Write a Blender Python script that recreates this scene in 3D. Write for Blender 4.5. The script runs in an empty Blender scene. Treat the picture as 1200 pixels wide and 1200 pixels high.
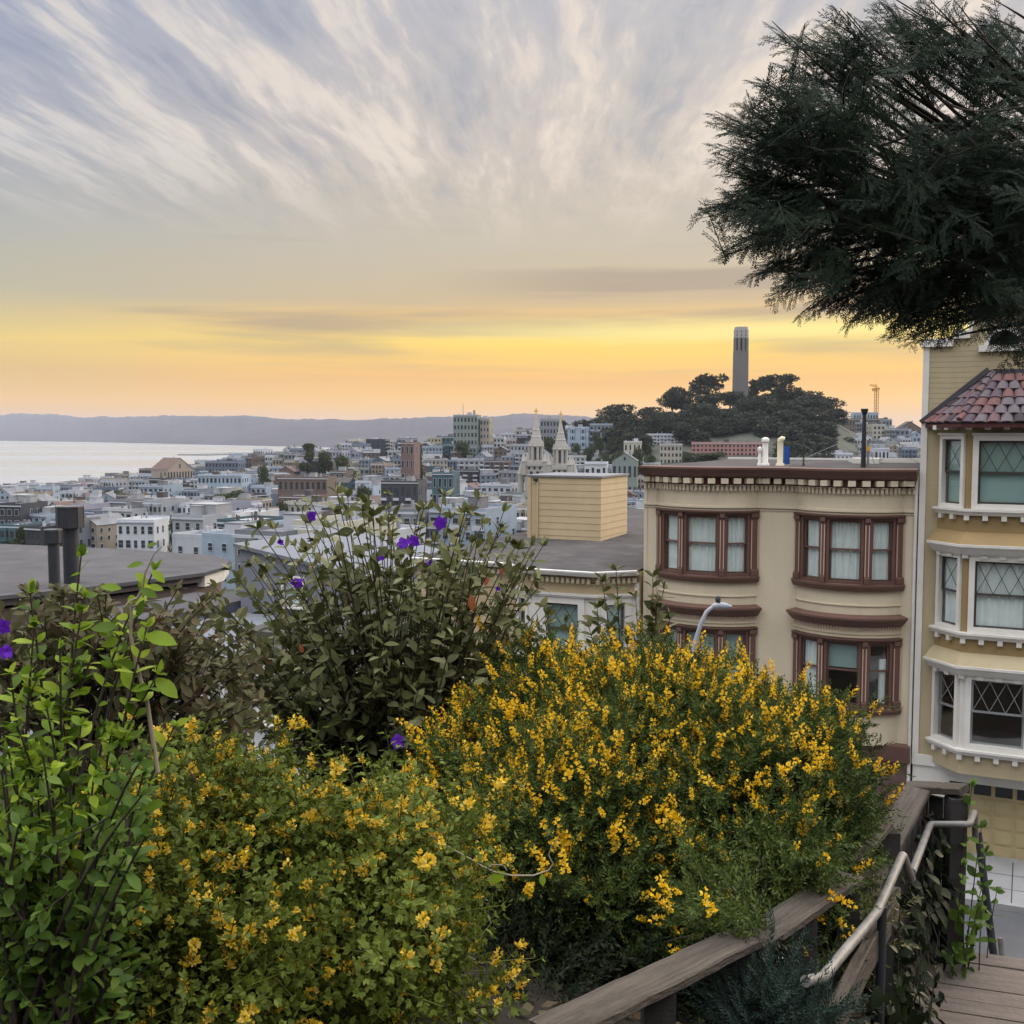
import bpy, math, random
import numpy as np
from mathutils import Vector, Matrix

random.seed(7)
RNG = np.random.default_rng(7)
scene = bpy.context.scene
COL = scene.collection
R = math.radians

# ------------------------------------------------------------------ camera
CAM = Vector((0.0, 0.0, 70.0))          # eye, metres above the bay
PITCH = R(4.21)
FPX = 1250.0                            # focal length in photo pixels (1200 wide)
cam_data = bpy.data.cameras.new('camera')
cam_data.sensor_width = 36.0
cam_data.lens = 36.0 * FPX / 1200.0
cam_data.clip_start = 0.05
cam_data.clip_end = 60000.0
cam = bpy.data.objects.new('camera', cam_data)
COL.objects.link(cam)
cam.location = CAM
cam.rotation_euler = (math.pi / 2 - PITCH, 0, 0)
scene.camera = cam

# ------------------------------------------------------------------ view
scene.view_settings.view_transform = 'Standard'
scene.view_settings.look = 'None'
scene.view_settings.exposure = 0.25
scene.view_settings.gamma = 1.0
scene.view_settings.use_curve_mapping = False
scene.render.engine = 'CYCLES'
scene.cycles.use_denoising = True
try:
    scene.cycles.denoiser = 'OPENIMAGEDENOISE'
    scene.cycles.denoising_input_passes = 'RGB_ALBEDO_NORMAL'
except Exception:
    pass
scene.cycles.max_bounces = 6
scene.cycles.diffuse_bounces = 3
scene.cycles.glossy_bounces = 3
scene.cycles.transmission_bounces = 4
scene.cycles.transparent_max_bounces = 8
scene.cycles.volume_bounces = 0
scene.cycles.caustics_reflective = False
scene.cycles.caustics_refractive = False

SUN_AZ = 50.0       # degrees to the right of the view axis
SUN_EL = 16.0


def S(r, g, b):
    """sRGB 0..255 to linear"""
    def f(c):
        c /= 255.0
        return c / 12.92 if c <= 0.04045 else ((c + 0.055) / 1.055) ** 2.4
    return (f(r), f(g), f(b), 1.0)


class NB:
    """small node-tree builder"""
    def __init__(self, nt):
        self.nt = nt
        nt.nodes.clear()

    def node(self, kind, **kw):
        n = self.nt.nodes.new(kind)
        for k, v in kw.items():
            setattr(n, k, v)
        return n

    def put(self, sock, v):
        if isinstance(v, bpy.types.NodeSocket):
            self.nt.links.new(v, sock)
        else:
            sock.default_value = v

    def math(self, op, a, b=0.0, c=None, clamp=False):
        n = self.node('ShaderNodeMath', operation=op)
        n.use_clamp = clamp
        self.put(n.inputs[0], a)
        self.put(n.inputs[1], b)
        if c is not None:
            self.put(n.inputs[2], c)
        return n.outputs[0]

    def mapr(self, v, a, b, c=0.0, d=1.0, smooth=True):
        n = self.node('ShaderNodeMapRange')
        n.interpolation_type = 'SMOOTHSTEP' if smooth else 'LINEAR'
        n.clamp = True
        self.put(n.inputs[0], v)
        for i, x in enumerate((a, b, c, d)):
            n.inputs[1 + i].default_value = x
        return n.outputs[0]

    def mix(self, f, a, b, mode='MIX'):
        n = self.node('ShaderNodeMix', data_type='RGBA', blend_type=mode)
        self.put(n.inputs[0], f)
        self.put(n.inputs[6], a)
        self.put(n.inputs[7], b)
        return n.outputs[2]

    def ramp(self, f, stops, interp='LINEAR'):
        n = self.node('ShaderNodeValToRGB')
        cr = n.color_ramp
        cr.interpolation = interp
        while len(cr.elements) < len(stops):
            cr.elements.new(0.5)
        for e, (p, c) in zip(cr.elements, stops):
            e.position = p
            e.color = c
        self.put(n.inputs[0], f)
        return n.outputs[0]

    def noise(self, vec, scale, detail=3.0, rough=0.5, dist=0.0):
        n = self.node('ShaderNodeTexNoise')
        if vec is not None:
            self.put(n.inputs['Vector'], vec)
        n.inputs['Scale'].default_value = scale
        n.inputs['Detail'].default_value = detail
        n.inputs['Roughness'].default_value = rough
        n.inputs['Distortion'].default_value = dist
        return n.outputs['Fac']

    def comb(self, x, y, z):
        n = self.node('ShaderNodeCombineXYZ')
        self.put(n.inputs[0], x)
        self.put(n.inputs[1], y)
        self.put(n.inputs[2], z)
        return n.outputs[0]


# ------------------------------------------------------------------ world: dawn sky with cirrus over a golden horizon
world = bpy.data.worlds.new('World')
scene.world = world
world.use_nodes = True


def build_world():
    b = NB(world.node_tree)
    tc = b.node('ShaderNodeTexCoord')
    sep = b.node('ShaderNodeSeparateXYZ')
    b.nt.links.new(tc.outputs['Generated'], sep.inputs[0])
    x, y, z = sep.outputs
    zc = b.math('MAXIMUM', z, 0.0)
    hyp = b.math('SQRT', b.math('ADD', b.math('MULTIPLY', x, x), b.math('MULTIPLY', y, y)))
    hyp = b.math('MAXIMUM', hyp, 1e-4)
    az0 = R(21.0)
    dawn = b.math('DIVIDE', b.math('ADD', b.math('MULTIPLY', x, math.sin(az0)), b.math('MULTIPLY', y, math.cos(az0))), hyp)
    azf = b.math('ARCTAN2', x, y)
    # horizontal bands low in the sky
    bandv = b.comb(b.math('MULTIPLY', azf, 1.6), b.math('MULTIPLY', zc, 26.0), 3.1)
    band = b.noise(bandv, 1.3, 5.0, 0.6, 0.5)
    zw = b.math('ADD', zc, b.math('MULTIPLY', b.math('SUBTRACT', band, 0.5), 0.022))
    zf = b.math('MULTIPLY', zw, 2.0, clamp=True)

    def st(pairs):
        return [(p * 2.0, S(*c)) for p, c in pairs]
    left = b.ramp(zf, st([(0.0, (232, 180, 122)), (0.03, (240, 190, 118)), (0.055, (218, 182, 116)), (0.08, (230, 198, 116)),
                          (0.098, (206, 188, 134)), (0.125, (184, 177, 152)), (0.17, (174, 173, 166)), (0.24, (164, 167, 178)), (0.38, (146, 156, 182)), (0.5, (176, 178, 186))]))
    right = b.ramp(zf, st([(0.0, (255, 186, 92)), (0.03, (255, 196, 88)), (0.05, (252, 186, 84)), (0.082, (255, 214, 84)),
                           (0.10, (246, 196, 100)), (0.12, (206, 178, 134)), (0.165, (198, 184, 160)), (0.25, (202, 190, 178)), (0.38, (186, 184, 188)), (0.5, (186, 186, 188))]))
    west = b.ramp(zf, st([(0.0, (186, 182, 178)), (0.2, (184, 183, 184)), (0.5, (186, 186, 190))]))
    f_r = b.mapr(dawn, 0.62, 0.99)
    f_w = b.mapr(dawn, 0.45, -0.35)
    base = b.mix(f_r, left, right)
    base = b.mix(f_w, base, west)
    # grey bars of stratus in front of the glow
    bar = b.mapr(b.noise(b.comb(b.math('MULTIPLY', azf, 1.1), b.math('MULTIPLY', zc, 17.0), 9.7), 1.6, 4.0, 0.55, 0.3), 0.52, 0.70)
    bar = b.math('MULTIPLY', bar, b.mapr(zc, 0.03, 0.10))
    bar = b.math('MULTIPLY', bar, b.mapr(zc, 0.21, 0.15))
    base = b.mix(b.math('MULTIPLY', bar, 0.7), base, S(160, 143, 124))
    wv = b.math('SUBTRACT', zc, b.math('MULTIPLY', b.math('SUBTRACT', band, 0.5), 0.05))
    bar2 = b.mapr(b.math('ABSOLUTE', b.math('SUBTRACT', wv, 0.136)), 0.017, 0.004)
    bar2 = b.math('MULTIPLY', bar2, b.mapr(azf, -0.12, 0.12))
    bar2 = b.math('MULTIPLY', bar2, b.mapr(azf, 0.40, 0.22))
    base = b.mix(b.math('MULTIPLY', bar2, 0.62), base, S(158, 140, 122))
    # bright slit of glow
    slit = b.mapr(b.math('ABSOLUTE', b.math('SUBTRACT', zw, 0.094)), 0.016, 0.0)
    slit = b.math('MULTIPLY', slit, b.mapr(dawn, 0.85, 1.0))
    base = b.mix(b.math('MULTIPLY', slit, 0.8), base, S(255, 236, 140))
    # cirrus streaks on a high flat layer, running away from the viewer
    zp = b.math('ADD', b.math('MAXIMUM', z, 0.04), 0.0)
    ca, sa = math.cos(R(3.0)), math.sin(R(3.0))
    u0 = b.math('DIVIDE', b.math('SUBTRACT', b.math('MULTIPLY', x, ca), b.math('MULTIPLY', y, sa)), zp)
    v0 = b.math('DIVIDE', b.math('ADD', b.math('MULTIPLY', x, sa), b.math('MULTIPLY', y, ca)), zp)
    wob = b.noise(b.comb(b.math('MULTIPLY', u0, 0.8), b.math('MULTIPLY', v0, 0.8), 1.3), 1.0, 3.0)
    u1 = b.math('ADD', u0, b.math('MULTIPLY', b.math('SUBTRACT', wob, 0.5), 0.22))
    s1 = b.noise(b.comb(b.math('MULTIPLY', u1, 3.7), b.math('MULTIPLY', v0, 0.46), 0.0), 1.0, 6.0, 0.58, 0.15)
    s2 = b.noise(b.comb(b.math('MULTIPLY', u1, 9.0), b.math('MULTIPLY', v0, 1.1), 5.0), 1.0, 5.0, 0.6, 0.25)
    s3 = b.noise(b.comb(b.math('MULTIPLY', u0, 0.9), b.math('MULTIPLY', v0, 0.5), 8.0), 1.0, 3.0, 0.5)
    s4 = b.noise(b.comb(b.math('MULTIPLY', u1, 17.0), b.math('MULTIPLY', v0, 3.2), 7.0), 1.0, 5.0, 0.65, 0.3)
    puff = b.noise(b.comb(b.math('MULTIPLY', u0, 5.0), b.math('MULTIPLY', v0, 3.0), 2.0), 1.0, 6.0, 0.62, 0.3)
    fr = b.mapr(azf, -0.15, 0.35)
    det = b.math('ADD', b.math('MULTIPLY', s2, b.math('SUBTRACT', 1.0, b.math('MULTIPLY', fr, 0.7))), b.math('MULTIPLY', puff, b.math('MULTIPLY', fr, 0.7)))
    st_ = b.math('ADD', b.math('ADD', b.math('MULTIPLY', s1, 0.55), b.math('MULTIPLY', det, 0.30)), b.math('ADD', b.math('MULTIPLY', s3, 0.10), b.math('MULTIPLY', s4, 0.17)))
    light = b.mapr(st_, 0.53, 0.65)
    dark = b.mapr(st_, 0.545, 0.44)
    mask = b.mapr(zc, 0.155, 0.26)
    cream = b.mix(f_r, S(214, 208, 202), S(236, 220, 202))
    base = b.mix(b.math('MULTIPLY', b.math('MULTIPLY', light, mask), 0.78), base, cream)
    shade = b.mix(f_r, S(128, 138, 162), S(152, 156, 166))
    base = b.mix(b.math('MULTIPLY', b.math('MULTIPLY', dark, mask), 0.60), base, shade)
    # the unseen sky overhead is brightened to light the facades
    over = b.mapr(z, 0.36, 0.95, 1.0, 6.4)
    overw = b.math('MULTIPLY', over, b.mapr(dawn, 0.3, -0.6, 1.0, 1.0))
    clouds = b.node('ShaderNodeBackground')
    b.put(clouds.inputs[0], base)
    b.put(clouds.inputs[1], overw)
    sky = b.node('ShaderNodeTexSky', sky_type='NISHITA')
    sky.sun_disc = False
    sky.sun_elevation = R(SUN_EL)
    sky.sun_rotation = R(SUN_AZ)
    sky.altitude = 70
    bg = b.node('ShaderNodeBackground')
    b.put(bg.inputs[0], sky.outputs[0])
    bg.inputs[1].default_value = 0.06
    mx = b.node('ShaderNodeMixShader')
    mx.inputs[0].default_value = 0.9
    b.nt.links.new(bg.outputs[0], mx.inputs[1])
    b.nt.links.new(clouds.outputs[0], mx.inputs[2])
    out = b.node('ShaderNodeOutputWorld')
    b.nt.links.new(mx.outputs[0], out.inputs[0])


build_world()

sun_data = bpy.data.lights.new('sun', 'SUN')
sun_data.energy = 1.6
sun_data.angle = R(12)
sun_data.color = (1.0, 0.80, 0.58)
sun = bpy.data.objects.new('sun', sun_data)
COL.objects.link(sun)
_d = Vector((math.sin(R(SUN_AZ)) * math.cos(R(SUN_EL)), math.cos(R(SUN_AZ)) * math.cos(R(SUN_EL)), math.sin(R(SUN_EL))))
sun.rotation_euler = (-_d).to_track_quat('-Z', 'Y').to_euler()

# ------------------------------------------------------------------ measuring: a photo pixel and a distance give a place
_cp, _sp = math.cos(PITCH), math.sin(PITCH)


def ray(px, py):
    u = (px - 600.0) / FPX
    v = (600.0 - py) / FPX
    return Vector((u, _cp + v * _sp, -_sp + v * _cp))


def P(px, py, Y):
    d = ray(px, py)
    return CAM + d * (Y / d.y)


def proj(p):
    d = Vector(p) - CAM
    f = d.y * _cp - d.z * _sp
    up = d.y * _sp + d.z * _cp
    return 600 + FPX * d.x / f, 600 - FPX * up / f


def sm(a, b, x):
    t = min(1.0, max(0.0, (x - a) / (b - a)))
    return t * t * (3 - 2 * t)


def lerp(a, b, t):
    return a + (b - a) * t


# ------------------------------------------------------------------ objects
def link(name, data, parent=None, loc=(0, 0, 0), rz=0.0):
    o = bpy.data.objects.new(name, data)
    COL.objects.link(o)
    o.location = loc
    o.rotation_euler = (0, 0, rz)
    if parent is not None:
        o.parent = parent
    return o


def tag(o, label=None, cat=None, group=None, kind=None):
    if label:
        o['label'] = label
    if cat:
        o['category'] = cat
    if group:
        o['group'] = group
    if kind:
        o['kind'] = kind
    return o


def thing(name, label, cat, loc=(0, 0, 0), rz=0.0, group=None):
    return tag(link(name, None, None, loc, rz), label, cat, group)


def dup(root, parent=None):
    c = root.copy()
    COL.objects.link(c)
    if parent is not None:
        c.parent = parent
    for ch in list(root.children):
        dup(ch, c)
    return c


class MB:
    """collects faces for ONE mesh object"""
    def __init__(self):
        self.v, self.f, self.m, self.s = [], [], [], []

    def face(self, pts, mi=0, smooth=False):
        n = len(self.v)
        self.v.extend([tuple(p) for p in pts])
        self.f.append(list(range(n, n + len(pts))))
        self.m.append(mi)
        self.s.append(smooth)

    def grid(self, rows, mi=0, smooth=False, close=False):
        """rows: equal-length lists of points"""
        n0, w = len(self.v), len(rows[0])
        for r in rows:
            self.v.extend([tuple(p) for p in r])
        for i in range(len(rows) - 1):
            for j in range(w if close else w - 1):
                k = (j + 1) % w
                self.f.append([n0 + i * w + j, n0 + i * w + k, n0 + (i + 1) * w + k, n0 + (i + 1) * w + j])
                self.m.append(mi)
                self.s.append(smooth)

    def obox(self, c, ax, ay, az, mi=0):
        """box from centre and three half-axis vectors"""
        c, ax, ay, az = Vector(c), Vector(ax), Vector(ay), Vector(az)
        p = [c + ax * i + ay * j + az * k for k in (-1, 1) for j in (-1, 1) for i in (-1, 1)]
        n = len(self.v)
        self.v.extend([tuple(q) for q in p])
        for q in ((0, 2, 3, 1), (4, 5, 7, 6), (0, 1, 5, 4), (2, 6, 7, 3), (0, 4, 6, 2), (1, 3, 7, 5)):
            self.f.append([n + i for i in q])
            self.m.append(mi)
            self.s.append(False)

    def box(self, x0, x1, y0, y1, z0, z1, mi=0):
        self.obox(((x0 + x1) / 2, (y0 + y1) / 2, (z0 + z1) / 2), ((x1 - x0) / 2, 0, 0), (0, (y1 - y0) / 2, 0), (0, 0, (z1 - z0) / 2), mi)

    def prism(self, pts, z0, z1, mi=0, top=None):
        """pts: plan outline, counter-clockwise"""
        n = len(pts)
        for i in range(n):
            a, b = pts[i], pts[(i + 1) % n]
            self.face([(a[0], a[1], z0), (b[0], b[1], z0), (b[0], b[1], z1), (a[0], a[1], z1)], mi)
        self.face([(p[0], p[1], z1) for p in pts], mi if top is None else top)
        self.face([(p[0], p[1], z0) for p in reversed(pts)], mi)

    def tube(self, pts, rad, n=6, mi=0, cap=True, smooth=True):
        pts = [Vector(p) for p in pts]
        if not hasattr(rad, '__len__'):
            rad = [rad] * len(pts)
        rows, nx = [], None
        for i, p in enumerate(pts):
            t = (pts[min(i + 1, len(pts) - 1)] - pts[max(i - 1, 0)])
            if t.length < 1e-9:
                t = Vector((0, 0, 1))
            t.normalize()
            if nx is None:
                nx = t.orthogonal().normalized()
            nx = (nx - t * nx.dot(t))
            nx = nx.normalized() if nx.length > 1e-6 else t.orthogonal().normalized()
            ny = t.cross(nx)
            rows.append([p + (nx * math.cos(2 * math.pi * k / n) + ny * math.sin(2 * math.pi * k / n)) * rad[i] for k in range(n)])
        self.grid(rows, mi, smooth, close=True)
        if cap:
            self.face(list(reversed(rows[0])), mi)
            self.face(rows[-1], mi)

    def lathe(self, prof, n=16, c=(0, 0), mi=0, smooth=True, a0=0.0):
        rows = [[(c[0] + r * math.cos(a0 + 2 * math.pi * k / n), c[1] + r * math.sin(a0 + 2 * math.pi * k / n), z) for k in range(n)] for r, z in prof]
        self.grid(rows, mi, smooth, close=True)
        if prof[-1][0] > 1e-4:
            self.face(rows[-1], mi)
        if prof[0][0] > 1e-4:
            self.face(list(reversed(rows[0])), mi)

    def sweep(self, path, prof, mi=0, smooth=False, caps=True):
        """profile (out, z) run along a plan path; 'out' is to the right-hand (street) side"""
        nv = offsets(path)
        rows = [[(p[0] + n[0] * o, p[1] + n[1] * o, z) for p, n in zip(path, nv)] for o, z in prof]
        self.grid(rows, mi, smooth)
        if caps and len(prof) > 2:
            self.face([r[0] for r in rows], mi)
            self.face([r[-1] for r in reversed(rows)], mi)

    def build(self, name, mats, parent=None, loc=(0, 0, 0), rz=0.0):
        me = bpy.data.meshes.new(name)
        me.from_pydata(self.v, [], self.f)
        if not isinstance(mats, (list, tuple)):
            mats = [mats]
        for m in mats:
            me.materials.append(m)
        me.polygons.foreach_set('material_index', self.m)
        me.polygons.foreach_set('use_smooth', self.s)
        me.update()
        return link(name, me, parent, loc, rz)


def offsets(path):
    """mitred right-hand normals along a plan path"""
    out = []
    k = len(path)
    for i in range(k):
        ns = []
        for a, b in ((i - 1, i), (i, i + 1)):
            if a < 0 or b >= k:
                continue
            tx, ty = path[b][0] - path[a][0], path[b][1] - path[a][1]
            L = math.hypot(tx, ty) or 1e-9
            ns.append((ty / L, -tx / L))
        if len(ns) == 1:
            out.append(ns[0])
        else:
            sx, sy = ns[0][0] + ns[1][0], ns[0][1] + ns[1][1]
            L2 = sx * sx + sy * sy
            f = min(2.0 / max(L2, 1e-6), 2.5)
            out.append((sx * f, sy * f))
    return out


def lap(z0, z1, course, out):
    """profile of lapped boards between two heights"""
    n = max(1, round((z1 - z0) / course))
    pr = []
    for i in range(n):
        a, b_ = lerp(z0, z1, i / n), lerp(z0, z1, (i + 1) / n)
        pr += [(out, a), (0.0, b_ - .001)]
    return pr


def stations(path, step, start=None):
    """points every `step` along a plan path with tangent and street-side normal"""
    res, acc = [], (step / 2 if start is None else start)
    for a, b in zip(path[:-1], path[1:]):
        L = math.hypot(b[0] - a[0], b[1] - a[1])
        t = ((b[0] - a[0]) / L, (b[1] - a[1]) / L)
        while acc < L:
            res.append((a[0] + t[0] * acc, a[1] + t[1] * acc, t, (t[1], -t[0])))
            acc += step
        acc -= L
    return res


# ------------------------------------------------------------------ materials
def mat(name, col, rough=0.7, var=0.12, vscale=2.0, bump=0.0, bscale=30.0, spec=0.3, stretch=(1, 1, 1), metal=0.0,
        objcol=False, stain=0.0, stain_col=(0.05, 0.045, 0.04, 1), lines=None, grain=0.0, gstretch=(1, 1, 1)):
    m = bpy.data.materials.new(name)
    m.use_nodes = True
    b = NB(m.node_tree)
    tc = b.node('ShaderNodeTexCoord')
    mp = b.node('ShaderNodeMapping')
    b.nt.links.new(tc.outputs['Object'], mp.inputs['Vector'])
    mp.inputs['Scale'].default_value = stretch
    vec = mp.outputs[0]
    if objcol:
        oi = b.node('ShaderNodeObjectInfo')
        base = oi.outputs['Color']
    else:
        base = tuple(col[:3])
    n1 = b.noise(vec, vscale, 5.0, 0.6)
    k = b.mapr(n1, 0.25, 0.75, 1.0 - var, 1.0 + var, smooth=False)
    vmul = b.node('ShaderNodeVectorMath', operation='SCALE')
    b.put(vmul.inputs[0], base)
    b.put(vmul.inputs['Scale'], k)
    c = vmul.outputs[0]
    if grain:
        mg = b.node('ShaderNodeMapping')
        b.nt.links.new(tc.outputs['Object'], mg.inputs['Vector'])
        mg.inputs['Scale'].default_value = gstretch
        g = b.noise(mg.outputs[0], 1.0, 6.0, 0.65)
        kg = b.mapr(g, 0.3, 0.7, 1.0 - grain, 1.0 + grain, smooth=False)
        v2 = b.node('ShaderNodeVectorMath', operation='SCALE')
        b.put(v2.inputs[0], c)
        b.put(v2.inputs['Scale'], kg)
        c = v2.outputs[0]
    if stain:
        n3 = b.noise(vec, vscale * 0.6, 6.0, 0.7)
        fs = b.math('MULTIPLY', b.mapr(n3, 0.52, 0.72), stain)
        c = b.mix(fs, c, stain_col)
    pr = b.node('ShaderNodeBsdfPrincipled')
    b.put(pr.inputs['Base Color'], c)
    rr = b.mapr(n1, 0.2, 0.8, max(0.02, rough - 0.08), min(1.0, rough + 0.08), smooth=False)
    b.put(pr.inputs['Roughness'], rr)
    pr.inputs['Metallic'].default_value = metal
    pr.inputs['Specular IOR Level'].default_value = spec
    if bump or lines:
        h = b.noise(vec, bscale, 4.0, 0.6)
        if lines:                       # (period, depth): lap-siding courses
            sp_ = b.node('ShaderNodeSeparateXYZ')
            b.nt.links.new(tc.outputs['Object'], sp_.inputs[0])
            fr = b.math('FRACT', b.math('DIVIDE', sp_.outputs[2], lines[0]))
            h = b.math('ADD', b.math('MULTIPLY', h, 0.15), b.math('MULTIPLY', b.math('SUBTRACT', 1.0, fr), lines[1]))
        bp = b.node('ShaderNodeBump')
        bp.inputs['Strength'].default_value = bump if bump else 0.5
        bp.inputs['Distance'].default_value = 0.02
        b.put(bp.inputs['Height'], h)
        b.nt.links.new(bp.outputs[0], pr.inputs['Normal'])
    out = b.node('ShaderNodeOutputMaterial')
    b.nt.links.new(pr.outputs[0], out.inputs[0])
    return m


def leafmat(name, stops, trans=0.25, rough=0.5, spec=0.35, tcol=None, clump=0.0, cscale=2.0):
    """colours picked leaf by leaf"""
    m = bpy.data.materials.new(name)
    m.use_nodes = True
    b = NB(m.node_tree)
    geo = b.node('ShaderNodeNewGeometry')
    rnd = geo.outputs['Random Per Island']
    f = rnd
    if clump:
        tc = b.node('ShaderNodeTexCoord')
        n = b.mapr(b.noise(tc.outputs['Object'], cscale, 3.0), 0.3, 0.7, 0, 1, smooth=False)
        f = b.math('ADD', b.math('MULTIPLY', rnd, 1 - clump), b.math('MULTIPLY', n, clump))
    k = len(stops)
    col = b.ramp(f, [(i / max(1, k - 1), tuple(c[:3]) + (1,)) for i, c in enumerate(stops)])
    pr = b.node('ShaderNodeBsdfPrincipled')
    b.put(pr.inputs['Base Color'], col)
    pr.inputs['Roughness'].default_value = rough
    pr.inputs['Specular IOR Level'].default_value = spec
    out = b.node('ShaderNodeOutputMaterial')
    if trans:
        tr = b.node('ShaderNodeBsdfTranslucent')
        b.put(tr.inputs[0], b.mix(0.6, col, tcol) if tcol else col)
        mx = b.node('ShaderNodeMixShader')
        mx.inputs[0].default_value = trans
        b.nt.links.new(pr.outputs[0], mx.inputs[1])
        b.nt.links.new(tr.outputs[0], mx.inputs[2])
        b.nt.links.new(mx.outputs[0], out.inputs[0])
    else:
        b.nt.links.new(pr.outputs[0], out.inputs[0])
    return m


def glassmat(name, tint=(0.8, 0.88, 0.88, 1), refl=0.10, gcol=(1, 1, 1, 1)):
    m = bpy.data.materials.new(name)
    m.use_nodes = True
    b = NB(m.node_tree)
    fr = b.node('ShaderNodeFresnel')
    geo = b.node('ShaderNodeNewGeometry')
    b.put(fr.inputs['IOR'], b.math('SUBTRACT', 1.5, b.math('MULTIPLY', geo.outputs['Backfacing'], 1.5 - 1 / 1.5)))
    tc = b.node('ShaderNodeTexCoord')
    nz = b.noise(tc.outputs['Object'], 1.3, 2.0)
    bp = b.node('ShaderNodeBump')
    bp.inputs['Strength'].default_value = 0.08
    bp.inputs['Distance'].default_value = 0.05
    b.put(bp.inputs['Height'], nz)
    tr = b.node('ShaderNodeBsdfTransparent')
    tr.inputs[0].default_value = tint
    gl = b.node('ShaderNodeBsdfGlossy')
    gl.inputs['Roughness'].default_value = 0.04
    gl.inputs['Color'].default_value = gcol
    b.nt.links.new(bp.outputs[0], gl.inputs['Normal'])
    mx = b.node('ShaderNodeMixShader')
    b.put(mx.inputs[0], b.math('ADD', b.math('MULTIPLY', fr.outputs[0], 1.3), refl, clamp=True))
    b.nt.links.new(tr.outputs[0], mx.inputs[1])
    b.nt.links.new(gl.outputs[0], mx.inputs[2])
    out = b.node('ShaderNodeOutputMaterial')
    b.nt.links.new(mx.outputs[0], out.inputs[0])
    return m


# ------------------------------------------------------------------ numpy instancing into ONE mesh (leaves, needles, petals)
def frames(dirs, ups=None, roll=None):
    """rotation matrices whose Y axis follows dirs; Z axis leans to ups"""
    d = dirs / np.maximum(np.linalg.norm(dirs, axis=1, keepdims=True), 1e-9)
    if ups is None:
        ups = np.tile(np.array([[0.0, 0.0, 1.0]]), (len(d), 1))
    x = np.cross(d, ups)
    bad = np.linalg.norm(x, axis=1) < 1e-3
    x[bad] = np.array([1.0, 0, 0])
    x /= np.linalg.norm(x, axis=1, keepdims=True)
    z = np.cross(x, d)
    if roll is not None:
        c, s = np.cos(roll)[:, None], np.sin(roll)[:, None]
        x, z = x * c + z * s, z * c - x * s
    return np.stack([x, d, z], axis=2)          # columns


class Leaves:
    def __init__(self):
        self.V, self.F, self.n = [], [], 0

    def add(self, tv, tf, pos, rot, scale):
        """tv (n,3), tf list of index tuples (all quads: (m,4))"""
        K = len(pos)
        if K == 0:
            return
        scale = np.asarray(scale, float)
        if scale.ndim == 1:
            scale = scale[:, None]
        pts = tv[None, :, :] * scale[:, None, :]
        pts = np.einsum('kij,knj->kni', rot, pts) + pos[:, None, :]
        self.V.append(pts.reshape(-1, 3))
        n = len(tv)
        f = tf[None, :, :] + (np.arange(K) * n)[:, None, None] + self.n
        self.F.append(f.reshape(-1, tf.shape[1]))
        self.n += K * n

    def build(self, name, material, parent=None, smooth=True):
        V = np.concatenate(self.V) if self.V else np.zeros((0, 3))
        me = bpy.data.meshes.new(name)
        me.vertices.add(len(V))
        me.vertices.foreach_set('co', V.astype(np.float32).ravel())
        nf = sum(len(f) for f in self.F)
        nl = sum(f.size for f in self.F)
        me.loops.add(nl)
        me.loops.foreach_set('vertex_index', np.concatenate([f.ravel() for f in self.F]).astype(np.int32))
        me.polygons.add(nf)
        tot = np.concatenate([np.full(len(f), f.shape[1]) for f in self.F])
        st = np.concatenate([[0], np.cumsum(tot)[:-1]])
        me.polygons.foreach_set('loop_start', st.astype(np.int32))
        if smooth:
            me.polygons.foreach_set('use_smooth', np.ones(nf, bool))
        me.update(calc_edges=True)
        me.materials.append(material)
        return link(name, me, parent)


def leaf_t(w=0.5, rows=5, fold=0.12, droop=0.15, shape=1.0):
    """unit-length leaf along +Y, folded on its midrib"""
    v, f = [], []
    for i in range(rows):
        t = i / (rows - 1)
        hw = 0.5 * w * (math.sin(math.pi * min(1, t ** shape * 0.96 + 0.03)) ** 0.8)
        z = -droop * t * t
        v += [(-hw, t, z + fold * hw * 2), (0, t, z), (hw, t, z + fold * hw * 2)]
    for i in range(rows - 1):
        a = i * 3
        f += [(a, a + 1, a + 4, a + 3), (a + 1, a + 2, a + 5, a + 4)]
    return np.array(v, float), np.array(f, int)


def sliver_t(w=0.3, fold=0.05):
    """cheap leaf: one folded diamond as two quads sharing the midrib"""
    v = [(0, 0, 0), (-w / 2, 0.5, fold), (0, 1, 0), (w / 2, 0.5, fold), (0, 0.5, 0)]
    f = [(0, 4, 2, 1), (0, 3, 2, 4)]
    return np.array(v, float), np.array(f, int)


def compose(parts):
    """merge (tv, tf, pos, rot, scale) lists into one template"""
    L = Leaves()
    for p in parts:
        L.add(*p)
    return np.concatenate(L.V), np.concatenate(L.F)


def unit(a):
    return a / np.maximum(np.linalg.norm(a, axis=-1, keepdims=True), 1e-9)

# ------------------------------------------------------------------ the street frame: facades stand on one line that comes nearer to the right
FR = Vector((10.4, 27.3))               # a point of the facade line
FD = Vector((0.9, -0.436)).normalized() # along it, to the right
FN = Vector((-FD.y, FD.x))              # into the houses
FYAW = math.atan2(FD.y, FD.x)


def sq(x, y):
    r = Vector((x, y)) - FR
    return r.dot(FD), -r.dot(FN)        # along, distance in front of the facades


def street_xy(s, q):
    p = FR + FD * s - FN * q
    return p.x, p.y


def street_z(s):
    return 59.0 + 0.022 * max(-45.0, min(30.0, s))


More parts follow.
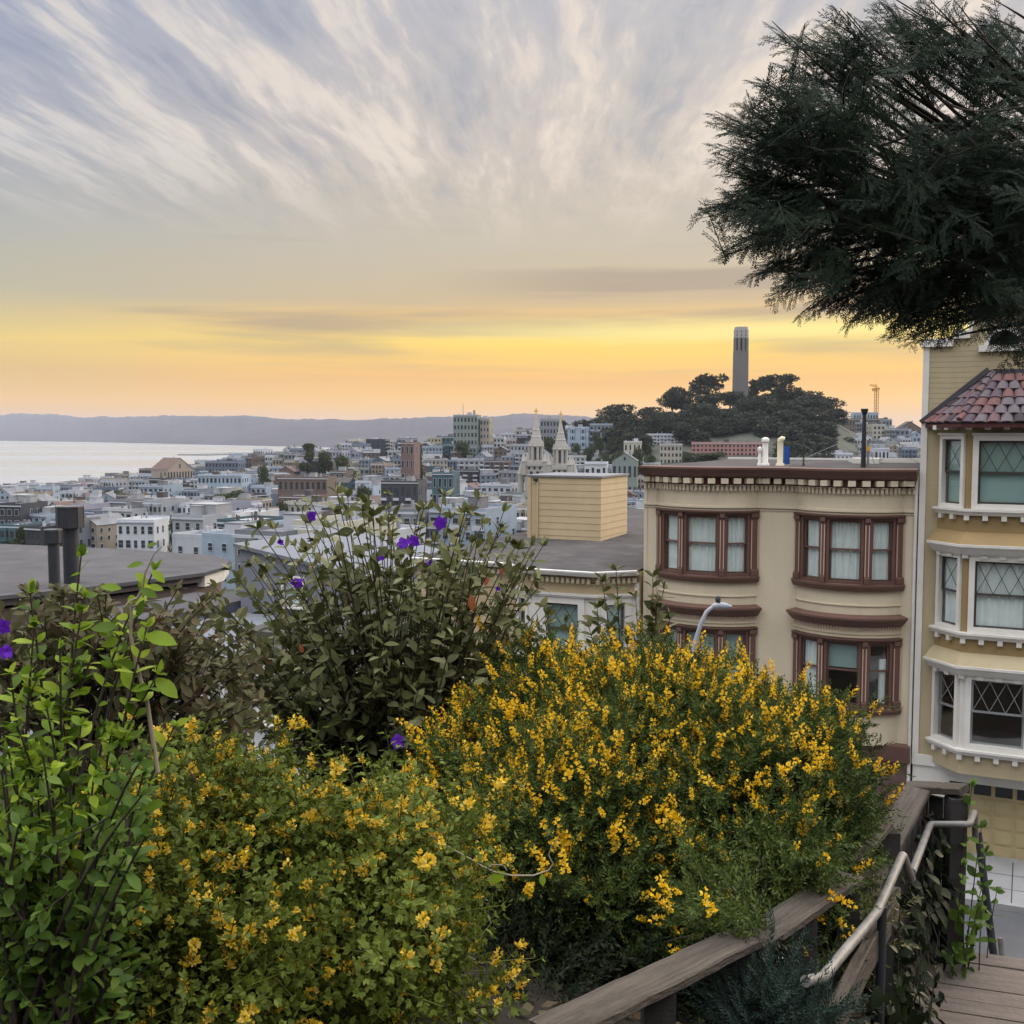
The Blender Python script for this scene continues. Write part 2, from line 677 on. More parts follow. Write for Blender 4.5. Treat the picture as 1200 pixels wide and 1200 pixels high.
def fac(px, py, s0, z0, off=0.0):
    """where the sight line of a photo pixel meets a plane `off` metres behind the facade line: local (x, z) of a house at s0, z0"""
    d = ray(px, py)
    n = Vector((FN.x, FN.y, 0))
    o = Vector((FR.x, FR.y, 0)) + n * off
    t = (o - Vector((CAM.x, CAM.y, 0))).dot(n) / d.dot(n)
    p = CAM + d * t
    s, _ = sq(p.x, p.y)
    return s - s0, p.z - z0


SKYROW = [(-900, 560), (-300, 590), (0, 590), (60, 585), (100, 580), (150, 573), (200, 564), (250, 556), (300, 548), (350, 540), (400, 536), (480, 531), (540, 525), (600, 522),
          (660, 515), (720, 503), (780, 489), (866, 477), (930, 480), (970, 492), (1010, 512), (1080, 522), (1300, 528), (2200, 540)]


def interp(tab, x):
    if x <= tab[0][0]:
        return tab[0][1]
    for (a, va), (b_, vb) in zip(tab[:-1], tab[1:]):
        if x <= b_:
            return lerp(va, vb, (x - a) / (b_ - a))
    return tab[-1][1]


def city_row(px, d):
    top = interp(SKYROW, px)
    k = [(60, 760), (120, 722), (180, 690), (260, 664), (400, 630), (600, 596 if top > 560 else lerp(575, 596, (top - 477) / 83)), (870, top)]
    return interp(k, d)


def city_z(px, d):
    dd = min(d, 870.0)
    row = city_row(px, max(60.0, dd))
    z = 70 - (row - 508) / FPX * dd
    if d < 60:
        z = 70 - (760 - 508) / FPX * 60
    if d > 890:
        far = 20.0 if px > 470 else -6.0
        z = lerp(z, far, sm(890, 1150, d))
        z = lerp(z, -6.0, sm(1700, 2400, d))
    return z


def stair_uv(x, y):
    a = FYAW + R(8)
    dx, dy = x - 2.27, y - 5.86
    return dx * math.cos(a) + dy * math.sin(a), -dx * math.sin(a) + dy * math.cos(a)


def ground_z(x, y):
    d = math.hypot(x, y)
    s, q = sq(x, y)
    sz = street_z(s)
    t = x / y if y > 1 else (4 if x > 0 else -4)
    px = max(-900, min(2200, 600 + FPX * t))
    if y < 0:
        px = -900 if x < 0 else 2200
    cz = city_z(px, max(d, 60.0)) if y > 0 else 60
    if y < 20:
        cz = lerp(60.0, cz, sm(0, 20, y)) if y > 0 else 60.0
    near = sz
    if q > 13.5:
        near = lerp(sz, 68.3, sm(13.6, 26.6, q))
        near = near + 0.22 * math.sin(x * 1.7 + 0.4) * math.sin(y * 1.3) * sm(14, 18, q) * (1 - sm(25, 29, q))
    u, n_ = stair_uv(x, y)
    if -.25 < u < 2.6 and -8 < n_ < 3 and y < 8.5:
        near = min(near, max(66.45 - max(0, n_) * .6, 66.45 - min(0, n_ + 1.3) * .5) - .12)
    w = 0.0
    if q < 0:
        w = sm(14, 48, -q)
    w2 = sm(60, 110, d)
    w = max(w, w2)
    z = lerp(near - 0.03, cz, w)
    if y < -3:                      # unseen hill climbs on behind the viewer, raised to block low western light
        z = lerp(z, 84.0, sm(3, 34, -y)) if y > -34 else lerp(84.0, 60.0, sm(120, 400, -y))
    return z


M = {}
M['soil'] = mat('soil', S(48, 42, 35), 0.95, 0.35, 0.8, 0.6, 9)
M['hill_soil'] = mat('hill_soil', (0.06, 0.066, 0.052), 0.95, 0.35, 0.02, 0.0)
M['asphalt'] = mat('asphalt', (0.085, 0.088, 0.095), 0.85, 0.2, 1.2, 0.3, 60)
M['concrete'] = mat('concrete', (0.27, 0.275, 0.28), 0.8, 0.14, 1.5, 0.25, 40, stain=0.5)
M['marking'] = mat('marking', (0.62, 0.62, 0.58), 0.7, 0.1)


def build_ground():
    rad = [0, 1, 1.5, 2, 2.4, 2.8, 3.2, 3.6, 4, 4.4, 4.8, 5.2, 5.6, 6, 6.4, 6.8, 7.3, 8, 9.5, 11, 12.5, 14, 15.5, 17, 18.5, 20, 22, 24, 26, 28, 30, 33, 36, 40, 45, 50, 56, 62, 70, 80, 92, 106, 122, 140, 160, 185, 215, 250, 290, 335, 385, 440, 500,
           560, 620, 680, 740, 790, 830, 860, 890, 920, 960, 1010, 1070, 1150, 1280, 1500, 1750, 2050, 2400, 4000, 9000, 16000]
    angs = [R(a) for a in list(np.arange(-180, -40, 5.0)) + list(np.arange(-40, 40, 0.8)) + list(np.arange(40, 180, 5.0))]
    mb = MB()
    rows = []
    for r in rad[1:]:
        rows.append([(r * math.sin(a), r * math.cos(a), (ground_z(r * math.sin(a), r * math.cos(a)) if r < 3000 else -7.0)) for a in angs])
    mb.grid(rows, 0, True, close=True)
    c = (0, 0, ground_z(0, 0))
    for j in range(len(angs)):
        k = (j + 1) % len(angs)
        mb.face([c, rows[0][j], rows[0][k]], 0, True)
    o = mb.build('ground', [M['soil'], M['hill_soil']])
    mi = np.zeros(len(o.data.polygons), np.int32)
    na = len(angs)
    for i in range(len(rad) - 2):
        if rad[i + 1] >= 50:
            mi[i * na:(i + 1) * na] = 1
    o.data.polygons.foreach_set('material_index', mi)
    tag(o, kind='structure')


build_ground()


def build_water():
    m = bpy.data.materials.new('bay_water')
    m.use_nodes = True
    b = NB(m.node_tree)
    tc = b.node('ShaderNodeTexCoord')
    mp = b.node('ShaderNodeMapping')
    b.nt.links.new(tc.outputs['Object'], mp.inputs['Vector'])
    mp.inputs['Scale'].default_value = (0.02, 0.05, 0.05)
    h = b.noise(mp.outputs[0], 1.0, 8.0, 0.7, 0.3)
    mp2 = b.node('ShaderNodeMapping')
    b.nt.links.new(tc.outputs['Object'], mp2.inputs['Vector'])
    mp2.inputs['Scale'].default_value = (0.0004, 0.0022, 1)
    big = b.noise(mp2.outputs[0], 1.0, 4.0, 0.55)
    bp = b.node('ShaderNodeBump')
    bp.inputs['Strength'].default_value = 0.7
    bp.inputs['Distance'].default_value = 2.5
    b.put(bp.inputs['Height'], h)
    pr = b.node('ShaderNodeBsdfPrincipled')
    pr.inputs['Base Color'].default_value = (0.30, 0.31, 0.32, 1)
    b.put(pr.inputs['Roughness'], b.mapr(big, 0.35, 0.65, 0.16, 0.34))
    pr.inputs['IOR'].default_value = 1.33
    b.nt.links.new(bp.outputs[0], pr.inputs['Normal'])
    out = b.node('ShaderNodeOutputMaterial')
    b.nt.links.new(pr.outputs[0], out.inputs[0])
    mb = MB()
    n = 96
    mb.face([(15500 * math.sin(2 * math.pi * k / n), 15500 * math.cos(2 * math.pi * k / n), 0.0) for k in range(n, 0, -1)])
    tag(mb.build('water', m), kind='structure')


build_water()


def build_hills():
    m = mat('hill_woods', (0.058, 0.052, 0.062), 0.95, 0.4, 0.004, stretch=(1, 1, 2))  # slight purple haze tint put into the base colour
    shore = [(-500, 516), (0, 516.5), (100, 518), (150, 519), (300, 522.5), (430, 525.0), (520, 525.5), (700, 526), (1200, 526), (1700, 526)]
    ridge = [(-500, 490), (-100, 489), (0, 487.5), (25, 484.5), (60, 486.5), (100, 489.5), (150, 489), (215, 487.5), (260, 488), (290, 487), (330, 491.5), (370, 492), (420, 492.5), (470, 491), (510, 488.5),
             (540, 489), (575, 489), (600, 486), (625, 485), (650, 487), (700, 490), (850, 498), (1000, 504), (1060, 503), (1100, 504), (1700, 506)]
    rr = random.Random(3)
    mb = MB()
    cols = []
    bumps = 0.0
    px = -500
    while px <= 1700:
        t = (px - 600) / FPX
        d0 = 70 * FPX / (interp(shore, px) - 508)
        bumps = bumps * 0.6 + rr.uniform(-0.55, 0.75)
        row = interp(ridge, px) - max(0, bumps) * 1.3
        col = []
        for k, f in ((0.0, 0.0), (0.03, 0.1), (0.12, 0.38), (0.22, 0.66), (0.30, 0.88), (0.36, 1.0), (0.5, 0.55), (0.7, 0.0)):
            d = d0 * (1 + k)
            dr = d0 * 1.36
            z = (70 - (row - 508) / FPX * dr) * f * (1 + 0.10 * math.sin(px * 0.031 + k * 17) * (1 - f) * 2)
            u = math.sqrt(1 + t * t)
            col.append((t * d, d, z - (1.5 if f == 0 else 0)))
        cols.append(col)
        px += 3
    mb.grid(cols, 0, True)
    tag(mb.build('hills', m), kind='structure')
    # a low wooded headland in front of the far shore
    mb = MB()
    cols = []
    bumps = 0
    for px in range(150, 236, 2):
        t = (px - 600) / FPX
        e = math.sin(math.pi * (px - 150) / 86.0) ** 0.8 if 150 < px < 236 else 0
        bumps = bumps * 0.5 + rr.uniform(-2, 3)
        h = 112 * e + max(0, bumps) * e
        cols.append([(t * d, d, h * f - 1.0) for d, f in ((7650, 0), (7800, 0.5), (8000, 0.9), (8200, 1.0), (8600, 0.6), (9000, 0))])
    mb.grid(cols, 0, True)
    tag(mb.build('headland', m), kind='structure')


build_hills()


def build_pier():
    mb = MB()
    for (pa, pb, ra, rb) in ((226, 345, 533.0, 529.5), (330, 520, 530, 526.5)):
        a = P(pa, ra, 1.0) - CAM
        b_ = P(pb, rb, 1.0) - CAM
        pa_ = CAM + a * ((2.0 - 70) / a.z)
        pb_ = CAM + b_ * ((2.0 - 70) / b_.z)
        d = (pb_ - pa_)
        L = d.length
        d.normalize()
        n = Vector((-d.y, d.x, 0))
        c = (pa_ + pb_) / 2
        mb.obox((c.x, c.y, 1.0), d * L / 2, n * 60, (0, 0, 2.2))
    tag(mb.build('breakwater', mat('pier_stone', (0.16, 0.16, 0.16), 0.9)), kind='structure')


build_pier()


def build_street():
    def strip(q0, q1, s0, s1, dz, name, m, thick=0.0, step=3.0):
        mb = MB()
        n = int((s1 - s0) / step)
        rows = []
        for i in range(n + 1):
            s = lerp(s0, s1, i / n)
            z = street_z(s) + dz
            r = []
            for q in (q0, q1):
                x, y = street_xy(s, q)
                r.append((x, y, z))
            if thick:
                r = [(r[0][0], r[0][1], z - thick)] + r + [(r[1][0], r[1][1], z - thick)]
            rows.append(r)
        mb.grid(rows)
        return tag(mb.build(name, m), kind='structure')
    strip(2.75, 11.0, -60, 26, 0.004, 'road', M['asphalt'])
    strip(-0.3, 2.6, -60, 26, 0.14, 'pavement', M['concrete'], 0.3)
    strip(11.15, 13.6, -60, 26, 0.14, 'far_pavement', M['concrete'], 0.3)
    strip(2.6, 2.75, -60, 26, 0.145, 'kerb', M['concrete'], 0.3)
    strip(11.0, 11.15, -60, 26, 0.145, 'far_kerb', M['concrete'], 0.3)
    # joints in the pavement and driveway flags, dark grooves 4 mm proud of nothing: thin inlays
    mb = MB()
    for i in range(60):
        s = -45 + i * 1.25
        x0, y0 = street_xy(s, 0.0)
        x1, y1 = street_xy(s, 2.6)
        z = street_z(s) + 0.144
        t = FD * 0.012
        mb.face([(x0 - t.x, y0 - t.y, z), (x1 - t.x, y1 - t.y, z), (x1 + t.x, y1 + t.y, z), (x0 + t.x, y0 + t.y, z)])
    for q in (0.9, 1.8):
        a, b_ = street_xy(-45, q), street_xy(26, q)
        n = FN * 0.012
        mb.face([(a[0] - n.x, a[1] - n.y, street_z(-45) + .144), (b_[0] - n.x, b_[1] - n.y, street_z(26) + .144), (b_[0] + n.x, b_[1] + n.y, street_z(26) + .144), (a[0] + n.x, a[1] + n.y, street_z(-45) + .144)])
    tag(mb.build('pavement_joints', mat('joint', (0.05, 0.05, 0.05), 0.9)), kind='structure')
    mb = MB()
    for q in (6.75, 7.0):
        a, b_ = street_xy(-45, q), street_xy(26, q)
        n = FN * 0.05
        mb.face([(a[0] - n.x, a[1] - n.y, street_z(-45) + .008), (b_[0] - n.x, b_[1] - n.y, street_z(26) + .008), (b_[0] + n.x, b_[1] + n.y, street_z(26) + .008), (a[0] + n.x, a[1] + n.y, street_z(-45) + .008)])
    tag(mb.build('road_marking', M['marking']), kind='structure')


build_street()


def build_haze():
    m = bpy.data.materials.new('haze')
    m.use_nodes = True
    b = NB(m.node_tree)
    v = b.node('ShaderNodeVolumePrincipled')
    v.inputs['Color'].default_value = (0.72, 0.80, 0.95, 1)
    v.inputs['Density'].default_value = 4.6e-5
    v.inputs['Anisotropy'].default_value = 0.0
    out = b.node('ShaderNodeOutputMaterial')
    b.nt.links.new(v.outputs[0], out.inputs['Volume'])
    mb = MB()
    mb.box(-17000, 17000, -17000, 17000, -9.0, 330.0)
    tag(mb.build('haze', m), kind='stuff')


build_haze()

# ------------------------------------------------------------------ near houses
M['beige'] = mat('beige_paint', S(206, 195, 171), 0.75, 0.07, 0.8, 0.25, 60, stain=0.3, stain_col=S(176, 164, 138), grain=0.05, gstretch=(2.5, 2.5, 0.25))
M['beige_smooth'] = mat('beige_trim', S(208, 197, 174), 0.65, 0.06, 1.2, 0.1, 40, stain=0.25, stain_col=S(150, 138, 112))
M['brown'] = mat('brown_paint', S(102, 77, 69), 0.5, 0.12, 2.5, 0.12, 50, stain=0.3, stain_col=S(78, 58, 54))
M['brown_dark'] = mat('dark_brown_paint', S(82, 46, 44), 0.6, 0.1)  # darker brown between the cornice brackets and on the ochre eave
M['pink_trim'] = mat('pale_beading', S(190, 165, 150), 0.6, 0.08)
M['mustard'] = mat('mustard_paint', S(150, 129, 90), 0.7, 0.09, 1.0, 0.2, 60, stain=0.35, stain_col=S(128, 110, 72))
M['ochre'] = mat('ochre_boarding', S(172, 160, 130), 0.72, 0.08, 0.9, 0.3, 60, stain=0.25, stain_col=S(150, 134, 96), grain=0.05, gstretch=(2.5, 2.5, 0.25))
M['white'] = mat('white_paint', S(214, 212, 206), 0.5, 0.07, 2.0, 0.08, 50, stain=0.35, stain_col=S(176, 172, 164))
M['tile'] = None
M['lemon'] = mat('pale_yellow_boarding', S(190, 172, 140), 0.7, 0.07, 0.9, 0.35, 60, stain=0.3, stain_col=S(178, 156, 114), grain=0.05, gstretch=(2.0, 2.0, 0.3))
M['tar'] = mat('tar_roof', (0.085, 0.08, 0.08), 0.95, 0.25, 1.2, 0.4, 60, spec=.05, stain=0.5, stain_col=(0.17, 0.16, 0.155, 1))
M['tar_dark'] = mat('dark_roof', (0.10, 0.098, 0.105), 0.95, 0.22, 0.6, 0.4, 50, spec=.05, stain=0.5, stain_col=(0.135, 0.13, 0.135, 1))
M['curtain'] = mat('curtain', S(226, 234, 232), 0.9, 0.08, 3.0)
M['blind'] = mat('blind', S(150, 176, 172), 0.9, 0.05, 2.0)
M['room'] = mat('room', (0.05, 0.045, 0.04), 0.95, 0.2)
M['glass'] = glassmat('window_glass', (0.93, 0.97, 0.97, 1), 0.05)
M['sash'] = mat('dark_sash', S(70, 66, 64), 0.5, 0.1)
M['lattice'] = mat('lead_lattice', S(66, 70, 68), 0.5, 0.1)
M['metal_grey'] = mat('galvanised', (0.32, 0.33, 0.34), 0.45, 0.15, 3, metal=0.4)
M['metal_dark'] = mat('dark_pipe', (0.045, 0.048, 0.055), 0.5, 0.15, 3, metal=0.3)
M['brick'] = mat('maroon_brick', S(98, 80, 76), 0.9, 0.25, 5, 0.5, 18)
M['cream'] = mat('cream_paint', S(206, 196, 168), 0.7, 0.08)


def win(parent, p0, p1, z0, z1, frame_m, casing=0.09, out=0.05, rail=0.5, curtain='drape', sash_m=None, lattice=False, label=None, crown=0.0, sill=0.0, name='window'):
    """a double-hung window between two plan points: casing and sashes, a pane, and what hangs behind it"""
    a, b_ = Vector((p0[0], p0[1], 0)), Vector((p1[0], p1[1], 0))
    t = (b_ - a)
    L = t.length
    t.normalize()
    n = Vector((t.y, -t.x, 0))
    up = Vector((0, 0, 1))

    def bx(mb, u0, u1, w0, w1, o0, o1, mi=0):
        c = a + t * ((u0 + u1) / 2) + n * ((o0 + o1) / 2) + up * ((w0 + w1) / 2)
        mb.obox(c, t * ((u1 - u0) / 2), n * ((o1 - o0) / 2), up * ((w1 - w0) / 2), mi)
    mb = MB()
    c = casing
    bx(mb, 0, c, z0, z1, -0.16, out)
    bx(mb, L - c, L, z0, z1, -0.16, out)
    bx(mb, c, L - c, z1 - c, z1, -0.16, out)
    bx(mb, c, L - c, z0, z0 + c * 0.9, -0.16, out)
    if crown:
        bx(mb, -0.03, L + 0.03, z1 + 0.003, z1 + crown, -0.05, out + 0.05)
    if sill:
        bx(mb, -0.04, L + 0.04, z0 - sill, z0 - 0.003, -0.05, out + 0.07)
    f = mb.build(name, [frame_m], parent)
    if label:
        f['label'] = label
    i0, i1, j0, j1 = c + 0.004, L - c - 0.004, z0 + c * 0.9 + 0.004, z1 - c - 0.004
    zm = lerp(j0, j1, rail)
    mb = MB()
    s = 0.045
    for (k0, k1, o) in ((zm - 0.02, j1, -0.045), (j0, zm + 0.025, -0.085)):
        bx(mb, i0, i0 + s, k0, k1, o - 0.018, o + 0.018)
        bx(mb, i1 - s, i1, k0, k1, o - 0.018, o + 0.018)
        bx(mb, i0 + s, i1 - s, k1 - s, k1, o - 0.018, o + 0.018)
        bx(mb, i0 + s, i1 - s, k0, k0 + s, o - 0.018, o + 0.018)
    if lattice:
        k0, k1 = zm + 0.025, j1 - s
        w, h = i1 - i0 - 2 * s, k1 - k0
        nx = max(1, round(w / 0.42))
        dx = w / nx
        for k in range(nx):
            for sgn in (-1, 1):
                u0, u1 = i0 + s + k * dx, i0 + s + (k + 1) * dx
                q0 = a + t * u0 + n * -0.04 + up * (k0 if sgn > 0 else k1)
                q1 = a + t * u1 + n * -0.04 + up * (k1 if sgn > 0 else k0)
                mb.tube([q0, q1], 0.011, 4, 0)
        if nx > 1:
            q = [(i0 + s + dx * 0.5, k0), (i0 + s + dx * (nx - .5), k0)]
    mb.build('sash', [sash_m or frame_m], f)
    mb = MB()
    mb.face([a + t * i0 + n * -0.066 + up * j0, a + t * i1 + n * -0.066 + up * j0, a + t * i1 + n * -0.066 + up * j1, a + t * i0 + n * -0.066 + up * j1])
    mb.build('pane', [M['glass']], f)
    if curtain:
        mb = MB()
        k = 26
        rows = []
        if curtain == 'blind':
            u0, u1, w0, w1, amp, cm = i0, i1, j0, j1, 0.0, M['blind']
        elif curtain == 'half':
            u0, u1, w0, w1, amp, cm = i0, i1, zm + 0.05, j1, 0.0, M['blind']
        elif curtain == 'tied':
            u0, u1, w0, w1, amp, cm = lerp(i0, i1, 0.62), i1, j0, zm + 0.3, 0.03, M['curtain']
        else:
            u0, u1, w0, w1, amp, cm = i0, i1, j0, j1, 0.028, M['curtain']
        rr = random.Random(int(L * 1000) + int(z0 * 77) + int(p0[0] * 31))
        ph = [rr.uniform(0, 6) for _ in range(3)]
        for w in (w0, lerp(w0, w1, .5), w1):
            rows.append([a + t * lerp(u0, u1, i / k) + n * (-0.135 + amp * (math.sin(i * 1.9 + ph[0]) + .6 * math.sin(i * 0.9 + ph[1] + w))) + up * w for i in range(k + 1)])
        mb.grid(rows, 0, True)
        mb.build('curtain' if amp else 'blind', [cm], f)
    return f


def arc(x0, x1, d, fr, y=0.0):
    """plan points of a bowed bay; fr are fractions of the chord -1..1"""
    w = x1 - x0
    r = (w * w / 4 + d * d) / (2 * d)
    cx = (x0 + x1) / 2
    return [(cx + f * w / 2, y - (math.sqrt(max(0, r * r - (f * w / 2) ** 2)) - (r - d))) for f in fr]


def dentils(mb, path, step, w, out, z0, z1, mi=0, o0=0.0):
    for x, y, t, n in stations(path, step):
        c = Vector((x + n[0] * (o0 + out / 2), y + n[1] * (o0 + out / 2), (z0 + z1) / 2))
        mb.obox(c, Vector((t[0], t[1], 0)) * w / 2, Vector((n[0], n[1], 0)) * out / 2, (0, 0, (z1 - z0) / 2), mi)


def beige_house():
    s0, L = -7.35, 7.35
    z0 = street_z(s0 + 3)
    x, y = street_xy(s0, 0)
    H = thing('row_house', 'beige painted row house with two bowed bays of brown framed windows', 'house', (x, y, z0), FYAW)
    off = -0.55
    zf = lambda py, px=995: fac(px, py, s0, z0, off)[1]
    xf = lambda px, py=640: fac(px, py, s0, z0, -0.1)[0]
    D = 0.62
    bays = [(xf(771), xf(886)), (xf(933), xf(1056, 660))]
    dense = [i / 12 for i in range(-12, 13)]
    brk = [-1, -.94, -.88, -.66, -.445, -.40, -.355, -.17, 0, .17, .355, .40, .445, .66, .88, .94, 1]
    zt, zb = zf(549.5), zf(562)
    path = [(0, 0)] + arc(*bays[0], D, dense) + arc(*bays[1], D, dense) + [(L, 0)]
    soft = [(0, 0)] + arc(*bays[0], D * 0.75, dense) + arc(*bays[1], D * 0.75, dense) + [(L, 0)]
    # levels, top to bottom
    f0, f1 = zf(563), zf(599)           # frieze
    w1t, w1b = zf(606), zf(684)
    s1 = zf(692)
    c2t, c2b = zf(722), zf(733)
    w2t, w2b = zf(750), zf(829)
    s2 = zf(836)
    base = zf(872)
    walls = MB()

    def band(za, zb_, pth=path):
        walls.sweep(pth, lap(za, zb_, .115, .0016), 0, False, False)
    band(w1t, zt - .05)
    band(w2t, w1b)
    band(base, w2b)
    for (za, zb_) in ((w1b, w1t), (w2b, w2t)):      # only the flat wall between the bays at window height
        for seg in ([(0, 0), (bays[0][0], 0)], [(bays[0][1], 0), (bays[1][0], 0)], [(bays[1][1], 0), (L, 0)]):
            walls.sweep(seg, lap(za, zb_, .115, .0016), 0, False, False)
    # flanks, back, floors behind
    dep = 9.5
    for (xa, xb, ya, yb) in ((0, 0, 0, dep), (L, L, 0, dep), (0, L, dep, dep)):
        walls.face([(xa, ya, 0), (xb, yb, 0), (xb, yb, zt - .05), (xa, ya, zt - .05)], 0)
    walls.build('wall', [M['beige']], H)
    mb = MB()
    outl = [(p[0] + n[0] * .1, p[1] + n[1] * .1) for p, n in zip(soft, offsets(soft))]
    mb.face([(p[0], p[1], zt - 0.03) for p in outl] + [(L, dep, zt - .03), (0, dep, zt - .03)])
    mb.build('roof', [M['tar']], H)
    mb = MB()
    mb.box(0, L, dep - .15, dep, zt - .02, zt + .05)
    mb.build('parapet', [M['white']], H)
    mb = MB()
    mb.box(4.6, 7.2, 7.0, 7.2, zt - .02, zt + .12)
    mb.build('roof_kerb', [M['white']], H)
    mb = MB()
    mb.box(4.9, 5.7, 5.6, 6.4, zt - .025, zt + .14)
    mb.build('roof_hatch', [M['white']], H)
    # floors and partitions inside, so the rooms are rooms
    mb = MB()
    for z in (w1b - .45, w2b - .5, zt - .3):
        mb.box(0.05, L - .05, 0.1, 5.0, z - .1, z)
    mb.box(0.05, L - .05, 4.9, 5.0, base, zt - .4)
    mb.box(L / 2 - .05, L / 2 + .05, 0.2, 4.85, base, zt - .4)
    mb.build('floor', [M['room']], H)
    # top cornice
    mb = MB()
    mb.sweep(soft, [(0.02, zb - .02), (0.30, zb), (0.36, zb + .05), (0.40, zb + .12), (0.50, zt - .05), (0.50, zt), (-.1, zt + .01)], 0, False, True)
    mb.build('cornice', [M['brown']], H)
    mb = MB()
    mb.sweep(path, [(0.0, zf(571.5)), (0.06, zf(571.5)), (0.06, zb - .02), (0, zb - .02)], 1, False)
    dentils(mb, path, 0.31, 0.19, 0.20, zf(569.5), zb - .022, 0, 0.0595)
    mb.build('bracket_course', [M['beige_smooth'], M['brown_dark']], H)
    mb = MB()
    dentils(mb, path, 0.115, 0.07, 0.085, zf(578.5), zf(572.5), 0, 0.0)
    mb.sweep(path, [(0, zf(572.4)), (.11, zf(572.2)), (.11, zf(571.6)), (0, zf(571.6))], 0)
    mb.build('dentil_course', [M['beige_smooth']], H)
    mb = MB()
    for ya, yb_, o in ((597, 600, .06), (602, 603, .03)):
        mb.sweep(path, [(0, zf(yb_)), (o, zf(yb_)), (o, zf(ya)), (0, zf(ya))], 0)
    mb.build('string_course', [M['beige_smooth']], H)
    # plain panels outlined at the two ends
    mb = MB()
    for (xa, xb) in ((0.06, bays[0][0] - .08),):
        for za, zc in ((zf(600) - .1, zf(836)), (f1 + .05, f0 - .12)):
            for q in ((xa, xa + .04), (xb - .04, xb)):
                mb.box(q[0], q[1], -.02, .004, za if za < zc else zc, zc if za < zc else za)
    mb.build('panel_moulding', [M['beige_smooth']], H)
    # bays
    for bi, bay in enumerate(bays):
        for fl, (zwt, zwb, zs) in enumerate(((w1t, w1b, s1), (w2t, w2b, s2))):
            pil = MB()
            pts = arc(*bay, D, brk)
            loc = {f: p for f, p in zip(brk, pts)}
            for fa, fb in ((-1, -.88), (-.445, -.355), (.355, .445), (.88, 1)):
                seg = [loc[f] for f in brk if fa <= f <= fb]
                pil.sweep(seg, [(-.15, zwb), (.07, zwb), (.07, zwt), (-.15, zwt)], 0, False)
                pil.sweep(seg, [(.0705, zwt - .16), (.115, zwt - .12), (.115, zwt - .02), (.0705, zwt - .01)], 0)
                pil.sweep(seg, [(.0705, zwb + .01), (.11, zwb + .01), (.11, zwb + .16), (.0705, zwb + .18)], 0)
                # thin pale bead down each pilaster
                mid = seg[len(seg) // 2] if len(seg) > 2 else ((seg[0][0] + seg[1][0]) / 2, (seg[0][1] + seg[1][1]) / 2)
                t = Vector((seg[-1][0] - seg[0][0], seg[-1][1] - seg[0][1], 0)).normalized()
                n = Vector((t.y, -t.x, 0))
                for side in (-1, 1):
                    e = seg[0] if side < 0 else seg[-1]
                    c = Vector((e[0], e[1], (zwb + zwt) / 2)) + n * .072 - t * side * 0.02
                    pil.obox(c, t * .012, n * .008, (0, 0, (zwt - zwb) / 2 - .2), 1)
            pil.build('pilaster', [M['brown'], M['pink_trim']], H)
            cur = ['drape', 'drape', 'drape'] if fl == 0 else (['blind', 'half', 'blind'] if bi == 0 else ['drape', 'half', 'tied'])
            labs = None
            for wi, (fa, fb) in enumerate(((-.88, -.445), (-.355, .355), (.445, .88))):
                rail = 0.52 if fl == 0 else .56
                lab = None
                if fl == 1 and bi == 1 and wi == 1:
                    lab = 'sash window half open on a dark room'
                win(H, loc[fa], loc[fb], zwb, zwt - .02, M['brown'], 0.07, 0.035, rail, cur[wi], label=lab)
            full = arc(*bay, D, [-1.03 if f == -1 else 1.03 if f == 1 else f for f in dense])
            bayp = arc(*bay, D, dense)
            mb = MB()
            mb.sweep(bayp, [(0, zs), (.10, zs), (.13, zs + .06), (.16, zwb - .05), (.16, zwb - .003), (0, zwb - .003)], 0)
            mb.build('sill', [M['brown']], H)
            mb = MB()
            mb.sweep(bayp, [(0, zwt - .02), (.09, zwt - .02), (.13, zwt + .03), (.13, zwt + .06), (0, zwt + .06)], 0)
            mb.build('head_moulding', [M['brown']], H)
        bayp = arc(*bay, D, dense)
        mb = MB()
        mb.sweep(bayp, [(0, c2b), (.10, c2b), (.16, c2b + .06), (.26, c2t - .08), (.30, c2t - .05), (.30, c2t), (0, c2t + .05)], 0)
        mb.build('belt_cornice', [M['brown']], H)
        mb = MB()
        dentils(mb, bayp, 0.075, 0.042, 0.06, zf(737), zf(733.6), 0)
        mb.build('dentil_course', [M['pink_trim']], H)
        mb = MB()
        for ya in (741, 745, 708):
            mb.sweep(bayp, [(0, zf(ya + 1.5)), (.035, zf(ya + 1.5)), (.035, zf(ya)), (0, zf(ya))], 0)
        mb.build('string_course', [M['beige_smooth']], H)
    # plinth
    mb = MB()
    mb.sweep([(0, 0), (L, 0)], [(0, base - .45), (.16, base - .45), (.2, base - .3), (.24, base - .05), (.24, base), (0, base + .03)], 0)
    mb.build('plinth_cornice', [M['brown']], H)
    mb = MB()
    mb.face([(0, -.03, -.4), (L, -.03, -.4), (L, -.03, base - .2), (0, -.03, base - .2)])
    o = mb.build('plinth_wall', [M['brick']], H)
    return zt + z0


BEIGE_TOP = beige_house()


